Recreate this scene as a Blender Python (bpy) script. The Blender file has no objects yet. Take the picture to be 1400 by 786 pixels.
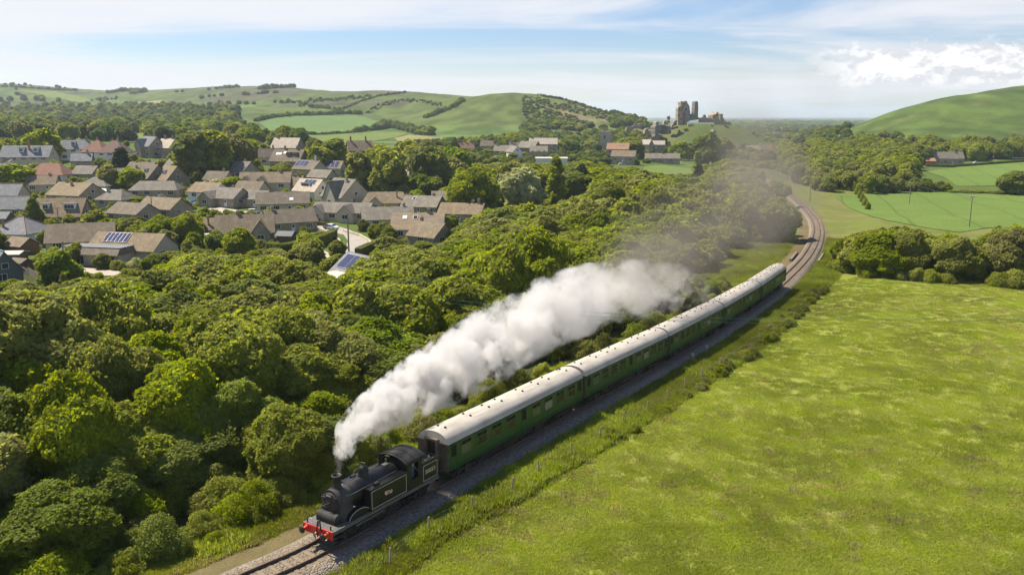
import bpy, bmesh, math, random
import numpy as np
from mathutils import Vector, Matrix, Euler
SC = bpy.context.scene
HAZE = 0.00009
COL = SC.collection
PI = math.pi
R = math.radians
rnd = random.Random(7)
NR = np.random.default_rng(11)

# ------------------------------------------------------------------ camera
F, PITCH, CH = 1160.0, 0.1997, 25.29
cd = bpy.data.cameras.new('camera'); cam = bpy.data.objects.new('camera', cd); COL.objects.link(cam)
cam.location = (0, 0, CH); cam.rotation_euler = (PI/2 - PITCH, 0, 0)
cd.sensor_width = 36; cd.lens = 36*F/1400; cd.clip_start = 0.5; cd.clip_end = 40000
SC.camera = cam
# ------------------------------------------------------------------ light
SUN_EL, SUN_AZ = R(54), math.atan2(-0.86, 0.50)       # azimuth measured from +Y towards +X, of the direction to the sun
W = bpy.data.worlds.new('World'); SC.world = W; W.use_nodes = True
nt = W.node_tree; nt.nodes.clear()
def wn(t, **k):
    n = nt.nodes.new(t)
    for a, v in k.items(): setattr(n, a, v)
    return n
wo = wn('ShaderNodeOutputWorld'); wb = wn('ShaderNodeBackground'); wb.inputs['Strength'].default_value = 0.082
sky = wn('ShaderNodeTexSky', sky_type='NISHITA', sun_disc=False, sun_elevation=SUN_EL, sun_rotation=SUN_AZ, air_density=1.0, dust_density=0.6, ozone_density=1.3)
tc = wn('ShaderNodeTexCoord')
# cirrus veils: noise on the plane of a high cloud layer (direction divided by its height)
sep = wn('ShaderNodeSeparateXYZ'); nt.links.new(tc.outputs['Generated'], sep.inputs[0])
def math_(op, a, b=None, clamp=False):
    n = wn('ShaderNodeMath', operation=op, use_clamp=clamp)
    for i, v in enumerate((a, b)):
        if v is None: continue
        if isinstance(v, (int, float)): n.inputs[i].default_value = v
        else: nt.links.new(v, n.inputs[i])
    return n.outputs[0]
zz = math_('ADD', math_('MAXIMUM', sep.outputs['Z'], 0.0), 0.06)
px_ = math_('DIVIDE', sep.outputs['X'], zz); py_ = math_('DIVIDE', sep.outputs['Y'], zz)
cmb = wn('ShaderNodeCombineXYZ'); nt.links.new(px_, cmb.inputs[0]); nt.links.new(py_, cmb.inputs[1])
def noise(vec, scale, detail, rough, dist=0.0, stretch=None):
    if stretch:
        mp = wn('ShaderNodeMapping'); mp.inputs['Scale'].default_value = stretch[:3]; mp.inputs['Rotation'].default_value = (0, 0, stretch[3])
        mp.inputs['Location'].default_value = stretch[4]
        nt.links.new(vec, mp.inputs[0]); vec = mp.outputs[0]
    n = wn('ShaderNodeTexNoise'); n.inputs['Scale'].default_value = scale; n.inputs['Detail'].default_value = detail
    n.inputs['Roughness'].default_value = rough; n.inputs['Distortion'].default_value = dist
    nt.links.new(vec, n.inputs['Vector']); return n.outputs['Fac']
def ramp(v, a, b, lo=0.0, hi=1.0):
    m = wn('ShaderNodeMapRange', interpolation_type='SMOOTHSTEP'); nt.links.new(v, m.inputs[0])
    for i, x in zip((1, 2, 3, 4), (a, b, lo, hi)): m.inputs[i].default_value = x
    return m.outputs[0]
def mixc(fac, a, b):
    m = wn('ShaderNodeMix', data_type='RGBA')
    if isinstance(fac, (int, float)): m.inputs[0].default_value = fac
    else: nt.links.new(fac, m.inputs[0])
    for i, v in ((6, a), (7, b)):
        if isinstance(v, tuple): m.inputs[i].default_value = v
        else: nt.links.new(v, m.inputs[i])
    return m.outputs[2]
cir = noise(cmb.outputs[0], 0.42, 8, 0.60, 0.8, (0.55, 1.0, 1, R(-22), (3.1, 1.7, 0)))
cir2 = noise(cmb.outputs[0], 0.18, 4, 0.5, 0.3, (0.7, 1, 1, R(-22), (0.4, 5.2, 0)))
veil = ramp(math_('ADD', math_('MULTIPLY', cir, 0.85), math_('MULTIPLY', cir2, 0.35)), 0.46, 0.70, 0.16, 0.96)
hor = ramp(sep.outputs['Z'], 0.0, 0.11, 0.55, 0.0)       # milky air near the horizon
low = ramp(sep.outputs['Z'], 0.16, 0.42, 1.0, 0.12)     # veils thinned overhead, out of view, to cut fill light and deepen shadows
veil = math_('MULTIPLY', veil, low)
mb_ = wn('ShaderNodeMix', data_type='RGBA', blend_type='MULTIPLY'); nt.links.new(ramp(sep.outputs['Z'], 0.0, 0.10), mb_.inputs[0]); nt.links.new(sky.outputs[0], mb_.inputs[6]); mb_.inputs[7].default_value = (0.52, 0.70, 0.95, 1); skyb = mb_.outputs[2]
base = mixc(math_('MAXIMUM', veil, hor), skyb, (6.3, 6.35, 6.7, 1))
# small fair-weather cumulus low over the horizon, towards the right
cu = noise(tc.outputs['Generated'], 28.0, 10, 0.66, 0.1, (1, 1, 1.8, 0, (2.2, 0.3, 0.1)))
az = math_('DIVIDE', sep.outputs['X'], math_('MAXIMUM', sep.outputs['Y'], 0.05))
band = math_('MULTIPLY', ramp(sep.outputs['Z'], 0.022, 0.040), ramp(sep.outputs['Z'], 0.060, 0.085, 1.0, 0.0))
azm = ramp(az, 0.31, 0.42)
cum = math_('MULTIPLY', ramp(math_('ADD', cu, math_('MULTIPLY', math_('MULTIPLY', band, azm), 0.23)), 0.59, 0.635), math_('MULTIPLY', band, azm))
cu2 = noise(tc.outputs['Generated'], 28.0, 10, 0.66, 0.1, (1, 1, 1.8, 0, (2.2, 0.3, 0.145)))     # the same cloud a little higher up: thick below it means a grey base
cshade = mixc(ramp(math_('SUBTRACT', cu, cu2), -0.07, 0.09), (5.6, 5.6, 6.0, 1), (8.2, 8.0, 7.8, 1))
full = mixc(cum, base, cshade)
nt.links.new(full, wb.inputs['Color']); nt.links.new(wb.outputs[0], wo.inputs[0])
sd = bpy.data.lights.new('sun', 'SUN'); sd.energy = 5.0; sd.angle = R(0.53); sd.color = (1.0, 0.91, 0.75)
so = bpy.data.objects.new('sun', sd); COL.objects.link(so)
so.rotation_euler = Vector((math.sin(SUN_AZ)*math.cos(SUN_EL), math.cos(SUN_AZ)*math.cos(SUN_EL), math.sin(SUN_EL))).to_track_quat('Z', 'Y').to_euler()
vs = SC.view_settings; vs.view_transform = 'Standard'; vs.look = 'None'; vs.exposure = 0.80; vs.gamma = 1; vs.use_curve_mapping = False
cy = SC.cycles
cy.volume_bounces = 3; cy.max_bounces = 8; cy.diffuse_bounces = 3; cy.glossy_bounces = 2; cy.transmission_bounces = 4
cy.volume_max_steps = 256; cy.volume_step_rate = 1.0; cy.use_denoising = True

# ------------------------------------------------------------------ helpers
def tag(o, label=None, cat=None, group=None, kind=None):
    for k, v in (('label', label), ('category', cat), ('group', group), ('kind', kind)):
        if v: o[k] = v
    return o
def empty(name, loc=(0, 0, 0), rz=0.0, parent=None):
    o = bpy.data.objects.new(name, None); COL.objects.link(o); o.location = loc; o.rotation_euler = (0, 0, rz); o.parent = parent
    o.empty_display_size = 0.5
    return o
def link(name, me, parent=None, mats=(), loc=None, rot=None):
    o = bpy.data.objects.new(name, me); COL.objects.link(o); o.parent = parent
    if loc is not None: o.location = loc
    if rot is not None: o.rotation_euler = rot
    return o
def copy_tree(o, parent=None):
    c = o.copy(); COL.objects.link(c)
    if parent is not None: c.parent = parent
    for ch in CH_OF.get(o.name, ()): copy_tree(ch, c)
    return c
CH_OF = {}
def index_children():
    CH_OF.clear()
    for o in COL.objects:
        if o.parent: CH_OF.setdefault(o.parent.name, []).append(o)

class MB:
    def __init__(s): s.v = []; s.f = []; s.m = []; s.sm = []
    def add(s, vs, fs, mi=0, smooth=False, M=None):
        b = len(s.v)
        s.v += [tuple(M @ Vector(v)) if M is not None else tuple(v) for v in vs]
        s.f += [tuple(b+i for i in f) for f in fs]; s.m += [mi]*len(fs); s.sm += [smooth]*len(fs)
    def box(s, x0, x1, y0, y1, z0, z1, mi=0, M=None):
        v = [(x0, y0, z0), (x1, y0, z0), (x1, y1, z0), (x0, y1, z0), (x0, y0, z1), (x1, y0, z1), (x1, y1, z1), (x0, y1, z1)]
        s.add(v, [(0, 3, 2, 1), (4, 5, 6, 7), (0, 1, 5, 4), (1, 2, 6, 5), (2, 3, 7, 6), (3, 0, 4, 7)], mi, False, M)
    def rings(s, rings, mi=0, smooth=True, caps=True, M=None, closed=True):
        n = len(rings[0]); v = [p for r in rings for p in r]; f = []
        for i in range(len(rings)-1):
            for j in range(n if closed else n-1):
                k = (j+1) % n; f.append((i*n+j, i*n+k, (i+1)*n+k, (i+1)*n+j))
        s.add(v, f, mi, smooth, M)
        if caps and closed:
            s.add(rings[0], [tuple(range(n-1, -1, -1))], mi, False, M); s.add(rings[-1], [tuple(range(n))], mi, False, M)
    def lathe(s, prof, n=20, axis='z', loc=(0, 0, 0), mi=0, smooth=True, M=None, caps=True):
        rs = []
        for r, h in prof:
            ring = []
            for j in range(n):
                a = 2*PI*j/n; c, d = r*math.cos(a), r*math.sin(a)
                p = {'z': (c, d, h), 'y': (d, h, c), 'x': (h, c, d)}[axis]
                ring.append((p[0]+loc[0], p[1]+loc[1], p[2]+loc[2]))
            rs.append(ring)
        s.rings(rs, mi, smooth, caps, M)
    def tube(s, pts, r, n=8, mi=0, smooth=True, caps=True, M=None):
        rs = []; P = [Vector(p) for p in pts]
        rr = r if isinstance(r, (list, tuple)) else [r]*len(P)
        for i, p in enumerate(P):
            d = (P[min(i+1, len(P)-1)] - P[max(i-1, 0)]).normalized()
            a = d.cross(Vector((0, 0, 1)) if abs(d.z) < 0.95 else Vector((1, 0, 0))).normalized(); b = a.cross(d)
            rs.append([tuple(p + rr[i]*(math.cos(2*PI*j/n)*a + math.sin(2*PI*j/n)*b)) for j in range(n)])
        s.rings(rs, mi, smooth, caps, M)
    def prism(s, poly, h0, h1, axis='y', mi=0, M=None):
        def P(a, b, h): return {'y': (a, h, b), 'x': (h, a, b), 'z': (a, b, h)}[axis]
        n = len(poly); v = [P(a, b, h0) for a, b in poly] + [P(a, b, h1) for a, b in poly]
        s.add(v, [tuple(range(n-1, -1, -1)), tuple(range(n, 2*n))] + [(i, (i+1) % n, n+(i+1) % n, n+i) for i in range(n)], mi, False, M)
    def mesh(s, name, mats):
        me = bpy.data.meshes.new(name); me.from_pydata(s.v, [], s.f)
        for m in (mats if isinstance(mats, (list, tuple)) else [mats]): me.materials.append(m)
        me.polygons.foreach_set('material_index', s.m); me.polygons.foreach_set('use_smooth', s.sm)
        bm = bmesh.new(); bm.from_mesh(me); bmesh.ops.recalc_face_normals(bm, faces=bm.faces); bm.to_mesh(me); bm.free()
        me.update(); return me
    def build(s, name, mats, parent=None, loc=None, rot=None):
        return link(name, s.mesh(name, mats), parent, loc=loc, rot=rot)

def np_mesh(name, V, Q, mat, cols=None, smooth=False):
    me = bpy.data.meshes.new(name); V = np.asarray(V, np.float32); Q = np.asarray(Q, np.int32); k = Q.shape[1]
    me.vertices.add(len(V)); me.vertices.foreach_set('co', V.ravel())
    me.loops.add(Q.size); me.loops.foreach_set('vertex_index', Q.ravel())
    me.polygons.add(len(Q)); me.polygons.foreach_set('loop_start', np.arange(0, Q.size, k, dtype=np.int32))
    if smooth: me.polygons.foreach_set('use_smooth', np.ones(len(Q), bool))
    if cols is not None:
        a = me.attributes.new('Col', 'FLOAT_COLOR', 'POINT'); a.data.foreach_set('color', np.c_[cols, np.ones(len(V))].astype(np.float32).ravel())
    if mat: me.materials.append(mat)
    me.update(calc_edges=True); me.validate(); return me

# ------------------------------------------------------------------ materials
class NT:
    def __init__(s, name):
        s.m = bpy.data.materials.new(name); s.m.use_nodes = True; s.t = s.m.node_tree; s.t.nodes.clear()
        s.out = s.n('ShaderNodeOutputMaterial')
    def n(s, t, **k):
        x = s.t.nodes.new(t)
        for a, v in k.items(): setattr(x, a, v)
        return x
    def put(s, sock, v):
        if hasattr(v, 'is_output'): s.t.links.new(v, sock)
        elif isinstance(v, tuple) and len(v) == 3 and sock.type == 'RGBA': sock.default_value = (*v, 1)
        else: sock.default_value = v
    def coord(s, kind='Object'): return s.n('ShaderNodeTexCoord').outputs[kind]
    def pos(s): return s.n('ShaderNodeNewGeometry').outputs['Position']
    def map(s, vec, scale=(1, 1, 1), rot=(0, 0, 0), loc=(0, 0, 0)):
        x = s.n('ShaderNodeMapping'); s.put(x.inputs[0], vec); x.inputs['Scale'].default_value = scale; x.inputs['Rotation'].default_value = rot; x.inputs['Location'].default_value = loc
        return x.outputs[0]
    def noise(s, vec, scale, detail=4, rough=0.55, dist=0.0):
        x = s.n('ShaderNodeTexNoise'); s.put(x.inputs['Vector'], vec); x.inputs['Scale'].default_value = scale
        x.inputs['Detail'].default_value = detail; x.inputs['Roughness'].default_value = rough; x.inputs['Distortion'].default_value = dist
        return x.outputs['Fac']
    def voro(s, vec, scale, out='Color'):
        x = s.n('ShaderNodeTexVoronoi'); s.put(x.inputs['Vector'], vec); x.inputs['Scale'].default_value = scale; return x.outputs[out]
    def ramp(s, v, a, b, lo=0.0, hi=1.0, smooth=True):
        x = s.n('ShaderNodeMapRange', interpolation_type='SMOOTHSTEP' if smooth else 'LINEAR'); s.put(x.inputs[0], v)
        for i, q in zip((1, 2, 3, 4), (a, b, lo, hi)): x.inputs[i].default_value = q
        return x.outputs[0]
    def math(s, op, a, b=0.0, clamp=False):
        x = s.n('ShaderNodeMath', operation=op, use_clamp=clamp); s.put(x.inputs[0], a); s.put(x.inputs[1], b); return x.outputs[0]
    def mix(s, f, a, b, blend='MIX'):
        x = s.n('ShaderNodeMix', data_type='RGBA', blend_type=blend); s.put(x.inputs[0], f); s.put(x.inputs[6], a); s.put(x.inputs[7], b); return x.outputs[2]
    def hsv(s, c, h=0.5, sa=1.0, v=1.0):
        x = s.n('ShaderNodeHueSaturation'); s.put(x.inputs['Color'], c); s.put(x.inputs['Hue'], h); s.put(x.inputs['Saturation'], sa); s.put(x.inputs['Value'], v); return x.outputs[0]
    def bump(s, h, strength=0.5, dist=0.05):
        x = s.n('ShaderNodeBump'); s.put(x.inputs['Height'], h); x.inputs['Strength'].default_value = strength; x.inputs['Distance'].default_value = dist; return x.outputs[0]
    def princ(s, col, rough=0.7, spec=0.3, metal=0.0, normal=None, **k):
        p = s.n('ShaderNodeBsdfPrincipled'); s.put(p.inputs['Base Color'], col); s.put(p.inputs['Roughness'], rough)
        p.inputs['Specular IOR Level'].default_value = spec; p.inputs['Metallic'].default_value = metal
        if normal is not None: s.put(p.inputs['Normal'], normal)
        for a, v in k.items(): s.put(p.inputs[a], v)
        return p
    def done(s, sh): s.t.links.new(sh.outputs[0] if hasattr(sh, 'outputs') else sh, s.out.inputs['Surface']); return s.m

def mottled(name, c1, c2, scale=2.0, rough=0.7, spec=0.3, metal=0.0, bump=0.0, bscale=None, c3=None):
    t = NT(name); v = t.coord('Object'); f = t.ramp(t.noise(v, scale, 6, 0.65), 0.32, 0.68)
    c = t.mix(f, c1, c2)
    if c3: c = t.mix(t.ramp(t.noise(v, scale*0.31, 5, 0.6, 0.4), 0.5, 0.66), c, c3)
    nm = t.bump(t.noise(v, bscale or scale*4, 5, 0.6), bump, 0.03) if bump else None
    return t.done(t.princ(c, rough, spec, metal, nm))
def tile_roof(name, c1, c2, c3, course=4.0, lich=0.0):
    t = NT(name); v = t.coord('Object')
    br = t.n('ShaderNodeTexBrick'); mp = t.n('ShaderNodeMapping'); t.put(mp.inputs[0], v)
    mp.inputs['Rotation'].default_value = (R(90), 0, 0)
    t.put(br.inputs['Vector'], mp.outputs[0]); br.inputs['Scale'].default_value = course; br.inputs['Color1'].default_value = (*c1, 1); br.inputs['Color2'].default_value = (*c2, 1)
    br.inputs['Mortar'].default_value = (*[x*0.5 for x in c1], 1); br.inputs['Mortar Size'].default_value = 0.03; br.inputs['Bias'].default_value = 0.0
    br.inputs['Brick Width'].default_value = 1.1; br.inputs['Row Height'].default_value = 0.75
    oi = t.n('ShaderNodeObjectInfo').outputs['Random']
    c = t.mix(t.ramp(t.noise(v, 0.7, 6, 0.7), 0.40, 0.72), br.outputs[0], c3)
    c = t.mix(t.ramp(t.noise(t.map(v, (1, 1, 0.35)), 3.1, 5, 0.7), 0.45, 0.8, 0, 0.6), c, tuple(x*0.55 for x in c2))
    if lich: c = t.mix(t.ramp(t.noise(t.map(v, (0.25, 1, 2.2)), 1.5, 4, 0.6), 0.42, 0.60, 0, lich), c, (0.42, 0.27, 0.10))
    c = t.hsv(c, 0.5, t.math('ADD', t.math('MULTIPLY', oi, 0.35), 0.82), t.math('ADD', t.math('MULTIPLY', oi, 0.35), 0.80))
    return t.done(t.princ(c, 0.85, 0.2, 0, t.bump(br.outputs['Fac'], 0.5, 0.03)))
def stone_wall(name, c1, c2, c3):
    t = NT(name); v = t.coord('Object')
    vo = t.n('ShaderNodeTexVoronoi'); t.put(vo.inputs['Vector'], t.map(v, (1, 1, 1.9))); vo.inputs['Scale'].default_value = 2.6
    sepc = t.n('ShaderNodeSeparateColor'); t.put(sepc.inputs[0], vo.outputs['Color'])
    c = t.mix(sepc.outputs[0], c1, c2); c = t.mix(t.ramp(t.noise(v, 0.6, 6, 0.65), 0.42, 0.7), c, c3)
    e = t.ramp(vo.outputs['Distance'], 0.0, 0.5, 1, 0)
    return t.done(t.princ(c, 0.9, 0.15, 0, t.bump(e, 0.5, 0.04)))
def leaf_mat(name, c, var=0.35, trans=0.28, hue=0.03):
    t = NT(name)
    oi = t.n('ShaderNodeObjectInfo').outputs['Random']
    at = t.n('ShaderNodeAttribute', attribute_name='lr').outputs['Fac']
    p = t.pos()
    big = t.noise(p, 0.16, 3, 0.5)
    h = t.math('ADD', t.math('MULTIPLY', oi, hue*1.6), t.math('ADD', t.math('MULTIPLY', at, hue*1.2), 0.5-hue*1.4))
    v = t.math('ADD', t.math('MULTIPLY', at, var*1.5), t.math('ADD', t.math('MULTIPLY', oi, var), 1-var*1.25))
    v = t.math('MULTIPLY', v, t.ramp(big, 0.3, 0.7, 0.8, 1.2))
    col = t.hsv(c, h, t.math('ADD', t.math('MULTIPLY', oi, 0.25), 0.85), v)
    pr = t.princ(col, 0.6, 0.12)
    tr = t.n('ShaderNodeBsdfTranslucent'); t.put(tr.inputs[0], t.hsv(col, 0.485, 1.1, 1.35))
    mx = t.n('ShaderNodeMixShader'); mx.inputs[0].default_value = trans
    t.t.links.new(pr.outputs[0], mx.inputs[1]); t.t.links.new(tr.outputs[0], mx.inputs[2])
    return t.done(mx)
LEAF = {k: leaf_mat('leaves_'+k, c, v, tr, h) for k, c, v, tr, h in [
    ('mid', (0.24, 0.28, 0.032), 0.18, 0.56, 0.012), ('bright', (0.232, 0.266, 0.034), 0.2, 0.54, 0.012), ('dark', (0.175, 0.22, 0.03), 0.18, 0.5, 0.012),
    ('olive', (0.26, 0.285, 0.056), 0.18, 0.54, 0.012), ('pale', (0.38, 0.4, 0.18), 0.2, 0.4, 0.01), ('yellow', (0.30, 0.29, 0.025), 0.3, 0.3, 0.02),
    ('conifer', (0.045, 0.075, 0.02), 0.25, 0.15, 0.012), ('copper', (0.075, 0.035, 0.030), 0.3, 0.2, 0.02), ('rust', (0.215, 0.225, 0.044), 0.2, 0.46, 0.012),
    ('hedge', (0.17, 0.21, 0.03), 0.22, 0.4, 0.012), ('grass', (0.275, 0.328, 0.044), 0.16, 0.55, 0.012), ('dry', (0.33, 0.3, 0.1), 0.16, 0.55, 0.012),
    ('meadow', (0.292, 0.345, 0.05), 0.16, 0.52, 0.012), ('distant', (0.135, 0.18, 0.04), 0.25, 0.42, 0.02)]}
BARK = mottled('bark', (0.10, 0.075, 0.05), (0.17, 0.14, 0.10), 3.0, 0.9, 0.1, bump=0.5)
M = {}
M['roof_brown'] = tile_roof('brown_roof_tiles', (0.156, 0.121, 0.082), (0.211, 0.168, 0.117), (0.257, 0.207, 0.140))
M['roof_grey'] = tile_roof('grey_stone_tiles', (0.164, 0.144, 0.113), (0.218, 0.195, 0.156), (0.273, 0.242, 0.195))
M['roof_slate'] = tile_roof('blue_grey_slates', (0.16, 0.165, 0.175), (0.21, 0.215, 0.225), (0.26, 0.255, 0.25), 5)
M['roof_red'] = tile_roof('red_clay_tiles', (0.20, 0.105, 0.075), (0.25, 0.135, 0.10), (0.24, 0.16, 0.12))
M['roof_pale'] = tile_roof('pale_tiles', (0.36, 0.31, 0.25), (0.43, 0.37, 0.30), (0.48, 0.42, 0.34))
M['roof_orange'] = tile_roof('orange_clay_tiles', (0.34, 0.19, 0.115), (0.40, 0.23, 0.14), (0.38, 0.26, 0.18))
M['roof_lichen'] = tile_roof('lichen_striped_tiles', (0.22, 0.20, 0.19), (0.27, 0.24, 0.22), (0.34, 0.26, 0.16), 4, 0.9)
M['stone'] = stone_wall('purbeck_stone', (0.34, 0.28, 0.20), (0.25, 0.21, 0.16), (0.42, 0.35, 0.25))
M['stone_pale'] = stone_wall('pale_stone', (0.48, 0.41, 0.30), (0.40, 0.34, 0.25), (0.56, 0.48, 0.36))
M['stone_dark'] = stone_wall('dark_stone', (0.22, 0.19, 0.155), (0.15, 0.135, 0.115), (0.28, 0.24, 0.19))
M['render'] = mottled('white_render', (0.68, 0.65, 0.58), (0.76, 0.73, 0.66), 0.8, 0.85, 0.2)
M['cream'] = mottled('cream_render', (0.46, 0.395, 0.29), (0.53, 0.46, 0.345), 0.8, 0.85, 0.2)
M['timber'] = mottled('brown_timber', (0.13, 0.075, 0.04), (0.19, 0.115, 0.065), 3, 0.8, 0.2)
M['tealwall'] = mottled('slate_hung_wall', (0.11, 0.125, 0.12), (0.15, 0.16, 0.15), 3, 0.7, 0.3)
M['white'] = mottled('white_paint', (0.78, 0.78, 0.76), (0.70, 0.70, 0.68), 1.5, 0.5, 0.4)
M['tealpaint'] = mottled('teal_paint', (0.06, 0.20, 0.20), (0.08, 0.24, 0.24), 1.5, 0.5, 0.4)
M['lead'] = mottled('grey_flat_roof', (0.15, 0.15, 0.155), (0.20, 0.20, 0.20), 0.7, 0.8, 0.2)
M['flatpale'] = mottled('pale_flat_roof', (0.46, 0.42, 0.36), (0.54, 0.49, 0.42), 0.9, 0.8, 0.2)
M['brick'] = mottled('brick_chimney', (0.30, 0.16, 0.10), (0.38, 0.23, 0.15), 5, 0.9, 0.1)
M['pot'] = mottled('clay_pot', (0.42, 0.22, 0.13), (0.5, 0.28, 0.17), 5, 0.8, 0.2)
M['pane'] = NT('window_glass'); M['pane'] = M['pane'].done(M['pane'].princ((0.02, 0.025, 0.03), 0.08, 0.6))
M['solar'] = NT('solar_cells'); M['solar'] = M['solar'].done(M['solar'].princ((0.05, 0.06, 0.12), 0.85, 0.05))
M['alu'] = mottled('aluminium', (0.40, 0.40, 0.41), (0.48, 0.48, 0.49), 2, 0.5, 0.4, 0.3)
M['door'] = mottled('door_paint', (0.72, 0.71, 0.68), (0.64, 0.63, 0.60), 2, 0.5, 0.4)
M['black'] = mottled('dull_black', (0.0099, 0.0099, 0.0105), (0.0217, 0.0205, 0.0198), 1.6, 0.55, 0.4, c3=(0.0341, 0.0310, 0.0279))
M['soot'] = mottled('sooty_black', (0.0136, 0.0130, 0.0130), (0.0279, 0.0260, 0.0248), 1.2, 0.7, 0.3, c3=(0.0434, 0.0372, 0.0341))
M['gloss'] = mottled('glossy_black', (0.0074, 0.0074, 0.0081), (0.0136, 0.0130, 0.0130), 1.4, 0.35, 0.5)
M['smokebox'] = mottled('smokebox_grey', (0.0217, 0.0205, 0.0198), (0.0465, 0.0434, 0.0403), 1.6, 0.75, 0.3, c3=(0.0620, 0.0558, 0.0527))
M['deck'] = mottled('worn_footplate', (0.09, 0.085, 0.08), (0.14, 0.13, 0.12), 2.2, 0.7, 0.3)
M['redpaint'] = mottled('signal_red_paint', (0.62, 0.035, 0.02), (0.48, 0.03, 0.02), 1.8, 0.45, 0.4)
M['liner'] = mottled('cream_lining', (0.62, 0.60, 0.52), (0.52, 0.50, 0.44), 3, 0.5, 0.3)
M['gold'] = mottled('straw_lettering', (0.62, 0.55, 0.36), (0.55, 0.48, 0.30), 3, 0.5, 0.3)
M['steel'] = mottled('oily_steel', (0.16, 0.14, 0.12), (0.26, 0.24, 0.22), 3, 0.45, 0.5, 0.5)
M['coal'] = mottled('coal', (0.015, 0.015, 0.016), (0.07, 0.068, 0.07), 6, 0.5, 0.5, bump=1.0, bscale=9)
M['green'] = mottled('malachite_coach_green', (0.019, 0.064, 0.017), (0.024, 0.076, 0.020), 0.7, 0.32, 0.4, c3=(0.036, 0.084, 0.026))
M['under'] = mottled('brake_dust_black', (0.022, 0.018, 0.015), (0.05, 0.04, 0.032), 2, 0.85, 0.2)
M['endbrown'] = mottled('grimy_coach_end', (0.10, 0.075, 0.05), (0.16, 0.125, 0.09), 1.6, 0.75, 0.25, c3=(0.055, 0.045, 0.035))
t = NT('dusty_coach_roof'); v = t.coord('Object')
c = t.mix(t.ramp(t.noise(t.map(v, (1, 0.5, 1)), 1.1, 6, 0.65), 0.35, 0.7), (0.49, 0.45, 0.39), (0.39, 0.355, 0.305))
c = t.mix(t.ramp(t.noise(t.map(v, (2.5, 0.18, 1)), 1.4, 5, 0.6), 0.44, 0.72, 0, 0.75), c, (0.30, 0.265, 0.23))
M['coachroof'] = t.done(t.princ(c, 0.8, 0.2))
M['rail'] = mottled('rusty_rail', (0.075, 0.05, 0.035), (0.12, 0.085, 0.06), 2, 0.7, 0.3)
M['sleeper'] = mottled('old_sleepers', (0.16, 0.125, 0.09), (0.25, 0.20, 0.15), 3, 0.9, 0.1)
M['post'] = mottled('weathered_post', (0.24, 0.20, 0.15), (0.34, 0.29, 0.22), 4, 0.9, 0.1)
M['pole'] = mottled('utility_pole_wood', (0.19, 0.16, 0.125), (0.26, 0.225, 0.175), 2, 0.9, 0.1)
M['wire'] = mottled('wire', (0.14, 0.13, 0.12), (0.18, 0.17, 0.16), 2, 0.5, 0.4)
M['cable'] = mottled('green_copper_cable', (0.06, 0.15, 0.12), (0.07, 0.18, 0.14), 2, 0.5, 0.4)
t = NT('ballast_stones'); p = t.pos()
vo = t.n('ShaderNodeTexVoronoi'); t.put(vo.inputs['Vector'], p); vo.inputs['Scale'].default_value = 9.0
sp = t.n('ShaderNodeSeparateColor'); t.put(sp.inputs[0], vo.outputs['Color'])
c = t.mix(sp.outputs[0], (0.12, 0.105, 0.09), (0.32, 0.28, 0.235)); c = t.mix(t.ramp(sp.outputs[1], 0.75, 0.95), c, (0.33, 0.25, 0.17))
at = t.n('ShaderNodeAttribute', attribute_name='Col').outputs['Color']; c = t.mix(0.62, c, t.mix(1.0, c, at, 'MULTIPLY'))
c = t.mix(t.ramp(t.noise(p, 0.8, 5, 0.6), 0.4, 0.7, 0, 0.45), c, (0.24, 0.19, 0.13))
M['ballast'] = t.done(t.princ(c, 0.9, 0.15, 0, t.bump(t.math('SUBTRACT', 1.0, vo.outputs['Distance']), 1.0, 0.10)))
M['road'] = mottled('pale_asphalt', (0.30, 0.27, 0.235), (0.36, 0.325, 0.285), 0.5, 0.9, 0.15)
M['pavement'] = mottled('pavement', (0.36, 0.32, 0.27), (0.42, 0.38, 0.32), 0.8, 0.9, 0.15)
M['patio'] = mottled('patio_slabs', (0.36, 0.31, 0.25), (0.43, 0.37, 0.30), 0.8, 0.9, 0.15)

# ------------------------------------------------------------------ pixel <-> world (of the 1400 x 786 photograph)
cP, sP = math.cos(PITCH), math.sin(PITCH)
def ray(px, py):
    x = (px-700)/F; u = -(py-393)/F
    return np.array([x, cP+u*sP, -sP+u*cP])
def proj(x, y, z):
    z = z-CH; d = y*cP - z*sP; u = y*sP + z*cP
    return 700+F*x/d, 393-F*u/d
def at_y(px, py, y):
    r = ray(px, py); return Vector(r*(y/r[1])) + Vector((0, 0, CH))

# ------------------------------------------------------------------ track line
def pchip(x, y, q):
    x = np.asarray(x, float); y = np.asarray(y, float); h = np.diff(x); sh = (-1,)+(1,)*(y.ndim-1); h = h.reshape(sh)
    d = np.diff(y, axis=0)/h; m = np.zeros_like(y)
    a, b = d[:-1], d[1:]; w1 = 2*h[1:]+h[:-1]; w2 = h[1:]+2*h[:-1]
    with np.errstate(divide='ignore', invalid='ignore'):
        hm = (w1+w2)/(w1/a+w2/b)
    m[1:-1] = np.where(a*b > 0, hm, 0); m[0] = d[0]; m[-1] = d[-1]
    i = np.clip(np.searchsorted(x, q)-1, 0, len(x)-2); hh = h[i]; t = ((q-x[i])).reshape((-1,)+(1,)*(y.ndim-1))/hh
    return y[i]*(1+2*t)*(1-t)**2 + m[i]*hh*t*(1-t)**2 + y[i+1]*t*t*(3-2*t) + m[i+1]*hh*t*t*(t-1)
TP = np.array([(-62, -10), (-43, 11), (-27.2, 29), (-15.2, 42.6), (-11.53, 46.79), (-5.61, 55.71), (5.27, 72.72), (15.89, 89.91), (26.17, 107.3), (36.06, 124.91), (45.54, 142.75),
               (62.0, 176.1), (74.6, 206.3), (84.8, 236), (93.0, 266.5), (99.6, 293.4), (110.9, 343.7), (121, 392), (133, 450), (148, 520)], float)
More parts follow.
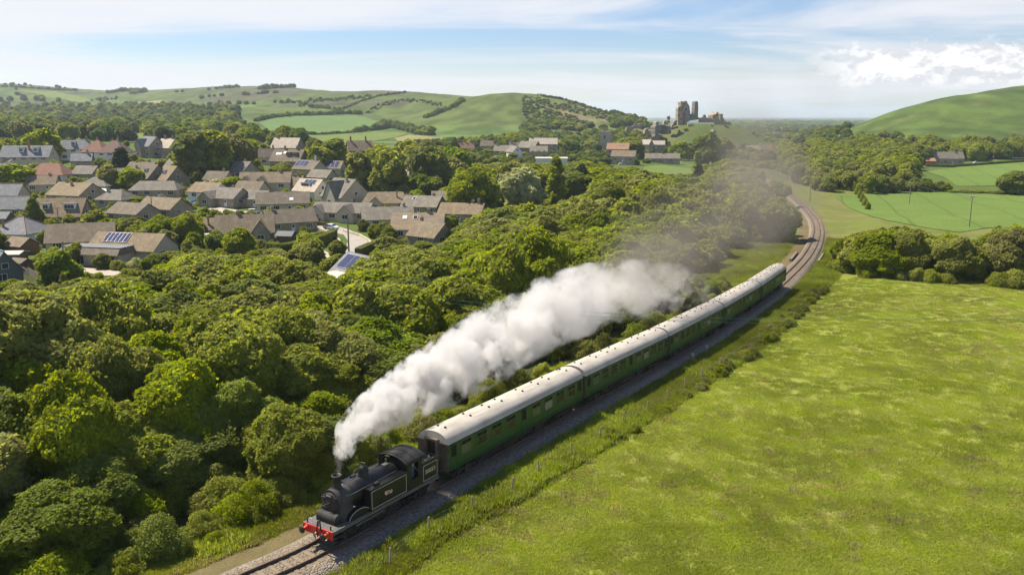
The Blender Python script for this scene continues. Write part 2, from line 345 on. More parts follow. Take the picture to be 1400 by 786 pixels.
def catmull(P, step):
    out = []
    for i in range(len(P)-1):
        p0 = P[max(i-1, 0)]; p1 = P[i]; p2 = P[i+1]; p3 = P[min(i+2, len(P)-1)]
        n = max(2, int(np.linalg.norm(p2-p1)/step))
        for k in range(n):
            t = k/n; out.append(0.5*((2*p1)+(-p0+p2)*t+(2*p0-5*p1+4*p2-p3)*t*t+(-p0+3*p1-3*p2+p3)*t**3))
    out.append(P[-1]); return np.array(out)
TL = catmull(TP, 1.0)
ts = np.r_[0, np.cumsum(np.linalg.norm(np.diff(TL, axis=0), axis=1))]
i0 = np.argmin(np.linalg.norm(TL-np.array([-5.61, 55.71]), axis=1)); ts -= ts[i0]
def track_z(s): return pchip([-400, -20, 0, 60, 100, 130, 200, 300, 600], [0.3, 0.05, 0, -2.0, -3.2, -3.5, -3.6, -4.6, -6.0], np.atleast_1d(np.asarray(s, float)))
tz = track_z(ts)
tdir = np.gradient(TL, axis=0); tdir /= np.linalg.norm(tdir, axis=1)[:, None]
def track_at(s):
    p = np.array([np.interp(s, ts, TL[:, 0]), np.interp(s, ts, TL[:, 1])]); d = np.array([np.interp(s, ts, tdir[:, 0]), np.interp(s, ts, tdir[:, 1])])
    d /= np.linalg.norm(d); return p, d, float(track_z(s)[0])
def lateral(x, y):
    """signed distance right of the track, arc length, track height"""
    x = np.atleast_1d(np.asarray(x, float)); y = np.atleast_1d(np.asarray(y, float)); lat = np.full(x.shape, 1e3); S = np.zeros(x.shape)
    for a in range(0, len(x), 20000):
        dx = x[a:a+20000, None]-TL[None, :, 0]; dy = y[a:a+20000, None]-TL[None, :, 1]; d2 = dx*dx+dy*dy; k = d2.argmin(1); r = np.arange(len(k))
        l = dx[r, k]*tdir[k, 1]-dy[r, k]*tdir[k, 0]
        al = dx[r, k]*tdir[k, 0]+dy[r, k]*tdir[k, 1]
        far = np.abs(al) > 3
        lat[a:a+20000] = np.where(far, np.sqrt(d2[r, k])*np.sign(l), l); S[a:a+20000] = ts[k]+np.clip(al, -3, 3)
    return lat, S, track_z(S)

# ------------------------------------------------------------------ terrain
YN = [-60, 30, 60, 100, 150, 200, 230, 260, 300, 350, 450, 600, 800, 1000, 1250, 1600, 2200, 3200, 6000, 16000]
CN = {-900: [-.5, -.5, -1, -2.5, -4, -4.2, -3.5, -1.5, 2, 7, 10, 12, 14, 18, 28, 55, 105, 60, 0, -15],
      0: [-.5, -.5, -1, -2.5, -4, -4.2, -3.5, -1.5, 2, 7, 10, 12, 14, 18, 28, 50, 101, 60, 0, -15],
      160: [-.5, -.5, -1, -2.5, -4, -4.2, -3.5, -1.5, 2, 6.5, 9, 10, 12, 16, 28, 46, 86, 50, 0, -15],
      350: [-.5, -.5, -1, -2.5, -4, -4.3, -4, -2.3, .5, 4, 7, 8, 10, 21, 36, 62, 96, 50, 0, -15],
      525: [-.5, -.5, -1, -2.5, -4, -4.5, -4.5, -4.2, -3.4, -1.5, 1.5, 3, 4, 9, 32, 70, 60, 30, 0, -15],
      700: [-.5, -.6, -1, -2.5, -4, -4.5, -4.7, -4.7, -4.6, -4.2, -2.5, 0, 0, 19, 57, 48, 40, 20, 0, -15],
      800: [-.5, -.6, -1, -2.5, -4, -4.6, -4.8, -5, -5, -5, -4.5, -4, -1, 13, 41, 28, 10, 0, -10, -15],
      875: [-.5, -.6, -1, -2.5, -4, -4.6, -4.8, -5, -5.2, -5.3, -5.3, -5, -4, 5, 16, 5, -5, -10, -14, -15],
      950: [-.5, -.6, -1.1, -2.4, -4, -4.5, -4.8, -5, -5.3, -5.5, -6.5, -8, -9, -10, -12, -13, -14, -15, -15, -15],
      1050: [-.5, -.7, -1.2, -2.4, -3.9, -4.3, -4.6, -4.8, -5.2, -5.6, -6.8, -8, -10, -11, -12, -13, -14, -15, -15, -15],
      1140: [-.5, -.7, -1.3, -2.4, -3.6, -3.7, -4.2, -4.9, -5.8, -6.5, -7.5, -7, -4, 4.5, -5, -10, -14, -15, -15, -15],
      1225: [-.5, -.7, -1.3, -2.3, -3.2, -3.2, -3.4, -4.8, -6.5, -8, -7.5, -5, 5, 31, 18, 0, -12, -15, -15, -15],
      1310: [-.5, -.7, -1.3, -2.3, -3.1, -3, -3.2, -4.8, -6.5, -8, -7.5, -5, 15, 48.5, 46, 30, 0, -15, -15, -15],
      1400: [-.5, -.7, -1.3, -2.3, -3.1, -3, -3.2, -4.6, -6.4, -8, -7.2, -4, 20, 56, 65.5, 60, 30, 0, -15, -15],
      2300: [-.5, -.7, -1.3, -2.3, -3.1, -3, -3.2, -4, -5, -6, -5, 0, 28, 66, 90, 110, 80, 20, -15, -15]}
YD = np.concatenate([np.linspace(-60, 30, 30, endpoint=False), np.geomspace(30, 16000, 500)])
PD = np.linspace(-900, 2300, 600)
_cols = np.array(sorted(CN)); _tab = np.array([pchip(YN, CN[c], YD) for c in _cols])
TAB = pchip(_cols, _tab, PD)
def _vnoise(x, y, seed):
    xi = np.floor(x).astype(np.int64); yi = np.floor(y).astype(np.int64); fx = x-xi; fy = y-yi; fx = fx*fx*(3-2*fx); fy = fy*fy*(3-2*fy)
    def h(a, b):
        n = (a*374761393+b*668265263+seed*1442695041) & 0x7fffffff; n = ((n ^ (n >> 13))*1274126177) & 0x7fffffff; return ((n ^ (n >> 16)) & 0xffff)/65535.0
    return (h(xi, yi)*(1-fx)+h(xi+1, yi)*fx)*(1-fy)+(h(xi, yi+1)*(1-fx)+h(xi+1, yi+1)*fx)*fy
def fbm(x, y, seed=1, oct=4):
    s = 0; a = 0.5; n = 0
    for k in range(oct): s = s+a*_vnoise(x*2**k, y*2**k, seed+k*17); n += a; a *= 0.5
    return s/n
def sstep(a, b, x): t = np.clip((x-a)/(b-a), 0, 1); return t*t*(3-2*t)
def H0(x, y):
    x = np.asarray(x, float); y = np.asarray(y, float)
    p = np.clip(700+x/np.maximum(y, 22)*F*1.0203, -899, 2299)
    i = (p+900)/(PD[1]-PD[0]); i0 = np.clip(i.astype(int), 0, len(PD)-2); fi = i-i0
    j0 = np.clip(np.searchsorted(YD, y)-1, 0, len(YD)-2); fj = np.clip((y-YD[j0])/(YD[j0+1]-YD[j0]), 0, 1)
    z = (TAB[i0, j0]*(1-fj)+TAB[i0, j0+1]*fj)*(1-fi)+(TAB[i0+1, j0]*(1-fj)+TAB[i0+1, j0+1]*fj)*fi
    # castle mound
    u = (x-172)/np.where(x < 172, 62, 100); w = (y-815)/np.where(y < 815, 95, 120)
    rr = np.sqrt(u*u+w*w); z = z+26.5*(1-sstep(0.30, 1.05, rr))
    amp = sstep(300, 1100, y); z = z+amp*(7*(fbm(x/120, y/120, 5)-0.5)+3.0*(fbm(x/34, y/34, 6, 3)-0.5))*sstep(0, 60, z+10)+(fbm(x/9, y/9, 3, 3)-0.5)*0.35*(1-sstep(200, 400, y))
    return z
def Hgt(x, y):
    x = np.atleast_1d(np.asarray(x, float)); y = np.atleast_1d(np.asarray(y, float)); z = H0(x, y)
    m = np.where((y < 560) & (x > -120) & (x < 260))[0]
    if len(m):
        lat, S, zt = lateral(x[m], y[m]); al = np.abs(lat)
        f = 1-sstep(4.2, 15, al); zz = zt-0.62-0.05*np.clip(al-3, 0, 4)
        z[m] = z[m]*(1-f)+zz*f
    return z
def H1(x, y): return float(Hgt(x, y)[0])
def on_ground(px, py, ymax=4000):
    r = ray(px, py); t = np.concatenate([np.arange(25, 700, 1.0), np.arange(700, ymax, 4.0)])
    X = r[0]*t/r[1]; Z = CH+r[2]*t/r[1]; h = Hgt(X, t); k = np.argmax(Z <= h)
    if Z[k] > h[k]: k = len(t)-1
    return Vector((X[k], t[k], h[k]))

# ------------------------------------------------------------------ ground sheet
FENCE_PX = [(520, 800), (590, 747), (629, 722), (668, 702), (703, 682), (760, 648), (800, 626), (860, 586), (905, 560), (960, 524), (1000, 500), (1040, 470), (1075, 440), (1105, 412), (1140, 382)]
FW = [on_ground(*p) for p in FENCE_PX]
fl, fs, _ = lateral([p.x for p in FW], [p.y for p in FW]); o_ = np.argsort(fs); fl, fs = fl[o_], fs[o_]
def fence_lat(s): return np.interp(s, fs, fl)
def fence_pt(s, off=0.0):
    p, d, z = track_at(s); l = float(fence_lat(s))+off; x, y = p[0]+d[1]*l, p[1]-d[0]*l
    return Vector((x, y, H1(x, y)))
yr = np.concatenate([np.linspace(-50, 26, 30, endpoint=False), np.geomspace(26, 16000, 640)])
tcol = np.linspace(-1.15, 1.15, 520)
GX = (yr[:, None]+42)*tcol[None, :]; GY = np.repeat(yr[:, None], len(tcol), 1)
gx, gy = GX.ravel(), GY.ravel(); gz = Hgt(gx, gy)
nr, nc = GX.shape; idx = np.arange(nr*nc).reshape(nr, nc)
quads = np.stack([idx[:-1, :-1], idx[:-1, 1:], idx[1:, 1:], idx[1:, :-1]], -1).reshape(-1, 4)
C = np.tile(np.array([0.085, 0.125, 0.028]), (len(gx), 1))
def setc(mask, c, a=1.0):
    a = np.broadcast_to(np.asarray(a, float), mask.shape)*mask; C[:] = C*(1-a[:, None])+np.array(c)*a[:, None]
mid = (gy < 560)
LAT = np.full(len(gx), 1e3); SS = np.zeros(len(gx)); k = np.where(mid & (gx > -150) & (gx < 300))[0]
LAT[k], SS[k], _ = lateral(gx[k], gy[k])
n1 = fbm(gx/14, gy/14, 21); n2 = fbm(gx/45, gy/45, 31); n3 = fbm(gx/3.0, gy/3.0, 41, 3)
setc((gy < 400) & (np.abs(LAT) < 60), (0.120, 0.185, 0.026))
mead = (LAT < 900) & (LAT > fence_lat(SS)-0.3) & (gy < 175)
setc((gy > 150) & (gy < 420) & (np.abs(LAT) < 60), (0.140, 0.165, 0.038)); setc((gy > 150) & (gy < 420) & (np.abs(LAT) < 60), (0.20, 0.18, 0.07), sstep(.5, .72, n1)*.6)
setc(mead, (0.232, 0.258, 0.046)); setc(mead, (0.200, 0.248, 0.040), sstep(0.45, 0.72, n2)*.8); setc(mead, (0.225, 0.215, 0.070), sstep(0.42, 0.78, n1)*0.6)
setc((LAT > -3.6-n3*1.5) & (LAT < 2.7+n3*.5) & (gy < 400), (0.165, 0.125, 0.066), 0.9)
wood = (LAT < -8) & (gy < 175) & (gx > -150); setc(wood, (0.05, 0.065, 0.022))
cx = np.interp(gy, [600, 900, 1200], [930, 930, 930]); pcol = 700+gx/np.maximum(gy, 20)*F*1.02
far = gy > 560
setc(far, (0.085, 0.135, 0.030)); setc(far & (n2 > 0.5), (0.11, 0.155, 0.038), 0.7)
rh = far & (pcol > 1090) & (gy > 620) & (gz > -3.5); setc(rh, (0.075, 0.115, 0.021)); setc(rh, (0.135, 0.15, 0.045), sstep(0.55, 0.72, fbm(gx/30, gy/60, 51))*0.7)
setc(rh, (0.046, 0.078, 0.016), sstep(0.48, 0.66, fbm(gx/40+9, gy/80, 52))*0.7)
lh = far & (pcol < 900) & (gz > 14); setc(lh, (0.085, 0.115, 0.027)); setc(lh, (0.085, 0.12, 0.03), sstep(0.5, 0.64, fbm(gx/90, gy/140, 61))*0.8)
wh = far & (pcol > 715) & (pcol < 890) & (gy > 830) & (gy < 1500); setc(wh, (0.105, 0.135, 0.034)); setc(wh, (0.22, 0.165, 0.10), sstep(0.56, 0.68, fbm(gx/26+gy/40, gy/90, 71))*0.75)
heath = far & (pcol < 560) & (gy > 1300) & (gz > 40); setc(heath, (0.085, 0.075, 0.045), sstep(0.52, 0.60, fbm(gx/160, gy/120, 81))*0.75)
plain = (gy > 1500) & (pcol > 890) & (pcol < 1250); setc(plain, (0.045, 0.075, 0.03)); setc(plain, (0.13, 0.15, 0.06), sstep(0.60, 0.64, fbm(gx/110, gy/420, 91))*0.8)
nf = fbm(gx/17, gy/34, 97); C[far] *= (0.72+0.56*sstep(.25, .75, nf))[far][:, None]
md = ((gx-172)/110)**2+((gy-815)/130)**2 < 1; setc(md, (0.088, 0.120, 0.030)); setc(md, (0.15, 0.140, 0.058), sstep(0.5, 0.66, fbm(gx/12, gy/25, 95))*0.6)
t = NT('ground'); p = t.pos(); at = t.n('ShaderNodeAttribute', attribute_name='Col').outputs['Color']
f1 = t.noise(p, 1.7, 5, 0.7); f2 = t.noise(t.map(p, (0.16, 0.16, 0.16)), 1.0, 5, 0.65, 0.4); f3 = t.noise(p, 7.0, 3, 0.7)
c = t.mix(t.ramp(f2, 0.38, 0.66), at, t.hsv(at, 0.488, 1.0, 0.82)); c = t.hsv(c, 0.5, 1.0, t.math('ADD', t.math('MULTIPLY', t.math('ADD', t.math('MULTIPLY', f1, .7), t.math('MULTIPLY', f3, 1.3)), 0.65), 0.36))
c = t.mix(t.ramp(f1, 0.56, 0.8, 0, 0.2), c, t.hsv(at, 0.475, 0.9, 1.35))
am = t.n('ShaderNodeAttribute', attribute_name='mead').outputs['Fac']
m1 = t.noise(t.map(p, (1, 1, .2)), 0.065, 7, 0.70, 0.8); m2 = t.noise(p, 0.9, 6, 0.72, 0.3); m3 = t.noise(t.map(p, loc=(9, 4, 2)), 0.11, 7, 0.72, 0.6)
c = t.mix(t.math('MULTIPLY', am, t.ramp(m1, 0.46, 0.68, 0, 0.48)), c, (0.275, 0.25, 0.09))
c = t.mix(t.math('MULTIPLY', am, t.ramp(m3, 0.50, 0.74, 0, 0.34)), c, (0.125, 0.175, 0.030))
c = t.mix(t.math('MULTIPLY', am, t.ramp(m2, 0.52, 0.76, 0, 0.10)), c, (0.25, 0.26, 0.07))
GROUND = t.done(t.princ(c, 0.95, 0.08, 0, t.bump(t.math('ADD', f1, t.math('MULTIPLY', f3, 0.6)), 0.9, 0.16)))
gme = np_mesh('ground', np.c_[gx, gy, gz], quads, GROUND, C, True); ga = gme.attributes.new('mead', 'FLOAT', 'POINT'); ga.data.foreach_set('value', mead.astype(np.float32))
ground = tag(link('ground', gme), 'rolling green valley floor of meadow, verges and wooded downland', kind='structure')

# ------------------------------------------------------------------ fields and roads as sheets on the ground
from mathutils.geometry import delaunay_2d_cdt
def sheet(name, pts, mat, label, off=None, step=None, kind='structure'):
    P = [on_ground(*p) if len(p) == 2 else Vector(p) for p in pts]
    B = []
    L = sum((P[(i+1) % len(P)]-P[i]).xy.length for i in range(len(P))); st = step or max(1.0, L/110)
    for i in range(len(P)):
        a, b = P[i].xy, P[(i+1) % len(P)].xy; n = max(1, int((b-a).length/st))
        B += [a.lerp(b, k/n) for k in range(n)]
    xs = [b.x for b in B]; ys = [b.y for b in B]
    inner = [Vector((x, y)) for x in np.arange(min(xs), max(xs), st) for y in np.arange(min(ys), max(ys), st)]
    nB = len(B); res = delaunay_2d_cdt(B+inner, [], [list(range(nB))], 1, 1e-4)
    V = np.array([(v.x, v.y) for v in res[0]]); z = Hgt(V[:, 0], V[:, 1])+(off if off is not None else 0.05+V[:, 1]*0.0004)
    me = bpy.data.meshes.new(name); me.from_pydata([tuple(q) for q in np.c_[V, z]], [], [tuple(f) for f in res[2]]); me.materials.append(mat)
    for pl in me.polygons: pl.use_smooth = True
    me.update(); bm = bmesh.new(); bm.from_mesh(me); bmesh.ops.recalc_face_normals(bm, faces=bm.faces)
    if bm.faces and sum(f.normal.z for f in bm.faces) < 0: bmesh.ops.reverse_faces(bm, faces=bm.faces)
    bm.to_mesh(me); bm.free()
    return tag(link(name, me), label, kind=kind)
def field_mat(name, c1, c2, rows=None, sc=0.05):
    t = NT(name); p = t.pos(); f = t.ramp(t.noise(p, sc, 5, 0.6), 0.35, 0.68); c = t.mix(f, c1, c2)
    c = t.hsv(c, 0.5, 1.0, t.ramp(t.noise(p, 1.2, 4, 0.7), 0.3, 0.7, 0.82, 1.18))
    if rows is not None:
        w = t.n('ShaderNodeTexWave'); t.put(w.inputs['Vector'], t.map(p, rot=(0, 0, rows))); w.inputs['Scale'].default_value = 0.02; w.inputs['Distortion'].default_value = 1.2; w.inputs['Detail'].default_value = 1
        c = t.mix(t.ramp(w.outputs['Fac'], 0.982, 1.0, 0, 0.45), c, tuple(x*0.55 for x in c1))
    return t.done(t.princ(c, 0.95, 0.05, 0, t.bump(t.noise(p, 3.0, 3, 0.7), 0.6, 0.1)))
G1 = field_mat('crop_green', (0.105, 0.160, 0.034), (0.125, 0.178, 0.040), R(20))
G2 = field_mat('bluish_crop', (0.120, 0.180, 0.062), (0.105, 0.165, 0.052), R(-30))
G3 = field_mat('hay_tan', (0.24, 0.215, 0.095), (0.20, 0.20, 0.075))
G4 = field_mat('pasture', (0.115, 0.160, 0.040), (0.145, 0.178, 0.046))
def z8(*ps): return [(1080+x/3.022, 140+y/3.022) for x, y in ps]
def z2(*ps): return [(300+x/3.931, 100+y/3.931) for x, y in ps]
def z1(*ps): return [(x/3.931, 100+y/3.931) for x, y in ps]
sheet('field', z8((185, 392), (300, 376), (400, 372), (700, 374), (985, 372), (1010, 520), (830, 520), (700, 540), (560, 520), (400, 490), (250, 440)), G1, 'bright green crop field with two utility poles standing in it')
sheet('field', z8((560, 288), (700, 268), (985, 248), (1000, 340), (800, 348), (690, 348), (640, 312)), G1, 'bright green sloping field below the long farmhouse')
sheet('field', z2((215, 272), (300, 242), (420, 233), (560, 231), (700, 231), (790, 243), (860, 265), (800, 297), (700, 318), (560, 330), (400, 328), (290, 322)), G2, 'large pale green crop field at the foot of the hill')
sheet('field', z2((120, 318), (290, 330), (560, 338), (800, 322), (940, 318), (1010, 330), (940, 350), (800, 372), (560, 385), (300, 370)), G4, 'pasture strip in front of the pale crop field')
sheet('field', z2((940, 352), (1020, 333), (1200, 352), (1345, 372), (1290, 396), (1100, 392), (980, 384)), G3, 'tan hay meadow at the foot of the green hill')
sheet('field', z2((1010, 330), (1130, 318), (1200, 338), (1340, 358), (1376, 366), (1340, 372), (1200, 352)), G2, 'thin bluish green strip above the hay meadow')
sheet('field', z1((600, 342), (760, 322), (925, 338), (900, 362), (760, 368)), G4, 'small pasture behind the slate-roofed stone house')
sheet('field', z1((540, 178), (700, 160), (880, 149), (905, 158), (800, 172), (600, 190)), G3, 'narrow tan field among the far left woods')
sheet('field', z1((890, 196), (1000, 180), (1100, 174), (1115, 184), (1000, 196), (900, 206)), G3, 'thin tan field below the far ridge')
sheet('field', z1((1010, 210), (1150, 188), (1330, 175), (1376, 178), (1376, 190), (1150, 200)), G4, 'long pale pasture strip below the heathy ridge')
sheet('field', z1((95, 93), (300, 100), (420, 125), (495, 150), (440, 163), (300, 142), (200, 118)), G4, 'pale grassy slope high on the far left down')
sheet('field', z1((0, 310), (60, 312), (120, 335), (60, 345), (0, 340)), G4, 'green paddock at the far left behind the houses')
sheet('field', z1((310, 305), (420, 305), (540, 318), (480, 335), (340, 328)), G4, 'paddock glimpsed between trees behind the village')
sheet('field', [(880, 229), (905, 226), (945, 231), (948, 238), (915, 241), (882, 238)], G4, 'small pasture below the castle village')
sheet('road', [(425, 303), (432, 312), (446, 317), (470, 322), (476, 330), (472, 338), (468, 345), (485, 348), (500, 346), (509, 337), (505, 328), (492, 320), (472, 313), (440, 304), (428, 300)], M['road'], 'pale asphalt lane curving past the white car', 0.06, 0.8)
sheet('driveway', [(285, 286), (300, 284), (345, 291), (352, 296), (336, 300), (300, 296)], M['pavement'], 'pale lane in front of the village bungalows', 0.06, 0.8)
sheet('driveway', [(428, 346), (445, 344), (455, 352), (447, 362), (432, 362)], M['pavement'], 'paved drive below the clipped hedge', 0.06, 0.8)
sheet('patio', [(108, 367), (150, 369), (170, 373), (165, 378), (140, 378), (110, 372)], M['patio'], 'sunny stone patio in front of the solar bungalow', 0.06, 0.8)

# ------------------------------------------------------------------ railway
def sweep(s0, s1, step, prof):
    """rings of (lateral, height above rail top) along the line"""
    S = np.arange(s0, s1+step*0.5, step); V = []
    for s in S:
        p, d, z = track_at(s)
        V.append([(p[0]+d[1]*l, p[1]-d[0]*l, z+h) for l, h in prof])
    return S, V
prof = [(-3.2, -1.05), (-2.75, -0.72), (-2.25, -0.42), (-1.75, -0.20), (-1.3, -0.19), (-0.9, -0.18), (-0.5, -0.20), (0, -0.185), (0.5, -0.20), (0.9, -0.18), (1.3, -0.19), (1.75, -0.20), (2.15, -0.40), (2.6, -0.70), (3.0, -1.05)]
S, V = sweep(-58, 395, 0.8, prof)
V = np.array(V)
for k_, s_ in enumerate(S):                                    # the shoulders draw in beyond the little bridge
    w_ = 1-.26*float(sstep(105, 150, s_)); p, d, z = track_at(s_); c_ = np.array([p[0], p[1]]); l_ = np.array([q_[0] for q_ in prof]); l2 = np.where(np.abs(l_) > 1.3, np.sign(l_)*(1.3+(np.abs(l_)-1.3)*(1-1.9*(1-w_))), l_)
    V[k_, :, 0] = p[0]+d[1]*l2; V[k_, :, 1] = p[1]-d[0]*l2
V[:, :, 2] += (fbm(V[:, :, 0]*2, V[:, :, 1]*2, 8, 3)-0.5)*0.09
n, mcol = V.shape[:2]; ii = np.arange(n*mcol).reshape(n, mcol); q = np.stack([ii[:-1, :-1], ii[:-1, 1:], ii[1:, 1:], ii[1:, :-1]], -1).reshape(-1, 4)
bc = np.zeros((n, mcol, 3)); bc[:] = (1, 1, 1); bc[:, 4:11] = (0.86, 0.74, 0.58); bc[:, [0, 14]] = (1.0, 0.78, 0.45)
tag(link('ballast', np_mesh('ballast', V.reshape(-1, 3), q, M['ballast'], bc.reshape(-1, 3), True)), 'grey stone ballast bed under the single railway line', kind='structure')
trk = empty('railway_track', (-14.5, 43.2, -0.2)); tag(trk, 'single railway track of rusty rails curving away past the train', 'railway track'); tinv = Matrix.Translation((14.5, -43.2, 0.2))
for sgn in (-1, 1):
    g = 0.7525*sgn
    S, V = sweep(-58, 395, 1.0, [(g-0.036, 0.0), (g+0.036, 0.0), (g+0.036, -0.045), (g+0.012, -0.05), (g+0.012, -0.13), (g+0.07, -0.155), (g-0.07, -0.155), (g-0.012, -0.13), (g-0.012, -0.05), (g-0.036, -0.045)])
    mb = MB(); mb.rings(V, smooth=False, M=tinv); mb.build('rail', M['rail'], trk)
sl = MB(); sl.box(-1.3, 1.3, -0.125, 0.125, -0.30, -0.166); slm = sl.mesh('sleeper', M['sleeper'])
cnt = 0; mb = MB()
for k in range(0, 560):
    s = -56+k*0.78; p, d, z = track_at(s)
    if s > 390: break
    ang = math.atan2(-d[0], d[1])
    if (-20 < s < -9) or (100 < s < 168):
        o = link('sleeper', slm, trk, loc=tinv @ Vector((p[0], p[1], z+rnd.uniform(-0.012, 0.0))), rot=(0, 0, ang+rnd.uniform(-.02, .02))); cnt += 1
    else:
        mb.add(sl.v, sl.f, 0, False, tinv @ Matrix.Translation((p[0], p[1], z-0.008)) @ Matrix.Rotation(ang, 4, 'Z'))
o = mb.build('sleeper_row', M['sleeper'], trk); o['kind'] = 'stuff'

# little underbridge beyond the train
for sgn, lab in ((-1, 'low dark bridge parapet left of the track beyond the train'), (1, 'low dark bridge parapet right of the track beyond the train')):
    s = 138.5; p, d, z = track_at(s); x, y = p[0]+d[1]*2.7*sgn, p[1]-d[0]*2.7*sgn
    e = empty('bridge_parapet', (x, y, z-0.5), math.atan2(-d[0], d[1])); tag(e, lab, 'parapet')
    mb = MB(); mb.box(-0.16, 0.16, -5.2, 5.2, -1.0, 0.30); mb.box(-0.22, 0.22, -5.6, -5.2, -1.0, 0.42); mb.box(-0.22, 0.22, 5.2, 5.6, -1.0, 0.42); mb.build('wall', M['stone_dark'], e)
    mb = MB(); mb.box(-0.2, 0.2, -5.195, 5.195, 0.303, 0.36); mb.build('coping', M['stone_dark'], e)

# lineside wire fence
fe = empty('wire_fence', FW[2]); tag(fe, 'wire fence on weathered posts between railway verge and meadow', 'fence'); fi = Matrix.Translation(-FW[2])
spost = [-17.5, -13.5, -9.3, -5.2, -1.2, 2.8, 6.5, 11.0, 15.5, 20, 24.5, 29, 34, 39, 44, 49, 54, 60, 66]
pm = MB(); pm.lathe([(0.065, -0.2), (0.06, 1.25), (0.045, 1.3)], 8); pmesh = pm.mesh('post', M['post']); tops = []
for s in spost:
    q = fence_pt(s, -0.35); link('post', pmesh, fe, loc=fi @ q, rot=(rnd.uniform(-.06, .06), rnd.uniform(-.06, .06), 0)); tops.append(q)
for hgt in (0.55, 0.85, 1.18):
    mb = MB(); mb.tube([fi @ (q+Vector((0, 0, hgt))) for q in tops], 0.006, 5); mb.build('wire', M['wire'], fe)
# concrete line-side posts
for (px, py, lab) in ((965, 487, 'short white-topped marker post beside the third coach'), (946, 497, 'small weathered stake on the verge below the marker post')):
    q = on_ground(px, py); e = empty('marker_post', q); tag(e, lab, 'post')
    mb = MB(); mb.box(-0.11, 0.11, -0.09, 0.09, -0.2, 0.85); mb.build('shaft', M['post'], e)
    mb = MB(); mb.lathe([(0.17, 0.852), (0.19, 0.95), (0.17, 1.15), (0.06, 1.22)], 10); mb.build('cap', M['patio'], e)

# ------------------------------------------------------------------ houses
HB = []      # footprint and picture box of every building: (x, y, radius, px0, px1, pytop, pybase, short name)
def add_window(parent, w, h, loc, rz, mull=1, frame='white'):
    """frame with a pane; local wall plane is xz, looking towards -y"""
    e = 0.07; mb = MB()
    mb.box(-w/2-e, -w/2, -0.05, 0.03, -e, h+e); mb.box(w/2, w/2+e, -0.05, 0.03, -e, h+e)
    mb.box(-w/2, w/2, -0.05, 0.03, -e, 0); mb.box(-w/2, w/2, -0.05, 0.03, h, h+e)
    for k in range(mull): x = -w/2+w*(k+1)/(mull+1); mb.box(x-0.03, x+0.03, -0.045, 0.03, 0, h)
    o = mb.build('window', M[frame], parent, loc, (0, 0, rz))
    p = MB(); p.box(-w/2, w/2, -0.02, 0.02, 0, h); p.build('pane', M['pane'], o)
    return o
def gable_roof(L, D, ev, rise, ov=0.35, th=0.16, hip=0.0, hipx=(1, 1)):
    mb = MB(); sl = rise/(D/2); x0, x1 = -L/2-ov, L/2+ov; yo = D/2+ov; ze = ev-ov*sl; zr = ev+rise
    a, b = (-L/2+hip*D/2 if hipx[0] and hip else x0), (L/2-hip*D/2 if hipx[1] and hip else x1)
    def lay(dz): return [(x0, -yo, ze+dz), (x1, -yo, ze+dz), (x1, yo, ze+dz), (x0, yo, ze+dz), (a, 0, zr+dz), (b, 0, zr+dz)]
    top, bot = lay(th), lay(0.0); v = top+bot
    f = [(0, 1, 5, 4), (2, 3, 4, 5), (1, 2, 5), (3, 0, 4)] if hip else [(0, 1, 5, 4), (2, 3, 4, 5)]
    fb = [tuple(6+i for i in reversed(q)) for q in f]
    if hip: sides = [(0, 1), (1, 2), (2, 3), (3, 0)]
    else: sides = [(0, 1), (1, 5), (5, 2), (2, 3), (3, 4), (4, 0)]
    mb.add(v, f+fb+[(i, i+6, j+6, j) for i, j in sides])
    return mb
def wall_mb(L, D, ev, rise, hip=0.0, base=-2.0):
    mb = MB()
    if hip: mb.box(-L/2, L/2, -D/2, D/2, base, ev)
    else: mb.prism([(-D/2, base), (D/2, base), (D/2, ev), (0, ev+rise-0.03), (-D/2, ev)], -L/2, L/2, 'x')
    return mb
def chimney(roof, x, y, zb, h, w=0.75, mat='stone', pots=2):
    mb = MB(); mb.box(-w/2, w/2, -w*.35, w*.35, -1.6, h); mb.box(-w/2-.07, w/2+.07, -w*.35-.07, w*.35+.07, h, h+0.14)
    c = mb.build('chimney', M[mat], roof, (x, y, zb))
    for k in range(pots):
        p = MB(); p.lathe([(0.12, h+0.14), (0.10, h+0.5)], 8, loc=((k-(pots-1)/2)*0.34, 0, 0)); p.build('pot', M['pot'], c)
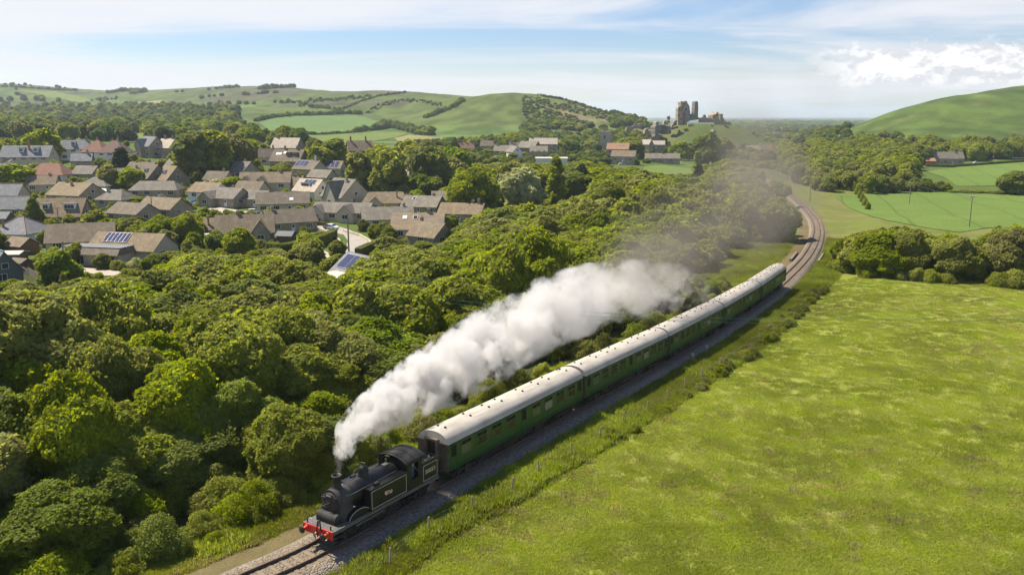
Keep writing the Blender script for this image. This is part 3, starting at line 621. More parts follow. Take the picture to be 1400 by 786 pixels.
def house(px, py, L, D, ev, rise, yaw, roof, wall, label, short, hip=0, hipx=(1, 1), chim=(), dorm=(), solar=None, wing=(), win=3, skyl=(), y=None, cat='house', ridge=None, gwin=True, name=None, pole=None, cm='stone'):
    q = on_ground(px, py) if y is None else at_y(px, py, y)
    e = empty(name or 'house', q, R(yaw)); tag(e, label, cat, 'houses of the village')
    sl = rise/(D/2)
    w = wall_mb(L, D, ev, rise, hip).build('wall', M[wall], e)
    r = gable_roof(L, D, ev, rise, hip=hip, hipx=hipx).build('roof', M[roof], e)
    if ridge:
        mb = MB(); hx = L/2+.35-(hip*(D/2)+.35 if hip else 0); mb.tube([(-hx, 0, ev+rise+.17), (hx, 0, ev+rise+.17)], 0.14, 6)
        if hip:
            for sx in (-1, 1):
                for sy in (-1, 1): mb.tube([(sx*hx, 0, ev+rise+.17), (sx*(L/2+.35), sy*(D/2+.35), ev-.35*sl+.17)], 0.13, 6)
        mb.build('ridge_tiles', M[ridge], r)
    for cx_, cy_, ch in chim: chimney(r, cx_, cy_, ev+rise-abs(cy_)*sl, ch, mat=cm)
    if pole:
        mb = MB(); mb.box(-.2, .2, -.2, .2, -2.5, 2.2); mb.build('chimney', M['brick'], r, (pole[0], pole[1], ev+rise-abs(pole[1])*sl))
    for dx, dw, dh, dm in dorm:                       # dormer windows on the front slope
        yf = -D/2*0.62; zf = ev+rise-abs(yf)*sl; dd = dh/sl if sl > .01 else 1.0
        d = MB(); d.box(-dw/2, dw/2, 0, dd+.4, -0.3, dh)
        do = d.build('dormer', M[dm], r, (dx, yf, zf))
        d = MB(); d.box(-dw/2-.15, dw/2+.15, -0.18, dd+.5, dh+.004, dh+.12); link('dormer_roof', d.mesh('dormer_roof', M['lead' if dm == 'white' else roof]), r, loc=(dx, yf, zf))
        add_window(r, dw*0.74, dh*0.62, (dx, yf-0.03, zf+dh*.2), 0, 2 if dw > 1.7 else 1)
    if solar:
        sx, sw, n, f0, f1 = solar; ang = math.atan2(rise, D/2); ln = math.hypot(rise, D/2)
        mb = MB(); mb.box(-sw/2, sw/2, -ln*(f1-f0)/2, ln*(f1-f0)/2, 0.22, 0.28)
        ym = -(D/2)*(1-(f0+f1)/2); zm = ev+rise*(f0+f1)/2
        so_ = mb.build('solar_panel', M['alu'], r, (sx, ym, zm), (ang, 0, 0)); mb = MB(); u = sw/n
        for k in range(n): mb.box(-sw/2+k*u+.035, -sw/2+(k+1)*u-.035, -ln*(f1-f0)/2+.04, ln*(f1-f0)/2-.04, 0.283, 0.295)
        mb.build('cells', M['solar'], so_)
    for sx, fz, mt in skyl:
        ang = math.atan2(rise, D/2); ym = -(D/2)*(1-fz); zm = ev+rise*fz
        mb = MB(); mb.box(-.55, .55, -.6, .6, .16, .24); o = mb.build('skylight', M['white'], r, (sx, ym, zm), (ang, 0, 0)); mb = MB(); mb.box(-.46, .46, -.5, .5, .243, .255); mb.build('pane', M[mt], o)
    nst = 2 if ev > 4 else 1
    for st in range(nst):
        for k in range(win):
            x = -L/2+L*(k+.5)/win
            if any(abs(x-wx) < ww/2+.9 for wx, ww, wd, wr in wing): continue
            if k == win//2 and st == 0 and win > 1:
                mb = MB(); mb.box(-.45, .45, -.06, .03, 0, 2.02); do = mb.build('door', M['door'], e, (x, -D/2, 0.05)); mb = MB(); mb.box(-.3, .3, -.075, -.062, 1.2, 1.85); mb.build('pane', M['pane'], do)
            else: add_window(e, min(1.7, L/win*.55), 1.1, (x, -D/2, 1.0+st*2.5), 0, 2)
    if gwin:
        for sx in (-1, 1):
            add_window(e, 1.5, 1.15, (sx*L/2, -D*.12, 1.0), sx*PI/2, 1)
            if rise > 3.2 and not hip: add_window(e, 1.0, 0.9, (sx*L/2, 0, ev+.5), sx*PI/2, 0)
    for wx, ww, wd, wr in wing:                        # gabled wing projecting from the front
        Mx = Matrix.Translation((wx, -D/2-wd/2+D*.2, 0)) @ Matrix.Rotation(PI/2, 4, 'Z')
        m1 = wall_mb(wd+D*.4, ww, ev-.02, wr); mb = MB(); mb.add(m1.v, m1.f, 0, False, Mx); mb.build('wing_wall', M[wall], e)
        m1 = gable_roof(wd+D*.4, ww, ev-.02, wr, ov=.25); mb = MB(); mb.add(m1.v, m1.f, 0, False, Mx); mb.build('wing_roof', M[roof], e)
        add_window(e, min(1.5, ww*.45), 1.1, (wx, -D/2-wd, 1.0), 0, 1)
    a = proj(q.x, q.y, q.z+ev+rise); b = proj(q.x, q.y, q.z); cs, sn = math.cos(R(yaw)), math.sin(R(yaw))
    ext = [proj(q.x+cs*u-sn*v_, q.y+sn*u+cs*v_, q.z+1)[0] for u in (-L/2, L/2) for v_ in (-D/2, D/2)]
    HB.append((q.x, q.y, max(L, D)*.55, min(ext), max(ext), a[1], b[1]+4, short))
    return e, r
H = house
e1, r1 = H(183, 355, 15.5, 8.5, 2.5, 2.9, -13, 'roof_brown', 'cream', 'bungalow with six solar panels on its brown roof and a flat-topped front extension', 'solar bungalow', solar=(-2.3, 5.6, 6, .42, .95), chim=((2.6, .8, .9),), win=0, cm='stone_dark')
mb = MB(); mb.box(-7, 7, -2.6, 2.6, -2, 2.45); ex = mb.build('extension', M['stone_pale'], e1, (-3.4, -6.85, 0))
mb = MB(); mb.rings([[(-7.4, -3.2, 2.35), (7.4, -3.2, 2.35), (7.4, 2.598, 2.35), (-7.4, 2.598, 2.35)], [(-6.3, -1.6, 3.55), (6.9, -1.6, 3.55), (6.9, 2.598, 3.55), (-6.3, 2.598, 3.55)]], smooth=False); mb.build('tiled_skirt', M['roof_brown'], ex)
mb = MB(); mb.box(-6.4, 7.0, -1.7, 2.59, 3.553, 3.66); mb.build('flat_roof', M['lead'], ex)
for wx, ww in ((-4.6, 1.0), (-2.6, 3.6), (2.6, 1.3), (5.8, .9)): add_window(ex, ww, 1.6 if ww > 3 else 1.1, (wx, -2.6, .4 if ww > 3 else .95), 0, 3 if ww > 3 else 1)
H(114, 341, 13.5, 9, 2.4, 3.4, 20, 'roof_brown', 'cream', 'house with a broad dark brown roof and sunlit left gable beside the solar bungalow', 'dark-roofed house', win=3)
H(33, 331, 9.5, 10.5, 2.6, 3.3, -8, 'roof_slate', 'render', 'hipped grey slate bungalow with orange ridge tiles at the left edge', 'hipped slate bungalow', hip=.8, ridge='roof_orange', pole=(-2.2, -3.4), win=2)
H(2, 388, 6, 5.5, 2.6, 3.4, -42, 'roof_slate', 'tealwall', 'dark slate-hung gable with teal bargeboards cut by the left edge', 'teal-trimmed gable', win=1, ridge='tealpaint')
H(12, 361, 6, 4, 2.1, .4, 5, 'flatpale', 'timber', 'brown timber shed with a pale flat roof left of the leaning board fence', 'timber shed', win=0, gwin=False, cat='shed', name='shed')
H(31, 347, 5.2, 4.4, 1.9, 1.5, -25, 'roof_brown', 'timber', 'brown-roofed garage just below the hipped slate bungalow', 'brown garage', win=0, gwin=False, cat='garage', name='garage')
H(30, 372, 3, 2.6, 2.0, .6, -20, 'roof_brown', 'timber', 'tiny timber shed right beside the pale flat-roofed shed', 'tiny shed', win=0, gwin=False, cat='shed', name='shed')
H(88, 306, 12.5, 9, 2.5, 4.3, 3, 'roof_brown', 'stone_dark', 'brown-roofed chalet house with two white box dormers', 'dormer chalet', dorm=((-3.2, 1.7, 1.5, 'white'), (3.0, 3.3, 1.5, 'white')), win=3)
H(9, 296, 14, 8, 2.5, 3.1, 3, 'roof_slate', 'cream', 'long blue-grey slate house cut by the left edge, the nearer of two', 'near slate house', ridge='roof_orange', win=3)
H(-2, 309, 6.5, 4.5, 2.1, 1.4, 2, 'roof_slate', 'tealwall', 'small slate lean-to with a wide window at the left edge', 'slate lean-to', win=1, gwin=False)
H(4, 277, 13, 8, 2.5, 3.2, 3, 'roof_slate', 'cream', 'blue-grey slate house at the left edge behind a similar nearer one', 'far slate house', ridge='roof_orange')
H(72, 249, 14, 9, 2.8, 3.6, -6, 'roof_red', 'render', 'white bungalow with a large reddish brown hipped roof', 'red-brown hipped bungalow', hip=.85, win=4)
H(42, 231, 18, 9, 4.6, 4.0, 4, 'roof_slate', 'cream', 'big dark slate house with white dormer gables and a tall chimney', 'big slate house', dorm=((-1.5, 1.8, 2.0, 'white'), (3.8, 1.8, 2.0, 'white')), chim=((1.0, -1.5, 3.4),), win=5, cm='brick')
H(14, 232, 8, 6, 3.2, 2.6, -20, 'roof_grey', 'render', 'low pale-fronted annexe left of the big slate house', 'pale annexe', win=2)
H(99, 219, 14, 7.5, 4.6, 3.4, 12, 'roof_slate', 'render', 'slate house with a white left gable and brick chimneys at both ends', 'white-gabled slate house', chim=((-6.2, 0, 1.3), (6.2, 0, 1.3)), dorm=((1.5, 1.7, 1.6, 'white'),), win=4, cm='brick')
H(114, 231, 7, 6, 3.2, 2.5, 15, 'roof_slate', 'stone', 'small grey cottage in front of the white-gabled slate house', 'grey cottage', chim=((2, 0, 1.2),), win=2)
H(136, 223, 9.5, 9.5, 4.6, 4.4, -4, 'roof_red', 'render', 'white house with a hipped red tiled roof and tall chimney, left of a pair', 'left red-roofed house', hip=.9, chim=((-.6, 1, 1.6),), win=3, cm='brick')
H(160, 224, 10.5, 9.5, 4.6, 4.4, -4, 'roof_red', 'render', 'white house with a hipped red tiled roof partly hidden by a dark conifer', 'right red-roofed house', hip=.9, chim=((-1.6, 1, 1.6),), win=3, cm='brick')
H(208, 215, 9, 8, 5, 4.0, -35, 'roof_slate', 'stone', 'stone house with steep gables and dark slate roof below the paddock', 'steep slate house', chim=((3, 0, 1.4),), wing=((-1, 4, 2, 3),))
H(232, 216, 8.5, 7, 4.6, 3.6, -30, 'roof_pale', 'stone', 'stone house with a pale slate roof beside the steep slate house', 'pale-slated house', chim=((3, 0, 1.3), (-2, 0, 1.3)))
H(106, 276, 13, 11, 2.5, 3.4, -20, 'roof_brown', 'stone', 'brown-roofed bungalow with a broad shaded right gable and chimney', 'broad-gabled bungalow', chim=((-3.6, 0, .9), (0, -1.5, 1.0)), win=2)
H(136, 264, 10.5, 8.5, 2.4, 2.6, -8, 'roof_grey', 'stone', 'low grey hipped bungalow beside a green garden shed roof', 'grey hipped bungalow', hip=.9, win=3)
H(162, 283, 9.5, 8, 2.4, 2.6, -18, 'roof_grey', 'stone', 'pale-roofed bungalow behind a parked pale car', 'pale-roofed bungalow', hip=.7, chim=((-2.4, -1, 1.0),), win=2)
H(184, 303, 11.5, 8.5, 2.5, 2.5, -26, 'roof_brown', 'stone', 'brown bungalow with a white-framed window in its shaded right gable, nearest of its row', 'white-windowed bungalow', win=3)
H(226, 296, 12.5, 8.5, 2.5, 2.7, -24, 'roof_brown', 'stone', 'brown bungalow with a right gable behind two rounded green trees', 'bungalow behind the twin trees', chim=((-1, .5, .9),), win=3)
H(216, 269, 15, 8, 2.4, 2.5, 2, 'roof_grey', 'stone', 'long low bungalow with a wide grey-brown roof below two steep gabled houses', 'long low bungalow', hip=.5, win=4)
H(210, 254, 8, 8.5, 2.8, 4.4, -38, 'roof_brown', 'stone_dark', 'steep brown chalet with a lit roof slope and white dormer, the left of two', 'left steep chalet', dorm=((0, 1.4, 1.3, 'white'),), win=2)
H(236, 256, 8, 8.5, 2.8, 4.4, -40, 'roof_brown', 'stone_dark', 'steep brown chalet with dark right gable beside the golden shrub', 'right steep chalet', dorm=((-.6, 1.3, 1.3, 'white'),), win=2)
H(279, 232, 12, 7, 3.4, 4.1, 6, 'roof_slate', 'stone_pale', 'slate-roofed stone house with three big dormers and orange chimneys', 'dormered stone house', dorm=((-2.2, 2.0, 1.7, 'lead'), (1.2, 2.0, 1.7, 'lead')), chim=((-5.4, 0, 1.5), (5.4, 0, 1.5), (2.5, 1, 1.2)), win=3, cm='brick')
H(322, 243, 15, 9.5, 2.8, 3.2, -22, 'roof_grey', 'stone', 'big weathered grey stone-tiled house behind the red car', 'grey stone-tiled house', chim=((-4, .5, 1.1), (4.5, .5, 1.0)), win=3)
H(287, 272, 10, 8.5, 2.5, 2.6, -22, 'roof_brown', 'render', 'brown bungalow with a white front beside the golden shrub', 'white-fronted bungalow', chim=((-1, .6, .8),), win=2)
H(312, 281, 11.5, 9, 2.5, 2.8, -22, 'roof_grey', 'stone', 'grey-brown bungalow with a dark right gable and a lit front wing', 'winged bungalow', chim=((2, .6, .8),), wing=((-3, 4.5, 2.5, 2.0),), win=2)
H(350, 282, 10, 8, 2.4, 2.3, -20, 'roof_grey', 'stone', 'low grey bungalow between the winged bungalow and a long barn roof', 'low grey bungalow', win=2)
H(388, 289, 15, 9, 2.7, 2.9, 13, 'roof_brown', 'cream', 'long bungalow with a big plain brown roof and a lit cream left gable', 'cream-gabled bungalow', skyl=((2.5, .35, 'white'),), win=4)
H(396, 315, 12.5, 8.5, 2.5, 2.9, 28, 'roof_brown', 'stone', 'brown-roofed bungalow with lawn beside the pale lane', 'lane-side bungalow', chim=((-4.2, 0, .9),), win=3)
e2, r2 = H(337, 330, 13, 8.5, 2.6, 3.7, 14, 'roof_brown', 'stone', 'stone cottage with a white door in its left gable and a lit front wing', 'stone cottage', chim=((-1.6, .2, 1.0),), wing=((3.6, 4.4, 1.8, 3.0),), win=3)
mb = MB(); mb.box(-1.6, 1.6, -1.3, 1.3, -2, 2.2); a_ = mb.build('porch', M['stone_pale'], e2, (-8.1, -2.6, 0)); mb = MB(); mb.box(-1.8, 1.8, -1.5, 1.5, 2.203, 2.35); mb.build('flat_roof', M['flatpale'], a_)
mb = MB(); mb.box(-.45, .45, -.04, .04, .05, 2.05); mb.build('door', M['white'], e2, (-6.52, -1.0, 0), (0, 0, -PI/2))
H(301, 325, 6.5, 6, 2.3, 2.4, 10, 'roof_brown', 'stone', 'low brown annexe with a tall square chimney left of the stone cottage', 'chimneyed annexe', pole=(-2.2, -1.8), win=1)
H(8, 245, 10, 7, 2.6, 2.6, -15, 'roof_grey', 'stone', 'grey roof half buried in trees at the left edge', 'half-buried grey house', win=2)
H(365, 259, 17, 9, 2.6, 3.2, 6, 'roof_brown', 'cream', 'wide dark brown bungalow with two lit front gables', 'twin-gabled bungalow', chim=((4.8, 0, .9),), wing=((-6.0, 4, 2, 2.2), (-.6, 4, 2, 2.2)), win=3)
H(394, 216, 13, 9, 5.0, 4.4, -12, 'roof_pale', 'stone', 'tall pale-roofed hall with a shaded right gable behind the terrace', 'pale-roofed hall', chim=((-5, 0, 1.2),), win=4)
H(368, 225, 8, 7, 3.2, 3.4, 14, 'roof_brown', 'cream', 'brown-roofed house with a small lit left gable in the trees', 'small lit-gabled house', chim=((2, 0, 1.3),), win=2)
H(397, 231, 14, 9, 3.4, 4.6, -18, 'roof_brown', 'stone', 'terrace with skylights and two hooded dormers below the pale-roofed hall', 'terrace with dormers', dorm=((1.0, 1.9, 1.7, 'roof_brown'), (4.2, 1.9, 1.7, 'roof_brown')), skyl=((-4.6, .6, 'white'), (-3.2, .6, 'white'), (-1.2, .7, 'white')), chim=((-2, 0, 1.3), (3.8, 0, 1.3)), win=4)
H(424, 241, 11, 8.5, 3.0, 3.2, -30, 'roof_brown', 'cream', 'brown house with a broad solar array and a white chimney', 'broad solar house', solar=(-2.2, 6, 3, .3, .9), chim=((3.2, 0, 1.8),), win=2, cm='white')
H(456, 239, 9, 7.5, 2.8, 2.8, -12, 'roof_brown', 'cream', 'house almost hidden by trees with dark solar panels filling its roof', 'hidden solar house', solar=(0, 6.5, 4, .15, .9), win=2)
H(427, 271, 10, 8, 2.6, 3.6, -32, 'roof_pale', 'render', 'pale-roofed house with dark solar panels and a white front', 'pale solar house', solar=(0.5, 5.0, 3, .55, .93), dorm=((-.5, 4.2, 1.1, 'white'),), win=2)
H(407, 263, 5, 5, 2.6, 3.0, -20, 'roof_brown', 'cream', 'little steep-roofed brown house left of the pale solar house', 'little steep house', chim=((-1.5, 0, 1.4), (.5, 0, 1.3)), win=1)
H(473, 280, 11, 12, 2.9, 5.4, -42, 'roof_grey', 'cream', 'large steep grey-roofed house with a big lit front gable and two attic vents', 'steep gabled house', chim=((2.6, -1.2, 1.3),), wing=((.8, 6.2, 1.2, 5.0),), dorm=((-3.9, 1.5, 1.5, 'roof_grey'),), win=2)
H(471, 301, 17, 7.5, 2.5, 2.4, -12, 'roof_grey', 'cream', 'long low bungalow with two lit front gables behind the white car', 'bungalow behind the white car', chim=((2.2, .5, .9),), wing=((-6.4, 4.6, 1.6, 2.0), (2.6, 4.6, 2.2, 2.2)), win=4)
H(528, 287, 14.5, 9.5, 2.5, 3.0, 6, 'roof_brown', 'cream', 'brown hipped bungalow with a thin tall flue and lit front gable', 'tall-flued bungalow', hip=.4, pole=(3.6, -2.4), wing=((-3.2, 4.4, 1.6, 2.0),), win=3)
H(530, 310, 13.5, 8.5, 2.5, 2.8, 12, 'roof_grey', 'cream', 'grey-brown bungalow with a lit left gable and a carport in front of the flued bungalow', 'carport bungalow', chim=((4.6, .4, 1.0),), win=2)
H(580, 292, 11.5, 8.5, 2.5, 2.9, -18, 'roof_grey', 'stone', 'sandy grey bungalow with a small dark skylight and shaded right gable', 'sandy grey bungalow', skyl=((-2.6, .7, 'pane'),), chim=((-4.4, .3, .9), (3.2, .3, .9)), win=3)
H(633, 302, 12.5, 8, 2.4, 2.6, -14, 'roof_brown', 'stone', 'brown bungalow with two thin chimneys, rightmost of its row', 'rightmost brown bungalow', chim=((3.0, .3, .9), (4.8, 0, 1.2)), win=3)
H(573, 325, 12.5, 8.5, 2.6, 3.4, -2, 'roof_lichen', 'cream', 'bungalow with orange lichen stripes on its roof and two skylights', 'lichen-striped bungalow', skyl=((-3.2, .72, 'white'), (-.6, .72, 'pane')), chim=((2.5, .2, 1.2),), win=3)
H(590, 334, 8.5, 7.5, 2.3, 2.9, -38, 'roof_brown', 'stone', 'ribbed brown roof with a dark front gable set against the lichen-striped bungalow', 'ribbed brown house', chim=((-3.2, .2, 1.0),), win=1)
e3, r3 = H(492, 388, 6.5, 7, 2.3, 2.7, -48, 'roof_slate', 'stone', 'small stone house with solar panels and a flat-roofed garage deep in the trees', 'house in the trees', solar=(0, 5.0, 2, .2, .9), win=1, y=141)
mb = MB(); mb.box(-3, 3, -2.6, 2.6, -2, 2.3); a_ = mb.build('garage', M['stone_pale'], e3, (1.5, -6.2, 0)); mb = MB(); mb.box(-3.25, 3.25, -2.85, 2.85, 2.303, 2.5); mb.build('flat_roof', M['flatpale'], a_); mb = MB(); mb.box(-1.2, 1.2, -.03, .03, 0, 1.95); mb.build('garage_door', M['soot'], a_, (-3.0, -.6, 0), (0, 0, PI/2))
H(574, 260, 5.5, 7, 3.6, 5.0, -62, 'roof_pale', 'cream', 'narrow pale gable peeping out of the tall trees', 'peeping gable', win=1)
H(551, 258, 6, 6, 3.6, 3.6, -20, 'roof_pale', 'cream', 'pale house front glimpsed between branches left of the peeping gable', 'glimpsed pale house', win=1)
for hx, hy, hl, hr, hw, hyaw, lab, sh in ((197, 241, 10, 'roof_brown', 'stone', -12, 'brown roof just behind the left steep chalet', 'roof behind the chalets'), (60, 262, 9, 'roof_brown', 'cream', 12, 'small brown bungalow between the dormer chalet and the red-brown hipped bungalow', 'small middle bungalow'), (121, 247, 8, 'roof_grey', 'stone', -10, 'small grey garage-like house below the left red-roofed house', 'small grey house'), (247, 237, 9, 'roof_grey', 'stone', -18, 'low grey house left of the dormered stone house', 'low grey house'), (345, 270, 9, 'roof_brown', 'cream', -15, 'small brown bungalow in front of the twin-gabled bungalow', 'small front bungalow'), (441, 251, 9, 'roof_grey', 'cream', -25, 'grey-roofed house behind the pale solar house', 'house behind the pale solar house'), (500, 266, 10, 'roof_brown', 'stone', -10, 'brown-roofed house just behind the steep gabled house', 'brown house behind the gables'), (610, 283, 9, 'roof_grey', 'stone', 8, 'grey roof right behind the sandy grey bungalow', 'grey roof behind'), (25, 250, 9, 'roof_grey', 'render', 15, 'small pale house among trees left of the red-brown hipped bungalow', 'small pale house'), (180, 250, 8, 'roof_grey', 'stone', 20, 'little grey house among the garden trees below the red-roofed pair', 'little grey house'), (300, 255, 8, 'roof_brown', 'stone', -14, 'little brown house left of the spreading green tree', 'little brown house')):
    H(hx, hy, hl, 7, 2.5, 2.6, hyaw, hr, hw, lab, sh, chim=((hl*.25, .3, .9),), win=2)
# the old village below the castle
H(692, 216, 15, 8, 4.6, 3.4, -10, 'roof_grey', 'stone', 'grey stone cottage row at the left end of the old village', 'left village row', y=560, chim=((-6, 0, 1.6), (6, 0, 1.6)), win=3)
H(708, 212, 12, 8, 4.8, 3.6, 6, 'roof_grey', 'stone', 'stone cottage with tall chimneys in the old village behind the pale gable', 'tall-chimneyed cottage', y=590, chim=((-5, 0, 2.2), (5, 0, 2.2)), win=3)
H(703, 217, 9, 7, 4.4, 3.4, -62, 'roof_grey', 'render', 'cottage with a pale gable end in the old village', 'pale-gabled cottage', y=545, win=1)
H(724, 212, 13, 9, 5.0, 4.0, -35, 'roof_grey', 'stone_dark', 'dark-gabled stone house in the middle of the old village', 'dark-gabled village house', y=575, chim=((-4, 0, 1.8),), win=2)
H(743, 207, 19, 9, 5.0, 3.8, -6, 'roof_pale', 'stone', 'long pale-roofed stone house at the top of the old village', 'long pale village house', y=585, chim=((-8.5, 0, 1.6),), win=5)
H(737, 216, 11, 7, 4.2, 3.2, -8, 'roof_grey', 'stone', 'low grey cottage in front of the long pale village house', 'low village cottage', y=550, win=3)
H(754, 224, 17, 7, 3.0, .5, -3, 'flatpale', 'render', 'long white flat roof among trees left of the poplar', 'white flat roof', y=470, win=0, gwin=False)
H(637, 211, 12, 8, 4.4, 3.6, 5, 'roof_red', 'brick', 'reddish house with clustered chimneys beyond the big trees', 'reddish far house', y=620, chim=((-4, 0, 2), (0, 0, 2), (4, 0, 2)), win=3, cm='brick')
H(668, 208, 11, 8, 4.4, 3.6, -8, 'roof_brown', 'stone', 'brown cottage between the reddish far house and the old village', 'brown far cottage', y=620, chim=((4, 0, 1.8),), win=3)
H(492, 219, 11, 8, 4.6, 4.2, 20, 'roof_brown', 'brick', 'brown house with brick chimneys half hidden behind the tall trees', 'half-hidden brick house', y=400, chim=((-4, 0, 1.8), (3, 0, 1.8)), win=2, cm='brick')
H(845, 210, 15, 8, 3.2, 3.8, -14, 'roof_orange', 'stone', 'big orange-tiled roof below the church tower', 'orange-roofed house', y=600, skyl=((2, .6, 'pane'), (4.2, .6, 'pane')), win=3)
H(853, 221, 15, 8, 3.4, 3.4, -20, 'roof_brown', 'stone', 'brown-roofed house in front of the orange-tiled roof', 'brown house by the car park', y=540, win=3)
H(905, 222, 23, 8, 2.8, 3.2, -3, 'roof_grey', 'stone', 'long grey-roofed school-like building above the small pasture', 'long grey building', y=585, chim=((0, 0, 1.4),), win=6)
H(883, 203, 9, 7, 3.2, 3.4, -40, 'roof_pale', 'stone', 'pale-roofed cottage with a front gable under the castle gatehouse', 'pale cottage under the castle', y=660, win=2)
H(897, 203, 13, 7, 3.0, 2.8, -12, 'roof_pale', 'stone', 'pale stone-tiled cottage row right of the gatehouse cottage', 'pale row under the castle', y=668, win=3)
for px_h, lab in ((1029, 'tiny pale house among far trees beyond the smoke, leftmost of three'), (1036, 'tiny brown house among far trees beyond the smoke, middle of three'), (1045, 'tiny reddish house among far trees beyond the smoke, rightmost of three')):
    H(px_h, 213, 10, 7, 4.5, 3, -10, {1029: 'roof_grey', 1036: 'roof_brown', 1045: 'roof_red'}[px_h], 'cream', lab, 'far house', y=640, win=2)
H(1294, 224, 19, 7, 3.6, 4.0, -3, 'roof_grey', 'stone', 'long stone farmhouse with a grey roof under the right-hand hill', 'farmhouse', chim=((-9, 0, 1.5), (4.5, 0, 1.4)), win=4)
H(1270, 225, 6, 5, 2.4, 1.6, -3, 'roof_orange', 'brick', 'small orange-brown outbuilding at the left end of the farmhouse', 'farm outbuilding', win=0, gwin=False, cat='outbuilding', name='outbuilding')
H(142, 271, 4.5, 3.5, 2.0, .9, -15, 'tealpaint', 'timber', 'garden shed with a green roof beside the grey hipped bungalow', 'green-roofed shed', win=0, gwin=False, cat='shed', name='shed')
H(392, 333, 3.6, 3, 1.9, .8, -10, 'lead', 'timber', 'brown garden shed between the stone cottage and the clipped hedge', 'brown garden shed', win=0, gwin=False, cat='shed', name='shed')
# church tower
q = at_y(828, 206, 690); ct = empty('church_tower', q, R(-20)); tag(ct, 'square grey church tower with battlements rising behind trees', 'church tower')
mb = MB(); mb.box(-3.6, 3.6, -3.6, 3.6, -4, 14.5); mb.build('shaft', M['stone_pale'], ct)
mb = MB(); mb.box(-3.8, 3.8, -3.8, 3.8, 14.503, 14.9)
for sx in (-1, -.33, .33, 1):
    for sy in (-1, -.33, .33, 1):
        if max(abs(sx), abs(sy)) == 1: mb.box(sx*3.35-.45, sx*3.35+.45, sy*3.35-.45, sy*3.35+.45, 14.9, 16.1)
mb.build('battlements', M['stone_pale'], ct)
for rz in (0, PI/2, -PI/2): add_window(ct, 1.1, 2.4, (3.6*math.sin(rz), -3.6*math.cos(rz), 9.5), rz, 1, 'stone')
HB.append((q.x, q.y, 5, 822, 834, 180, 206, 'church tower'))
# thin spire on the far left village
q = at_y(613, 209, 640); e = empty('bell_turret', q); tag(e, 'slim pale turret with a pointed cap among far roofs', 'turret'); mb = MB(); mb.box(-1.2, 1.2, -1.2, 1.2, -3, 6.5); mb.build('shaft', M['cream'], e); mb = MB(); mb.rings([[(-1.4, -1.4, 6.5), (1.4, -1.4, 6.5), (1.4, 1.4, 6.5), (-1.4, 1.4, 6.5)], [(-.1, -.1, 9.5), (.1, -.1, 9.5), (.1, .1, 9.5), (-.1, .1, 9.5)]], smooth=False); mb.build('cap', M['lead'], e)

# ------------------------------------------------------------------ castle ruin
cb = Vector((172, 800, H1(172, 800)))
castle = empty('castle_ruin', cb, 0); tag(castle, 'ruined grey stone castle with a tall broken keep crowning a steep grassy mound', 'castle')
def ruin(name, pts, y0, th, mat='stone_dark', yaw=0, holes=(), jag=1.2, seed=1, thy=None):
    """thick masonry block: outline in picture pixels at distance y0, gets its real width, height and thickness"""
    rr = random.Random(seed); W3 = [at_y(a, b, y0) for a, b in pts]
    P = []
    for i, p in enumerate(W3):
        nx = W3[(i+1) % len(W3)]; P.append((p.x, p.z)); n = max(1, int((nx-p).length/1.3))
        for k in range(1, n):
            m_ = p.lerp(nx, k/n); top = m_.z > min(w_.z for w_ in W3)+2.5
            P.append((m_.x+rr.uniform(-.35, .35)*jag*.6, m_.z+(rr.uniform(-.5, .5)*jag if top else 0)))
    cxm = sum(p[0] for p in P)/len(P); Mx = Matrix.Translation(-cb) @ Matrix.Translation((cxm, y0, 0)) @ Matrix.Rotation(R(yaw), 4, 'Z') @ Matrix.Translation((-cxm, -y0, 0))
    mb = MB(); mb.prism(P, y0-th/2, y0+th/2, 'y', 0, Mx); o = mb.build(name, M[mat], castle)
    for (hx, hy, hw, hh) in holes:
        c_ = at_y(hx, hy, y0); mb = MB(); mb.box(c_.x-hw/2, c_.x+hw/2, y0-th/2-.06, y0-th/2+.3, c_.z-hh/2, c_.z+hh/2, 0, Mx); mb.build('opening', M['soot'], o)
    return o
ruin('keep_wall', [(925, 171), (925, 149), (926.5, 146), (929, 146.5), (930, 147), (931.5, 148), (932, 171)], 792, 5, 'stone', 14, ((927, 150, 1, 1.8), (930, 150.5, 1, 1.8), (926.5, 158, .9, 1.5), (929.5, 163, .9, 1.6)), 1.0, 2)
ruin('keep_tower', [(928.5, 170), (928.5, 139.5), (930, 138.2), (931.5, 140), (933, 138.4), (934.5, 139), (936, 138.2), (937.5, 138.6), (938.5, 142), (941, 145), (941.5, 149), (942.2, 152), (942, 163), (936, 169)], 800, 6, 'stone', 14, ((933.5, 143, 1, 2.2), (936, 150, 1.2, 2.4), (939.5, 155, 1, 3), (931, 147, 1, 2), (935, 160, 1.4, 3)), 1.3, 3)
ruin('keep_buttress', [(937, 168), (937, 156), (939, 152), (941, 156), (942, 162), (941, 166)], 794, 6, 'stone', -30, (), .6, 4)
ruin('broken_tower', [(946.5, 161), (946.8, 153), (947.5, 146), (948, 139.5), (950, 138.6), (951.5, 139), (952.8, 140), (953, 150), (952.6, 162), (950, 162.5)], 802, 5, 'stone_dark', 20, (), .5, 5)
ruin('fallen_wall', [(942, 162), (944, 157), (947, 155), (949, 160), (955, 161), (955, 163.5), (943, 165)], 798, 6, 'stone_dark', 0, (), .7, 6)
ruin('inner_wall', [(955, 168), (956, 162), (960, 160.3), (965, 161), (970, 161.2), (975, 163), (976, 168)], 803, 3, 'stone', 8, (), .7, 7)
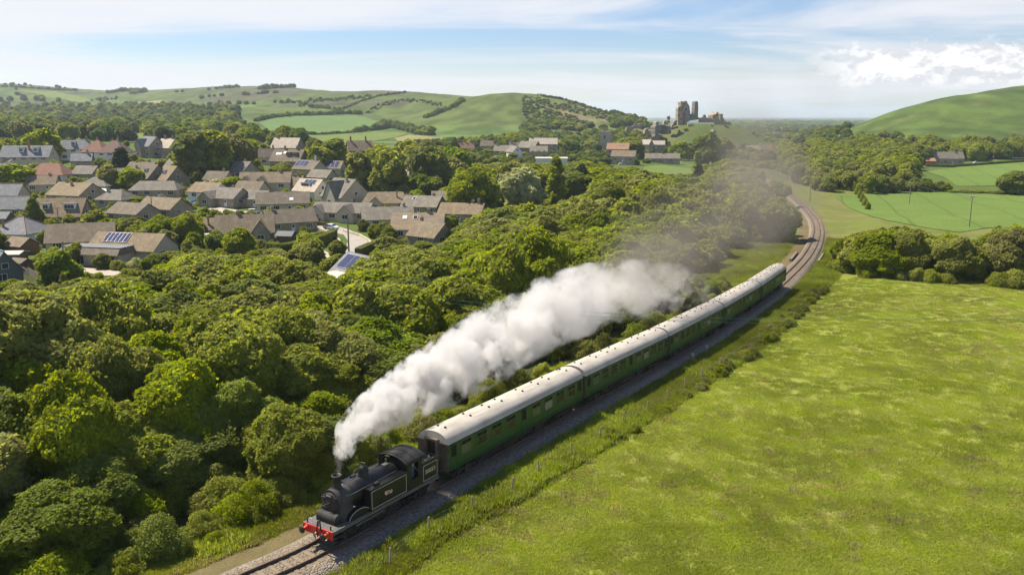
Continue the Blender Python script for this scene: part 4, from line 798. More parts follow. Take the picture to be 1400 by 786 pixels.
ruin('hall_ruin', [(970, 164), (970, 157.5), (972, 156.5), (974, 157), (976.5, 155), (978, 153.3), (979.5, 153.6), (980.5, 158), (982, 162), (982, 166)], 806, 7, 'stone', 25, ((973.5, 159.5, 1.2, 2), (977, 158, 1.2, 2)), .8, 8)
ruin('corner_turret', [(983.2, 170), (983.4, 157), (983, 156), (987.4, 156), (987, 157.5), (986.8, 170)], 800, 4, 'stone_dark', 15, (), .3, 9)
ruin('outer_wall', [(976, 171), (976.2, 164.5), (980, 163.5), (986, 165), (986, 170.5)], 795, 4, 'stone_dark', -10, (), .5, 10)
ruin('gatehouse_tower', [(891.5, 188), (892, 173), (894, 172), (900, 172.5), (902, 173.5), (902, 178), (898.5, 180), (897, 185), (897, 191)], 745, 8, 'stone_dark', 22, (), .8, 11)
ruin('gatehouse_top', [(894, 173), (894.3, 167.5), (896, 166.4), (898.5, 166.8), (899, 169), (899, 173)], 747, 5, 'stone', 22, (), .6, 12)
ruin('gatehouse_fragment', [(893, 192), (893.5, 187), (897, 186), (902, 184), (904, 186), (901, 192)], 742, 5, 'stone_dark', -20, (), .8, 13)
ruin('curtain_tower', [(903.5, 183), (903.5, 172), (906, 170.8), (911, 170.8), (914.5, 172.5), (916, 180), (915, 183.5), (908, 184)], 752, 9, 'stone_dark', -28, (), .5, 14)
ruin('curtain_wall', [(913, 176), (918, 169), (924, 163.5), (925, 171), (918, 173), (914, 177.5)], 772, 4, 'stone_dark', 35, (), .5, 15)
ruin('left_stump', [(912, 164), (912, 159.5), (915.5, 159), (916, 164)], 800, 4, 'stone_dark', 0, (), .4, 16)
ruin('east_wall', [(968, 188), (972, 181), (974, 177.5), (977.5, 177.5), (978.5, 183), (974, 185), (971, 189)], 765, 3, 'stone', 40, (), .6, 17)
ruin('low_wall', [(940, 172.5), (940, 169.5), (947, 169), (947, 172)], 780, 3, 'stone_pale', 0, (), .3, 18)
ruin('west_wall', [(855, 180), (857, 173.5), (865, 172.5), (874, 169), (880, 170), (880, 172.5), (868, 176), (858, 181)], 815, 3, 'stone', 0, (), .6, 19)
ruin('fallen_wall', [(986, 171), (987, 166.5), (990, 165), (993, 167), (996, 166), (999, 168.5), (1000, 172)], 800, 3, 'stone', 6, (), .8, 21)
ruin('fallen_wall', [(915, 171), (916, 167.5), (919, 168.5), (921, 166), (923.5, 168), (924, 172)], 786, 4, 'stone', -12, (), .8, 22)
ruin('fallen_wall', [(906, 170), (907, 165.5), (909, 164.5), (910, 167), (912, 166.5), (912.5, 171)], 775, 4, 'stone', 10, (), .6, 23)
ruin('fallen_wall', [(954, 176), (955, 172.5), (960, 173), (966, 172), (967, 176)], 785, 3, 'stone_dark', 4, (), .6, 24)
ruin('fallen_wall', [(880, 183), (881, 177), (884, 176), (886, 179), (889, 178), (890, 185)], 750, 4, 'stone', 8, (), .8, 25)
ruin('fallen_wall', [(866, 176), (867, 171), (870, 169.5), (872, 172), (876, 171.5), (877, 176)], 812, 4, 'stone', -8, (), .7, 26)
ruin('wall_stump', [(961, 162), (961.4, 157.5), (963, 156.8), (964.5, 158.5), (965, 162)], 806, 3, 'stone_dark', 12, (), .5, 27)

# ------------------------------------------------------------------ trees
def vn3(p, seed):
    q = np.floor(p).astype(np.int64); f = p-q; f = f*f*(3-2*f); out = 0
    def h(a, b, c):
        n = (a*374761393+b*668265263+c*2147483647+seed*974711) & 0x7fffffff; n = ((n ^ (n >> 13))*1274126177) & 0x7fffffff; return ((n ^ (n >> 16)) & 0xffff)/65535.0
    for i in (0, 1):
        for j in (0, 1):
            for k in (0, 1):
                out = out+h(q[:, 0]+i, q[:, 1]+j, q[:, 2]+k)*(f[:, 0] if i else 1-f[:, 0])*(f[:, 1] if j else 1-f[:, 1])*(f[:, 2] if k else 1-f[:, 2])
    return out
def crown_np(shape, n, leaf, seed):
    """a few big uneven masses whose surfaces are broken up by noise at branch and twig size, covered by small leaf sprays"""
    g = np.random.default_rng(seed); L = []; u1 = 1.0
    if shape == 'round':                       # nominal 10 m high, 9 m wide
        for k in range(7):
            a = 2*PI*k/7+g.uniform(-.4, .4); L.append((2.1*math.cos(a), 2.1*math.sin(a), g.uniform(3.6, 6.6), g.uniform(1.9, 2.5)))
        for k in range(4):
            a = g.uniform(0, 2*PI); q_ = g.uniform(.3, 1.2); L.append((q_*math.cos(a), q_*math.sin(a), g.uniform(6.6, 7.9), g.uniform(1.5, 2.1)))
        for k in range(4):
            a = g.uniform(0, 2*PI); L.append((2.4*math.cos(a), 2.4*math.sin(a), g.uniform(2.0, 3.0), g.uniform(1.3, 1.9)))
        L.append((0, 0, 5, 2.9))
    elif shape == 'tall':                      # 14 m high, 8 m wide
        for k in range(14):
            a = k*2.4+g.uniform(-.4, .4); h = 3+9*k/13; w = 1.9*math.sqrt(max(.05, 1-((h-6.3)/7.4)**2)); L.append((w*math.cos(a), w*math.sin(a), h, g.uniform(1.4, 2.0)))
        L += [(0, 0, 5, 2.4), (0, 0, 8.5, 2.3), (0, 0, 11.8, 1.7)]
    elif shape == 'poplar':                    # 17 m, 8 m
        for k in range(16):
            a = k*2.4; h = 1.8+13*k/15; w = 1.9*(1-(h/18)**2); L.append((w*math.cos(a), w*math.sin(a), h, g.uniform(1.2, 1.7)*(1-h/30)))
        L += [(0, 0, h, 2.2-h*.07) for h in (2.5, 5, 7.5, 10, 12.5, 15)]; u1 = .8
    elif shape == 'cone':                      # 12 m, 6 m
        for k in range(30):
            a = k*2.4; h = 1.0+10*k/29; w = 1.75*(1-h/12.3)+.05; L.append((w*math.cos(a), w*math.sin(a), h, .45+.95*(1-h/12)))
        L += [(0, 0, h, 2.0*(1-h/13)) for h in (1.5, 3.5, 5.5, 7.5, 9.5)]; u1 = .55
    else:                                      # bush: 2.2 m high, 3.4 m wide
        for k in range(6):
            a = 2*PI*k/6+g.uniform(-.5, .5); L.append((.85*math.cos(a)*g.uniform(.6, 1.1), .85*math.sin(a)*g.uniform(.6, 1.1), g.uniform(.5, 1.0), g.uniform(.55, .85)))
        L += [(0, 0, 1.1, .85), (.3, -.2, 1.5, .5)]; u1 = .36
    L = np.array(L); w = L[:, 3]**2; li = g.choice(len(L), int(n*2.6), p=w/w.sum()); C0 = L[li, :3]; r0 = L[li, 3]
    d = g.normal(size=(len(li), 3)); d[:, 2] += .15; d /= np.linalg.norm(d, axis=1)[:, None]
    def surf(dd):
        p = C0+dd*r0[:, None]; s1 = vn3(p/(1.9*u1)+seed, 3)-.5; s2 = vn3(p/(.85*u1)+seed+9, 5)-.5; s3 = vn3(p/(.40*u1)+seed+5, 7)-.5
        return C0+dd*(r0+u1*(1.15*s1+.75*s2+.40*s3))[:, None]
    t1 = np.cross(d, g.normal(size=d.shape)); t1 /= np.linalg.norm(t1, axis=1)[:, None]; t2 = np.cross(d, t1); ep = .12
    P = surf(d); e1 = d+t1*ep; e1 /= np.linalg.norm(e1, axis=1)[:, None]; e2 = d+t2*ep; e2 /= np.linalg.norm(e2, axis=1)[:, None]
    sn = np.cross(surf(e1)-P, surf(e2)-P); sn /= np.linalg.norm(sn, axis=1)[:, None]+1e-9; sn *= np.sign((sn*d).sum(1))[:, None]
    P = P+d*(u1*(.10*g.normal(size=len(P))-.22*g.exponential(.6, len(P))+.12))[:, None]
    keep = P[:, 2] > {'round': .7, 'tall': 1.0, 'poplar': .3, 'cone': .2}.get(shape, .0)
    for j in range(len(L)):
        keep &= ~((np.linalg.norm(P-L[j, :3], axis=1) < L[j, 3]*.80) & (li != j))
    P, sn, li = P[keep][:n], sn[keep][:n], li[keep][:n]; m = len(P)
    nrm = sn*.8+g.normal(size=(m, 3))*.42; nrm /= np.linalg.norm(nrm, axis=1)[:, None]
    a = np.cross(nrm, g.normal(size=(m, 3))); a /= np.linalg.norm(a, axis=1)[:, None]; b = np.cross(nrm, a)
    s = leaf*(.5+1.0*g.random(m)); a *= (s*.62)[:, None]; b *= s[:, None]; dr = nrm*(s*.18)[:, None]
    V = np.stack([P-b, P+a-dr, P+b, P-a-dr], 1).reshape(-1, 3); cl = vn3(P/(1.3*u1)+seed+31, 11); lr = np.repeat(np.clip(.55*g.random(m)+.45*cl, 0, 1), 4); Q = np.arange(4*m).reshape(m, 4)
    th = np.linspace(0, PI, 8); ph = np.arange(12)*2*PI/12; sv = [V]; sq = [Q]; off = 4*m; sl = [lr]
    for (x, y, z, r) in L:                     # dense inner foliage behind the outer sprays
        Tt, Pp = np.meshgrid(th, ph, indexing='ij'); D = np.stack([np.sin(Tt)*np.cos(Pp), np.sin(Tt)*np.sin(Pp), np.cos(Tt)], -1).reshape(-1, 3); P0 = np.array((x, y, z))+D*r
        S = np.array((x, y, z))+D*(r+u1*1.15*(vn3(P0/(1.9*u1)+seed, 3)-.5)-.55*u1)[:, None]*.92
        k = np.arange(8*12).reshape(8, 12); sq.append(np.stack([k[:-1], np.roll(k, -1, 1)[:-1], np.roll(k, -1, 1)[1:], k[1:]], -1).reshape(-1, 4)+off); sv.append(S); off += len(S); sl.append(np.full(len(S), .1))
    V = np.concatenate(sv); Q = np.concatenate(sq); lr = np.concatenate(sl)
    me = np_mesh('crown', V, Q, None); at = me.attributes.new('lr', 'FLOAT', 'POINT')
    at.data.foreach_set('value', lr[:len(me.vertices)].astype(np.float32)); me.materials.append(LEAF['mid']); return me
def trunk_mesh(shape, seed):
    rr = random.Random(seed); mb = MB(); h = {'round': 6, 'tall': 9, 'poplar': 12, 'cone': 9, 'bush': 1.0}[shape]; r = {'bush': .06}.get(shape, .26)
    mb.tube([(0, 0, -1.2), (.05, 0, h*.3), (-.05, .08, h*.65), (0, 0, h)], [r*1.25, r, r*.7, r*.25], 8)
    for k in range(7 if shape != 'bush' else 5):
        a = rr.uniform(0, 2*PI); z = h*rr.uniform(.25, .7); l = h*rr.uniform(.3, .45)
        mb.tube([(0, 0, z), (l*.5*math.cos(a), l*.5*math.sin(a), z+l*.35), (l*math.cos(a), l*math.sin(a), z+l*.8)], [r*.5, r*.3, r*.1], 6)
    return mb.mesh('trunk', BARK)
NOM = {'round': (10, 9), 'tall': (14, 8), 'poplar': (17, 7.6), 'cone': (12, 6), 'bush': (2.2, 3.4)}
CROWN = {}
for sh, nv in (('round', 5), ('tall', 3), ('poplar', 1), ('cone', 2), ('bush', 4)):
    for v_ in range(nv):
        for lod, (n, lf) in {'near': (52000, .155), 'mid': (20000, .235), 'far': (4200, .50)}.items():
            sc = {'round': 1, 'tall': 1.1, 'poplar': 1.1, 'cone': .75, 'bush': .16}[sh]; ls = {'bush': .34, 'cone': .8}.get(sh, 1)
            CROWN[sh, v_, lod] = crown_np(sh, int(n*sc), lf*ls, 100+v_*7+len(sh))
        CROWN[sh, v_, 'trunk'] = trunk_mesh(sh, v_+3)
NVAR = {'round': 5, 'tall': 3, 'poplar': 1, 'cone': 2, 'bush': 4}
TREES = []           # x, y, z, h, w, kind, shape, zone, label, group
def T(x, y, h, w, kind, shape='round', zone='wood', label=None, force=False):
    TREES.append(dict(x=x, y=y, z=H1(x, y), h=h, w=w, k=kind, s=shape, zone=zone, label=label, force=force or bool(label)))
def Tpx(px, pyb, pyt, wpx, kind, shape='round', zone='village', label=None, y=None):
    q = on_ground(px, pyb) if y is None else at_y(px, pyb, y)
    d = q.y; ztop = at_y(px, pyt, d).z; z0 = H1(q.x, q.y); TREES.append(dict(x=q.x, y=d, z=z0, h=max(.8, ztop-z0), w=max(.8, wpx*d/F), k=kind, s=shape, zone=zone, label=label, force=bool(label)))
def lin(tab, p): a = np.array(tab, float); return float(np.interp(p, a[:, 0], a[:, 1]))
L1 = [(-200, 400), (0, 398), (60, 398), (100, 396), (125, 382), (150, 380), (195, 378), (235, 366), (262, 346), (300, 348), (340, 350), (380, 352), (420, 362), (440, 378), (478, 408), (494, 402), (506, 356), (530, 336), (560, 342), (612, 338), (625, 322), (650, 306), (690, 292), (760, 292), (800, 276), (860, 262), (900, 254), (1000, 250), (1100, 250)]
L2 = [(560, 240), (620, 226), (680, 221), (700, 222), (750, 222), (765, 226), (800, 218), (835, 228), (870, 231), (945, 243), (960, 240), (990, 216), (1025, 219), (1050, 219), (1085, 236), (1110, 240)]
L3 = [(-100, 186), (0, 188), (60, 183), (110, 194), (180, 203), (215, 200), (238, 188), (350, 190), (375, 202), (410, 203), (440, 192), (470, 197), (520, 197), (560, 202), (600, 198), (640, 212)]
KINDS = ['mid', 'bright', 'mid', 'olive', 'dark', 'bright', 'mid', 'olive']
# wood between the line and the village
g_ = np.random.default_rng(5); step = 5.0
for iy in range(0, 60):
    for ix in range(-36, 40):
        y = 24+iy*step*0.93+g_.uniform(-1.7, 1.7); x = ix*step+(iy % 2)*2.5+g_.uniform(-1.7, 1.7)
        if y > 262: continue
        l, s, _ = lateral([x], [y]); l, s = l[0], s[0]
        edge = -8.4-2.5*fbm(x/9, y/9, 77)-3.0*float(sstep(-4, 8, s))
        if 72 < s < 300: edge = -9-8*float(sstep(72, 92, s))
        if l > edge: continue
        z = H1(x, y); px, py = proj(x, y, z)
        if px < -170 or px > 1090: continue
        front = lin(L1, px)
        if y > 118 and px < 640 and py < front+4: continue          # village gardens begin here
        if y > 215 and px < 690: continue
        h = g_.uniform(6.0, 9.8)*(0.72 if l > edge-7 else 1)*(1.28 if g_.random() < .14 and l < edge-10 else 1)
        if s > 72 and y > 120: h *= g_.uniform(.75, 1.1)
        top = proj(x, y, z+h)[1]; lim = lin(L1, px) if y < 190 else max(lin(L1, px)-12, lin(L2, px))
        if top < lim:
            for _k in range(14):
                h *= .92
                if proj(x, y, z+h)[1] >= lim: break
            if h < 1.9: continue
        zn = fbm(x/24, y/24, 88); k = KINDS[int(np.clip((zn-.25)*2, 0, .999)*len(KINDS))] if g_.random() < .7 else g_.choice(['mid', 'bright', 'olive', 'dark', 'rust'], p=[.35, .27, .2, .13, .05])
        T(x, y, h*1.04, min(h*1.5, g_.uniform(7.6, 13.0) if l < edge-7 else g_.uniform(6.0, 8.0)), str(k), 'round' if h > 3 else 'bush', 'wood')
# belt between village and old village, and around the far end of the line
for iy in range(0, 44):
    for ix in range(-10, 60):
        y = 225+iy*8.6+g_.uniform(-3, 3); x = -60+ix*8.6+g_.uniform(-3, 3); z = H1(x, y); px, py = proj(x, y, z)
        if px < 560 or px > 1108: continue
        l, s, _ = lateral([x], [y]); l, s = l[0], s[0]
        if y < 560 and (-15 < l < 14): continue
        if l > 0 and y < 390: continue
        if px < 690 and y < 262: continue
        if px < 640 and y < 300: continue
        if 876 < px < 950 and 224 < py < 243: continue
        h = g_.uniform(8, 13); lim = lin(L2, px)
        if 600 < px < 690 and y < 285: lim = 292
        if 685 < px < 815 and y < 312: lim = 284
        for _k in range(16):
            if proj(x, y, z+h)[1] >= lim: break
            h *= .92
        if h < 3 or any(abs(x-b[0])+abs(y-b[1]) < b[2]+3 for b in HB): continue
        if math.hypot((x-172)/75, (y-812)/95) < 1: continue
        T(x, y, h, max(h, 6)*g_.uniform(.95, 1.25), str(g_.choice(['mid', 'bright', 'olive', 'dark', 'rust'], p=[.4, .2, .17, .18, .05])), 'round', 'belt')
# belt behind the village on the left
for iy in range(0, 22):
    for ix in range(-46, 12):
        y = 300+iy*9.5+g_.uniform(-3.5, 3.5); x = ix*9.5+g_.uniform(-3.5, 3.5); z = H1(x, y); px, py = proj(x, y, z)
        if px < -40 or px > 640: continue
        if y < 372 and px < 420 : continue
        if y < 300 and px < 640: continue
        if fbm(x/40, y/40, 66) < (.40 if px < 430 else .22): continue
        h = g_.uniform(8, 14); lim = lin(L3, px)
        for _k in range(16):
            if proj(x, y, z+h)[1] >= lim: break
            h *= .92
        if h < 3.5 or any(abs(x-b[0])+abs(y-b[1]) < b[2]+3 for b in HB): continue
        top = proj(x, y, z+h)[1]; hw = h*.42*F/y
        if any(b[1] > y and b[3]-hw*.5 < px < b[4]+hw*.5 and top < b[6]-.3*(b[6]-b[5]) for b in HB): continue
        T(x, y, h, h*g_.uniform(.8, 1.05), str(g_.choice(['mid', 'bright', 'olive', 'dark', 'rust'], p=[.4, .14, .12, .28, .06])), 'round', 'behind')
# right-hand wood under the hill
def inpoly(px, py, P):
    c = False; n = len(P)
    for i in range(n):
        (x1, y1), (x2, y2) = P[i], P[i-1]
        if (y1 > py) != (y2 > py) and px < (x2-x1)*(py-y1)/(y2-y1)+x1: c = not c
    return c
PW = [(1088, 252), (1104, 263), (1150, 264), (1200, 265), (1258, 263), (1250, 254), (1245, 240), (1258, 229), (1268, 226), (1310, 222), (1410, 217), (1420, 203), (1250, 206), (1190, 203), (1150, 197), (1085, 192), (1060, 200)]
for iy in range(0, 44):
    for ix in range(0, 50):
        y = 352+iy*9.2+g_.uniform(-3.4, 3.4); x = 95+ix*9.2+g_.uniform(-3.4, 3.4); z = H1(x, y); px, py = proj(x, y, z)
        if not inpoly(px, py, PW) or any(abs(x-b[0])+abs(y-b[1]) < b[2]+4 for b in HB): continue
        l, s, _ = lateral([x], [y])
        if abs(l[0]) < 13: continue
        h = g_.uniform(8, 13.5); top = proj(x, y, z+h)[1]
        if y < 390: h *= .72
        if any(b[1] > y and b[3]-4 < px < b[4]+4 and top < b[6]-2 for b in HB): continue
        T(x, y, h, h*g_.uniform(.85, 1.1), str(g_.choice(['mid', 'bright', 'olive', 'dark'], p=[.42, .18, .2, .2])), 'round', 'hillwood')
# thicket along the top of the meadow on the right
for iy in range(0, 7):
    for ix in range(0, 26):
        y = 146+iy*5.2+g_.uniform(-1.5, 1.5); x = 52+ix*5.0+g_.uniform(-1.5, 1.5); z = H1(x, y); px, py = proj(x, y, z)
        lb = lin([(1135, 372), (1160, 374), (1250, 381), (1320, 385), (1480, 391)], px); lt = lin([(1135, 345), (1160, 318), (1185, 312), (1205, 300), (1235, 304), (1270, 320), (1300, 318), (1340, 330), (1365, 305), (1400, 298), (1480, 296)], px)
        if px < 1142 or px > 1480 or py > lb or py < lb-46: continue
        h = g_.uniform(4.2, 9.2)
        for _k in range(16):
            if proj(x, y, z+h)[1] >= lt: break
            h *= .93
        if h < 2.2: continue
        T(x, y, h, h*g_.uniform(.9, 1.15), str(g_.choice(['mid', 'dark', 'olive', 'bright', 'rust'], p=[.36, .12, .22, .24, .06])), 'round', 'thicket')
for k in range(46):
    px = g_.uniform(1140, 1412); py = lin([(1135, 372), (1160, 376), (1250, 385), (1320, 389), (1480, 394)], px)+g_.uniform(-9, 2); q = on_ground(px, py); h = g_.uniform(.9, 3.4)
    TREES.append(dict(x=q.x, y=q.y, z=q.z, h=h, w=h*g_.uniform(1.2, 1.9), k=str(g_.choice(['mid', 'bright', 'olive', 'bright', 'rust'])), s='bush', zone='thicket', label=None, force=False))
# hedge trees between the right-hand fields
for k in range(26):
    px = 1178+k*8.2; py = lin([(1178, 262), (1280, 263), (1300, 264), (1345, 266), (1400, 267)], px)+g_.uniform(-1, .5); ht = 17 if px < 1300 else g_.uniform(4, 9)
    Tpx(px, py, py-ht*g_.uniform(.75, 1.1), g_.uniform(13, 19), str(g_.choice(['dark', 'mid', 'olive'])), 'round', 'fieldhedge')
Tpx(1386, 266, 232, 46, 'dark', 'round', 'fieldhedge', 'large dark solitary oak between the two right-hand fields')
for k in range(6): Tpx(1168+k*3.6, 282+k*5.0-20, 262+k*5.5-20+4, 9, 'olive', 'bush', 'fieldhedge')
# marked single trees
Tpx(646, 297, 226, 80, 'bright', 'round', label='huge rounded bright green tree behind the rightmost brown bungalow')
Tpx(712, 290, 229, 62, 'pale', 'round', label='big pale silvery willow left of the tall poplar')
Tpx(698, 283, 222, 44, 'olive', 'round', label='olive tree rising behind the pale silvery willow')
Tpx(760, 286, 211, 40, 'mid', 'poplar', label='tall column-shaped poplar right of the pale willow')
Tpx(795, 272, 221, 34, 'conifer', 'cone', label='dark pointed conifer right of the tall poplar')
Tpx(955, 250, 222, 20, 'conifer', 'cone', label='small dark conifer at the corner of the castle pasture')
Tpx(223, 337, 291, 44, 'mid', 'round', label='rounded green garden tree, left of a touching pair')
Tpx(257, 337, 290, 48, 'mid', 'round', label='rounded green garden tree, right of a touching pair')
Tpx(48, 313, 268, 36, 'dark', 'cone', label='dark broad cone-shaped tree left of the dormer chalet')
Tpx(88, 398, 371, 18, 'yellow', 'cone', label='small golden conical conifer below the leaning board fence')
Tpx(267, 269, 250, 26, 'yellow', 'bush', label='rounded golden yellow shrub beside the right steep chalet')
Tpx(74, 252, 236, 22, 'yellow', 'bush', label='yellow-green shrub in front of the red-brown hipped bungalow')
Tpx(167, 235, 199, 34, 'conifer', 'cone', label='dark conifer in front of the right red-roofed house')
Tpx(150, 262, 224, 30, 'olive', 'round', label='olive green tree in the garden below the red-roofed houses')
Tpx(180, 262, 226, 34, 'mid', 'round', label='mid green tree right of the olive garden tree below the red-roofed houses')
Tpx(195, 240, 216, 26, 'bright', 'round', label='rounded bright tree right of the red-roofed pair')
Tpx(320, 263, 240, 38, 'mid', 'round', label='spreading green tree in front of the grey stone-tiled house')
Tpx(289, 260, 243, 34, 'pale', 'bush', label='pale grey-green shrub above the golden shrub')
Tpx(185, 282, 268, 38, 'mid', 'round', label='low wide green tree behind the white-windowed bungalow')
Tpx(462, 352, 327, 25, 'mid', 'round', label='round green garden tree left of the pole by the lane')
Tpx(525, 330, 303, 26, 'bright', 'round', label='yellow-green garden tree at the bend of the lane')
Tpx(497, 317, 298, 16, 'rust', 'round', label='rusty-leaved little tree beside the lane bungalow gable')
Tpx(548, 300, 288, 30, 'dark', 'bush', label='dark green shrubs in front of the sandy grey bungalow')
Tpx(20, 262, 224, 56, 'mid', 'round', label='wide mid green tree by the half-buried grey house')
Tpx(262, 246, 180, 54, 'dark', 'tall', label='tall dark tree at the left end of the big clump behind the dormered stone house')
Tpx(295, 243, 177, 56, 'mid', 'tall', label='tallest green tree in the big clump behind the dormered stone house')
Tpx(325, 236, 182, 48, 'rust', 'round', label='brownish tree at the right end of the big clump')
Tpx(60, 222, 176, 48, 'bright', 'round', label='large bright tree behind the big slate house')
Tpx(430, 222, 188, 26, 'rust', 'tall', label='brownish tall tree right of the pale-roofed hall')
Tpx(455, 235, 190, 44, 'dark', 'tall', label='dark spreading tree right of the brownish tall tree')
Tpx(535, 272, 205, 56, 'mid', 'round', label='big green tree left of the peeping gable')
Tpx(492, 268, 208, 44, 'mid', 'tall', label='tall green tree behind the steep gabled house')
Tpx(590, 268, 194, 58, 'dark', 'round', label='massive dark tree behind the peeping gable')
Tpx(620, 262, 196, 52, 'dark', 'round', label='dark tree left of the huge bright green tree')
Tpx(560, 240, 192, 44, 'mid', 'round', label='round tree beyond the glimpsed pale house')
Tpx(968, 228, 178, 40, 'dark', 'round', label='broad dark tree below the castle east wall')
Tpx(930, 212, 194, 34, 'mid', 'round', label='round green tree below the castle middle slope', y=650)
Tpx(948, 212, 194, 24, 'copper', 'round', label='dark copper beech below the castle', y=655)
Tpx(860, 232, 188, 40, 'mid', 'round', label='round green tree right of the orange-roofed house', y=610)
Tpx(990, 205, 186, 30, 'mid', 'round', 'belt', y=690); Tpx(983, 166, 159, 12, 'dark', 'round', label='small tree on the castle crest right of the turret', y=815)
for (px, py, pt, w, k, s) in [(1062, 330, 268, 62, 'olive', 'round'), (1038, 322, 258, 56, 'mid', 'round'), (1010, 330, 268, 50, 'mid', 'round'), (1060, 285, 246, 40, 'mid', 'round')]:
    Tpx(px, py, pt, w, k, s, 'belt')
for (px, py, pt, w, k) in [(560, 396, 336, 84, 'mid'), (505, 404, 352, 62, 'bright'), (628, 388, 326, 74, 'bright'), (690, 372, 306, 70, 'bright'), (740, 352, 286, 66, 'mid'), (805, 345, 272, 70, 'olive'), (855, 330, 268, 62, 'bright')]:
    Tpx(px, py, pt, w, k, 'round', 'wood')
# garden shrubs and small trees between the houses
cand = 0
while cand < 6500:
    cand += 1; px = g_.uniform(-20, 668); py = g_.uniform(218, 392)
    if py > lin(L1, px)+3 or (px > 560 and py < 262) or py < lin([(0, 235), (200, 225), (400, 232), (560, 262), (700, 262)], px): continue
    q = on_ground(px, py); big = g_.random() < .46; h = g_.uniform(3.2, 7.2) if big else g_.uniform(1.1, 2.8); w = h*g_.uniform(.85, 1.15) if big else h*g_.uniform(1.2, 1.9)
    if any((q.x-b[0])**2+(q.y-b[1])**2 < (b[2]+w*.45)**2 for b in HB): continue
    top = proj(q.x, q.y, q.z+h)[1]; hw = w*.5*F/q.y; pyb = py
    if any(b[1] > q.y and b[3]-hw*.7 < px < b[4]+hw*.7 and top < b[6]-(.42+.25*(px % 3 < 1))*(b[6]-b[5]) for b in HB): continue
    if any((q.x-t_['x'])**2+(q.y-t_['y'])**2 < ((w+t_['w'])*.36)**2 for t_ in TREES if t_['zone'] == 'village'): continue
    if 428 < px < 514 and 330 < py < 384 and h > 1.2: continue
    if 424 < px < 512 and 298 < py < 350 and inpoly(px, py, [(420, 300), (445, 298), (512, 318), (516, 345), (470, 352), (462, 335), (428, 318)]): continue
    if inpoly(px, py, [(100, 366), (185, 372), (170, 384), (98, 380)]) or inpoly(px, py, [(280, 284), (355, 290), (340, 303), (290, 300)]): continue
    TREES.append(dict(x=q.x, y=q.y, z=q.z, h=h, w=w, k=str(g_.choice(['mid', 'bright', 'olive', 'dark', 'hedge', 'yellow', 'pale', 'rust'], p=[.3, .22, .16, .14, .06, .03, .05, .04])), s='round' if big else 'bush', zone='village', label=None, force=False))
    if sum(t_['zone'] == 'village' for t_ in TREES) > 640: break
for k in range(110):
    s = g_.uniform(-30, 8); l = -g_.uniform(7.6, 19); p, d, z = track_at(s); x, y = p[0]+d[1]*l, p[1]-d[0]*l; h = g_.uniform(1.3, 3.4)
    TREES.append(dict(x=x, y=y, z=H1(x, y), h=h, w=h*g_.uniform(1.2, 1.7), k=str(g_.choice(['mid', 'bright', 'olive', 'mid'])), s='bush', zone='bank', label=None, force=False))
# scrub beside the line and along the meadow fence
for k in range(150):
    s = g_.uniform(-22, 100); l = -g_.uniform(5.4, 8.5) if s < 70 else -g_.uniform(6, 20); p, d, z = track_at(s); x, y = p[0]+d[1]*l, p[1]-d[0]*l
    h = g_.uniform(.7, 1.7) if l > -7 else g_.uniform(1.4, 3.0)
    if s < -6 and l > -6.3: continue
    TREES.append(dict(x=x, y=y, z=H1(x, y), h=h, w=h*g_.uniform(1.2, 1.7), k=str(g_.choice(['mid', 'bright', 'olive', 'hedge'])), s='bush', zone='bank', label=None, force=False))
for k in range(150):
    s = 14+90*g_.random()**.75; q = fence_pt(s, g_.uniform(-.8, .9)); h = g_.uniform(.4, 1.25)*(1.15 if s > 40 else .8)
    TREES.append(dict(x=q.x, y=q.y, z=q.z, h=h, w=h*g_.uniform(1.3, 2.2), k=str(g_.choice(['mid', 'olive', 'bright', 'rust', 'bright'])), s='bush', zone='fenceline', label=None, force=False))

# ---- split: what shows largest stands as things, the rest goes into masses
def rank(t_): return -(1e6 if t_['force'] else 0)-t_['h']*t_['w']/(t_['y']**2)
is_bush = lambda t_: t_['s'] == 'bush'
def inframe(t_):
    px, py = proj(t_['x'], t_['y'], t_['z']+t_['h']*.6); hw = t_['w']*.5*F/max(t_['y'], 10); return -hw < px < 1400+hw and py < 786+hw*1.5
trees = sorted([t_ for t_ in TREES if not is_bush(t_) and inframe(t_)], key=rank); bushes = sorted([t_ for t_ in TREES if is_bush(t_) and inframe(t_)], key=rank)
print('TREES', len(trees), 'BUSHES', len(bushes))
COLN = {'mid': 'mid green', 'bright': 'bright yellow-green', 'dark': 'dark green', 'olive': 'olive green', 'pale': 'pale silvery', 'yellow': 'golden yellow', 'conifer': 'blackish green', 'copper': 'dark copper', 'rust': 'brownish green', 'hedge': 'dense green'}
LAND = [(-11, 48, 'the locomotive')]+[(track_at(i*20.2+10)[0][0], track_at(i*20.2+10)[0][1], f'the {w_} coach') for i, w_ in enumerate(('first', 'second', 'third', 'fourth', 'rear'))]
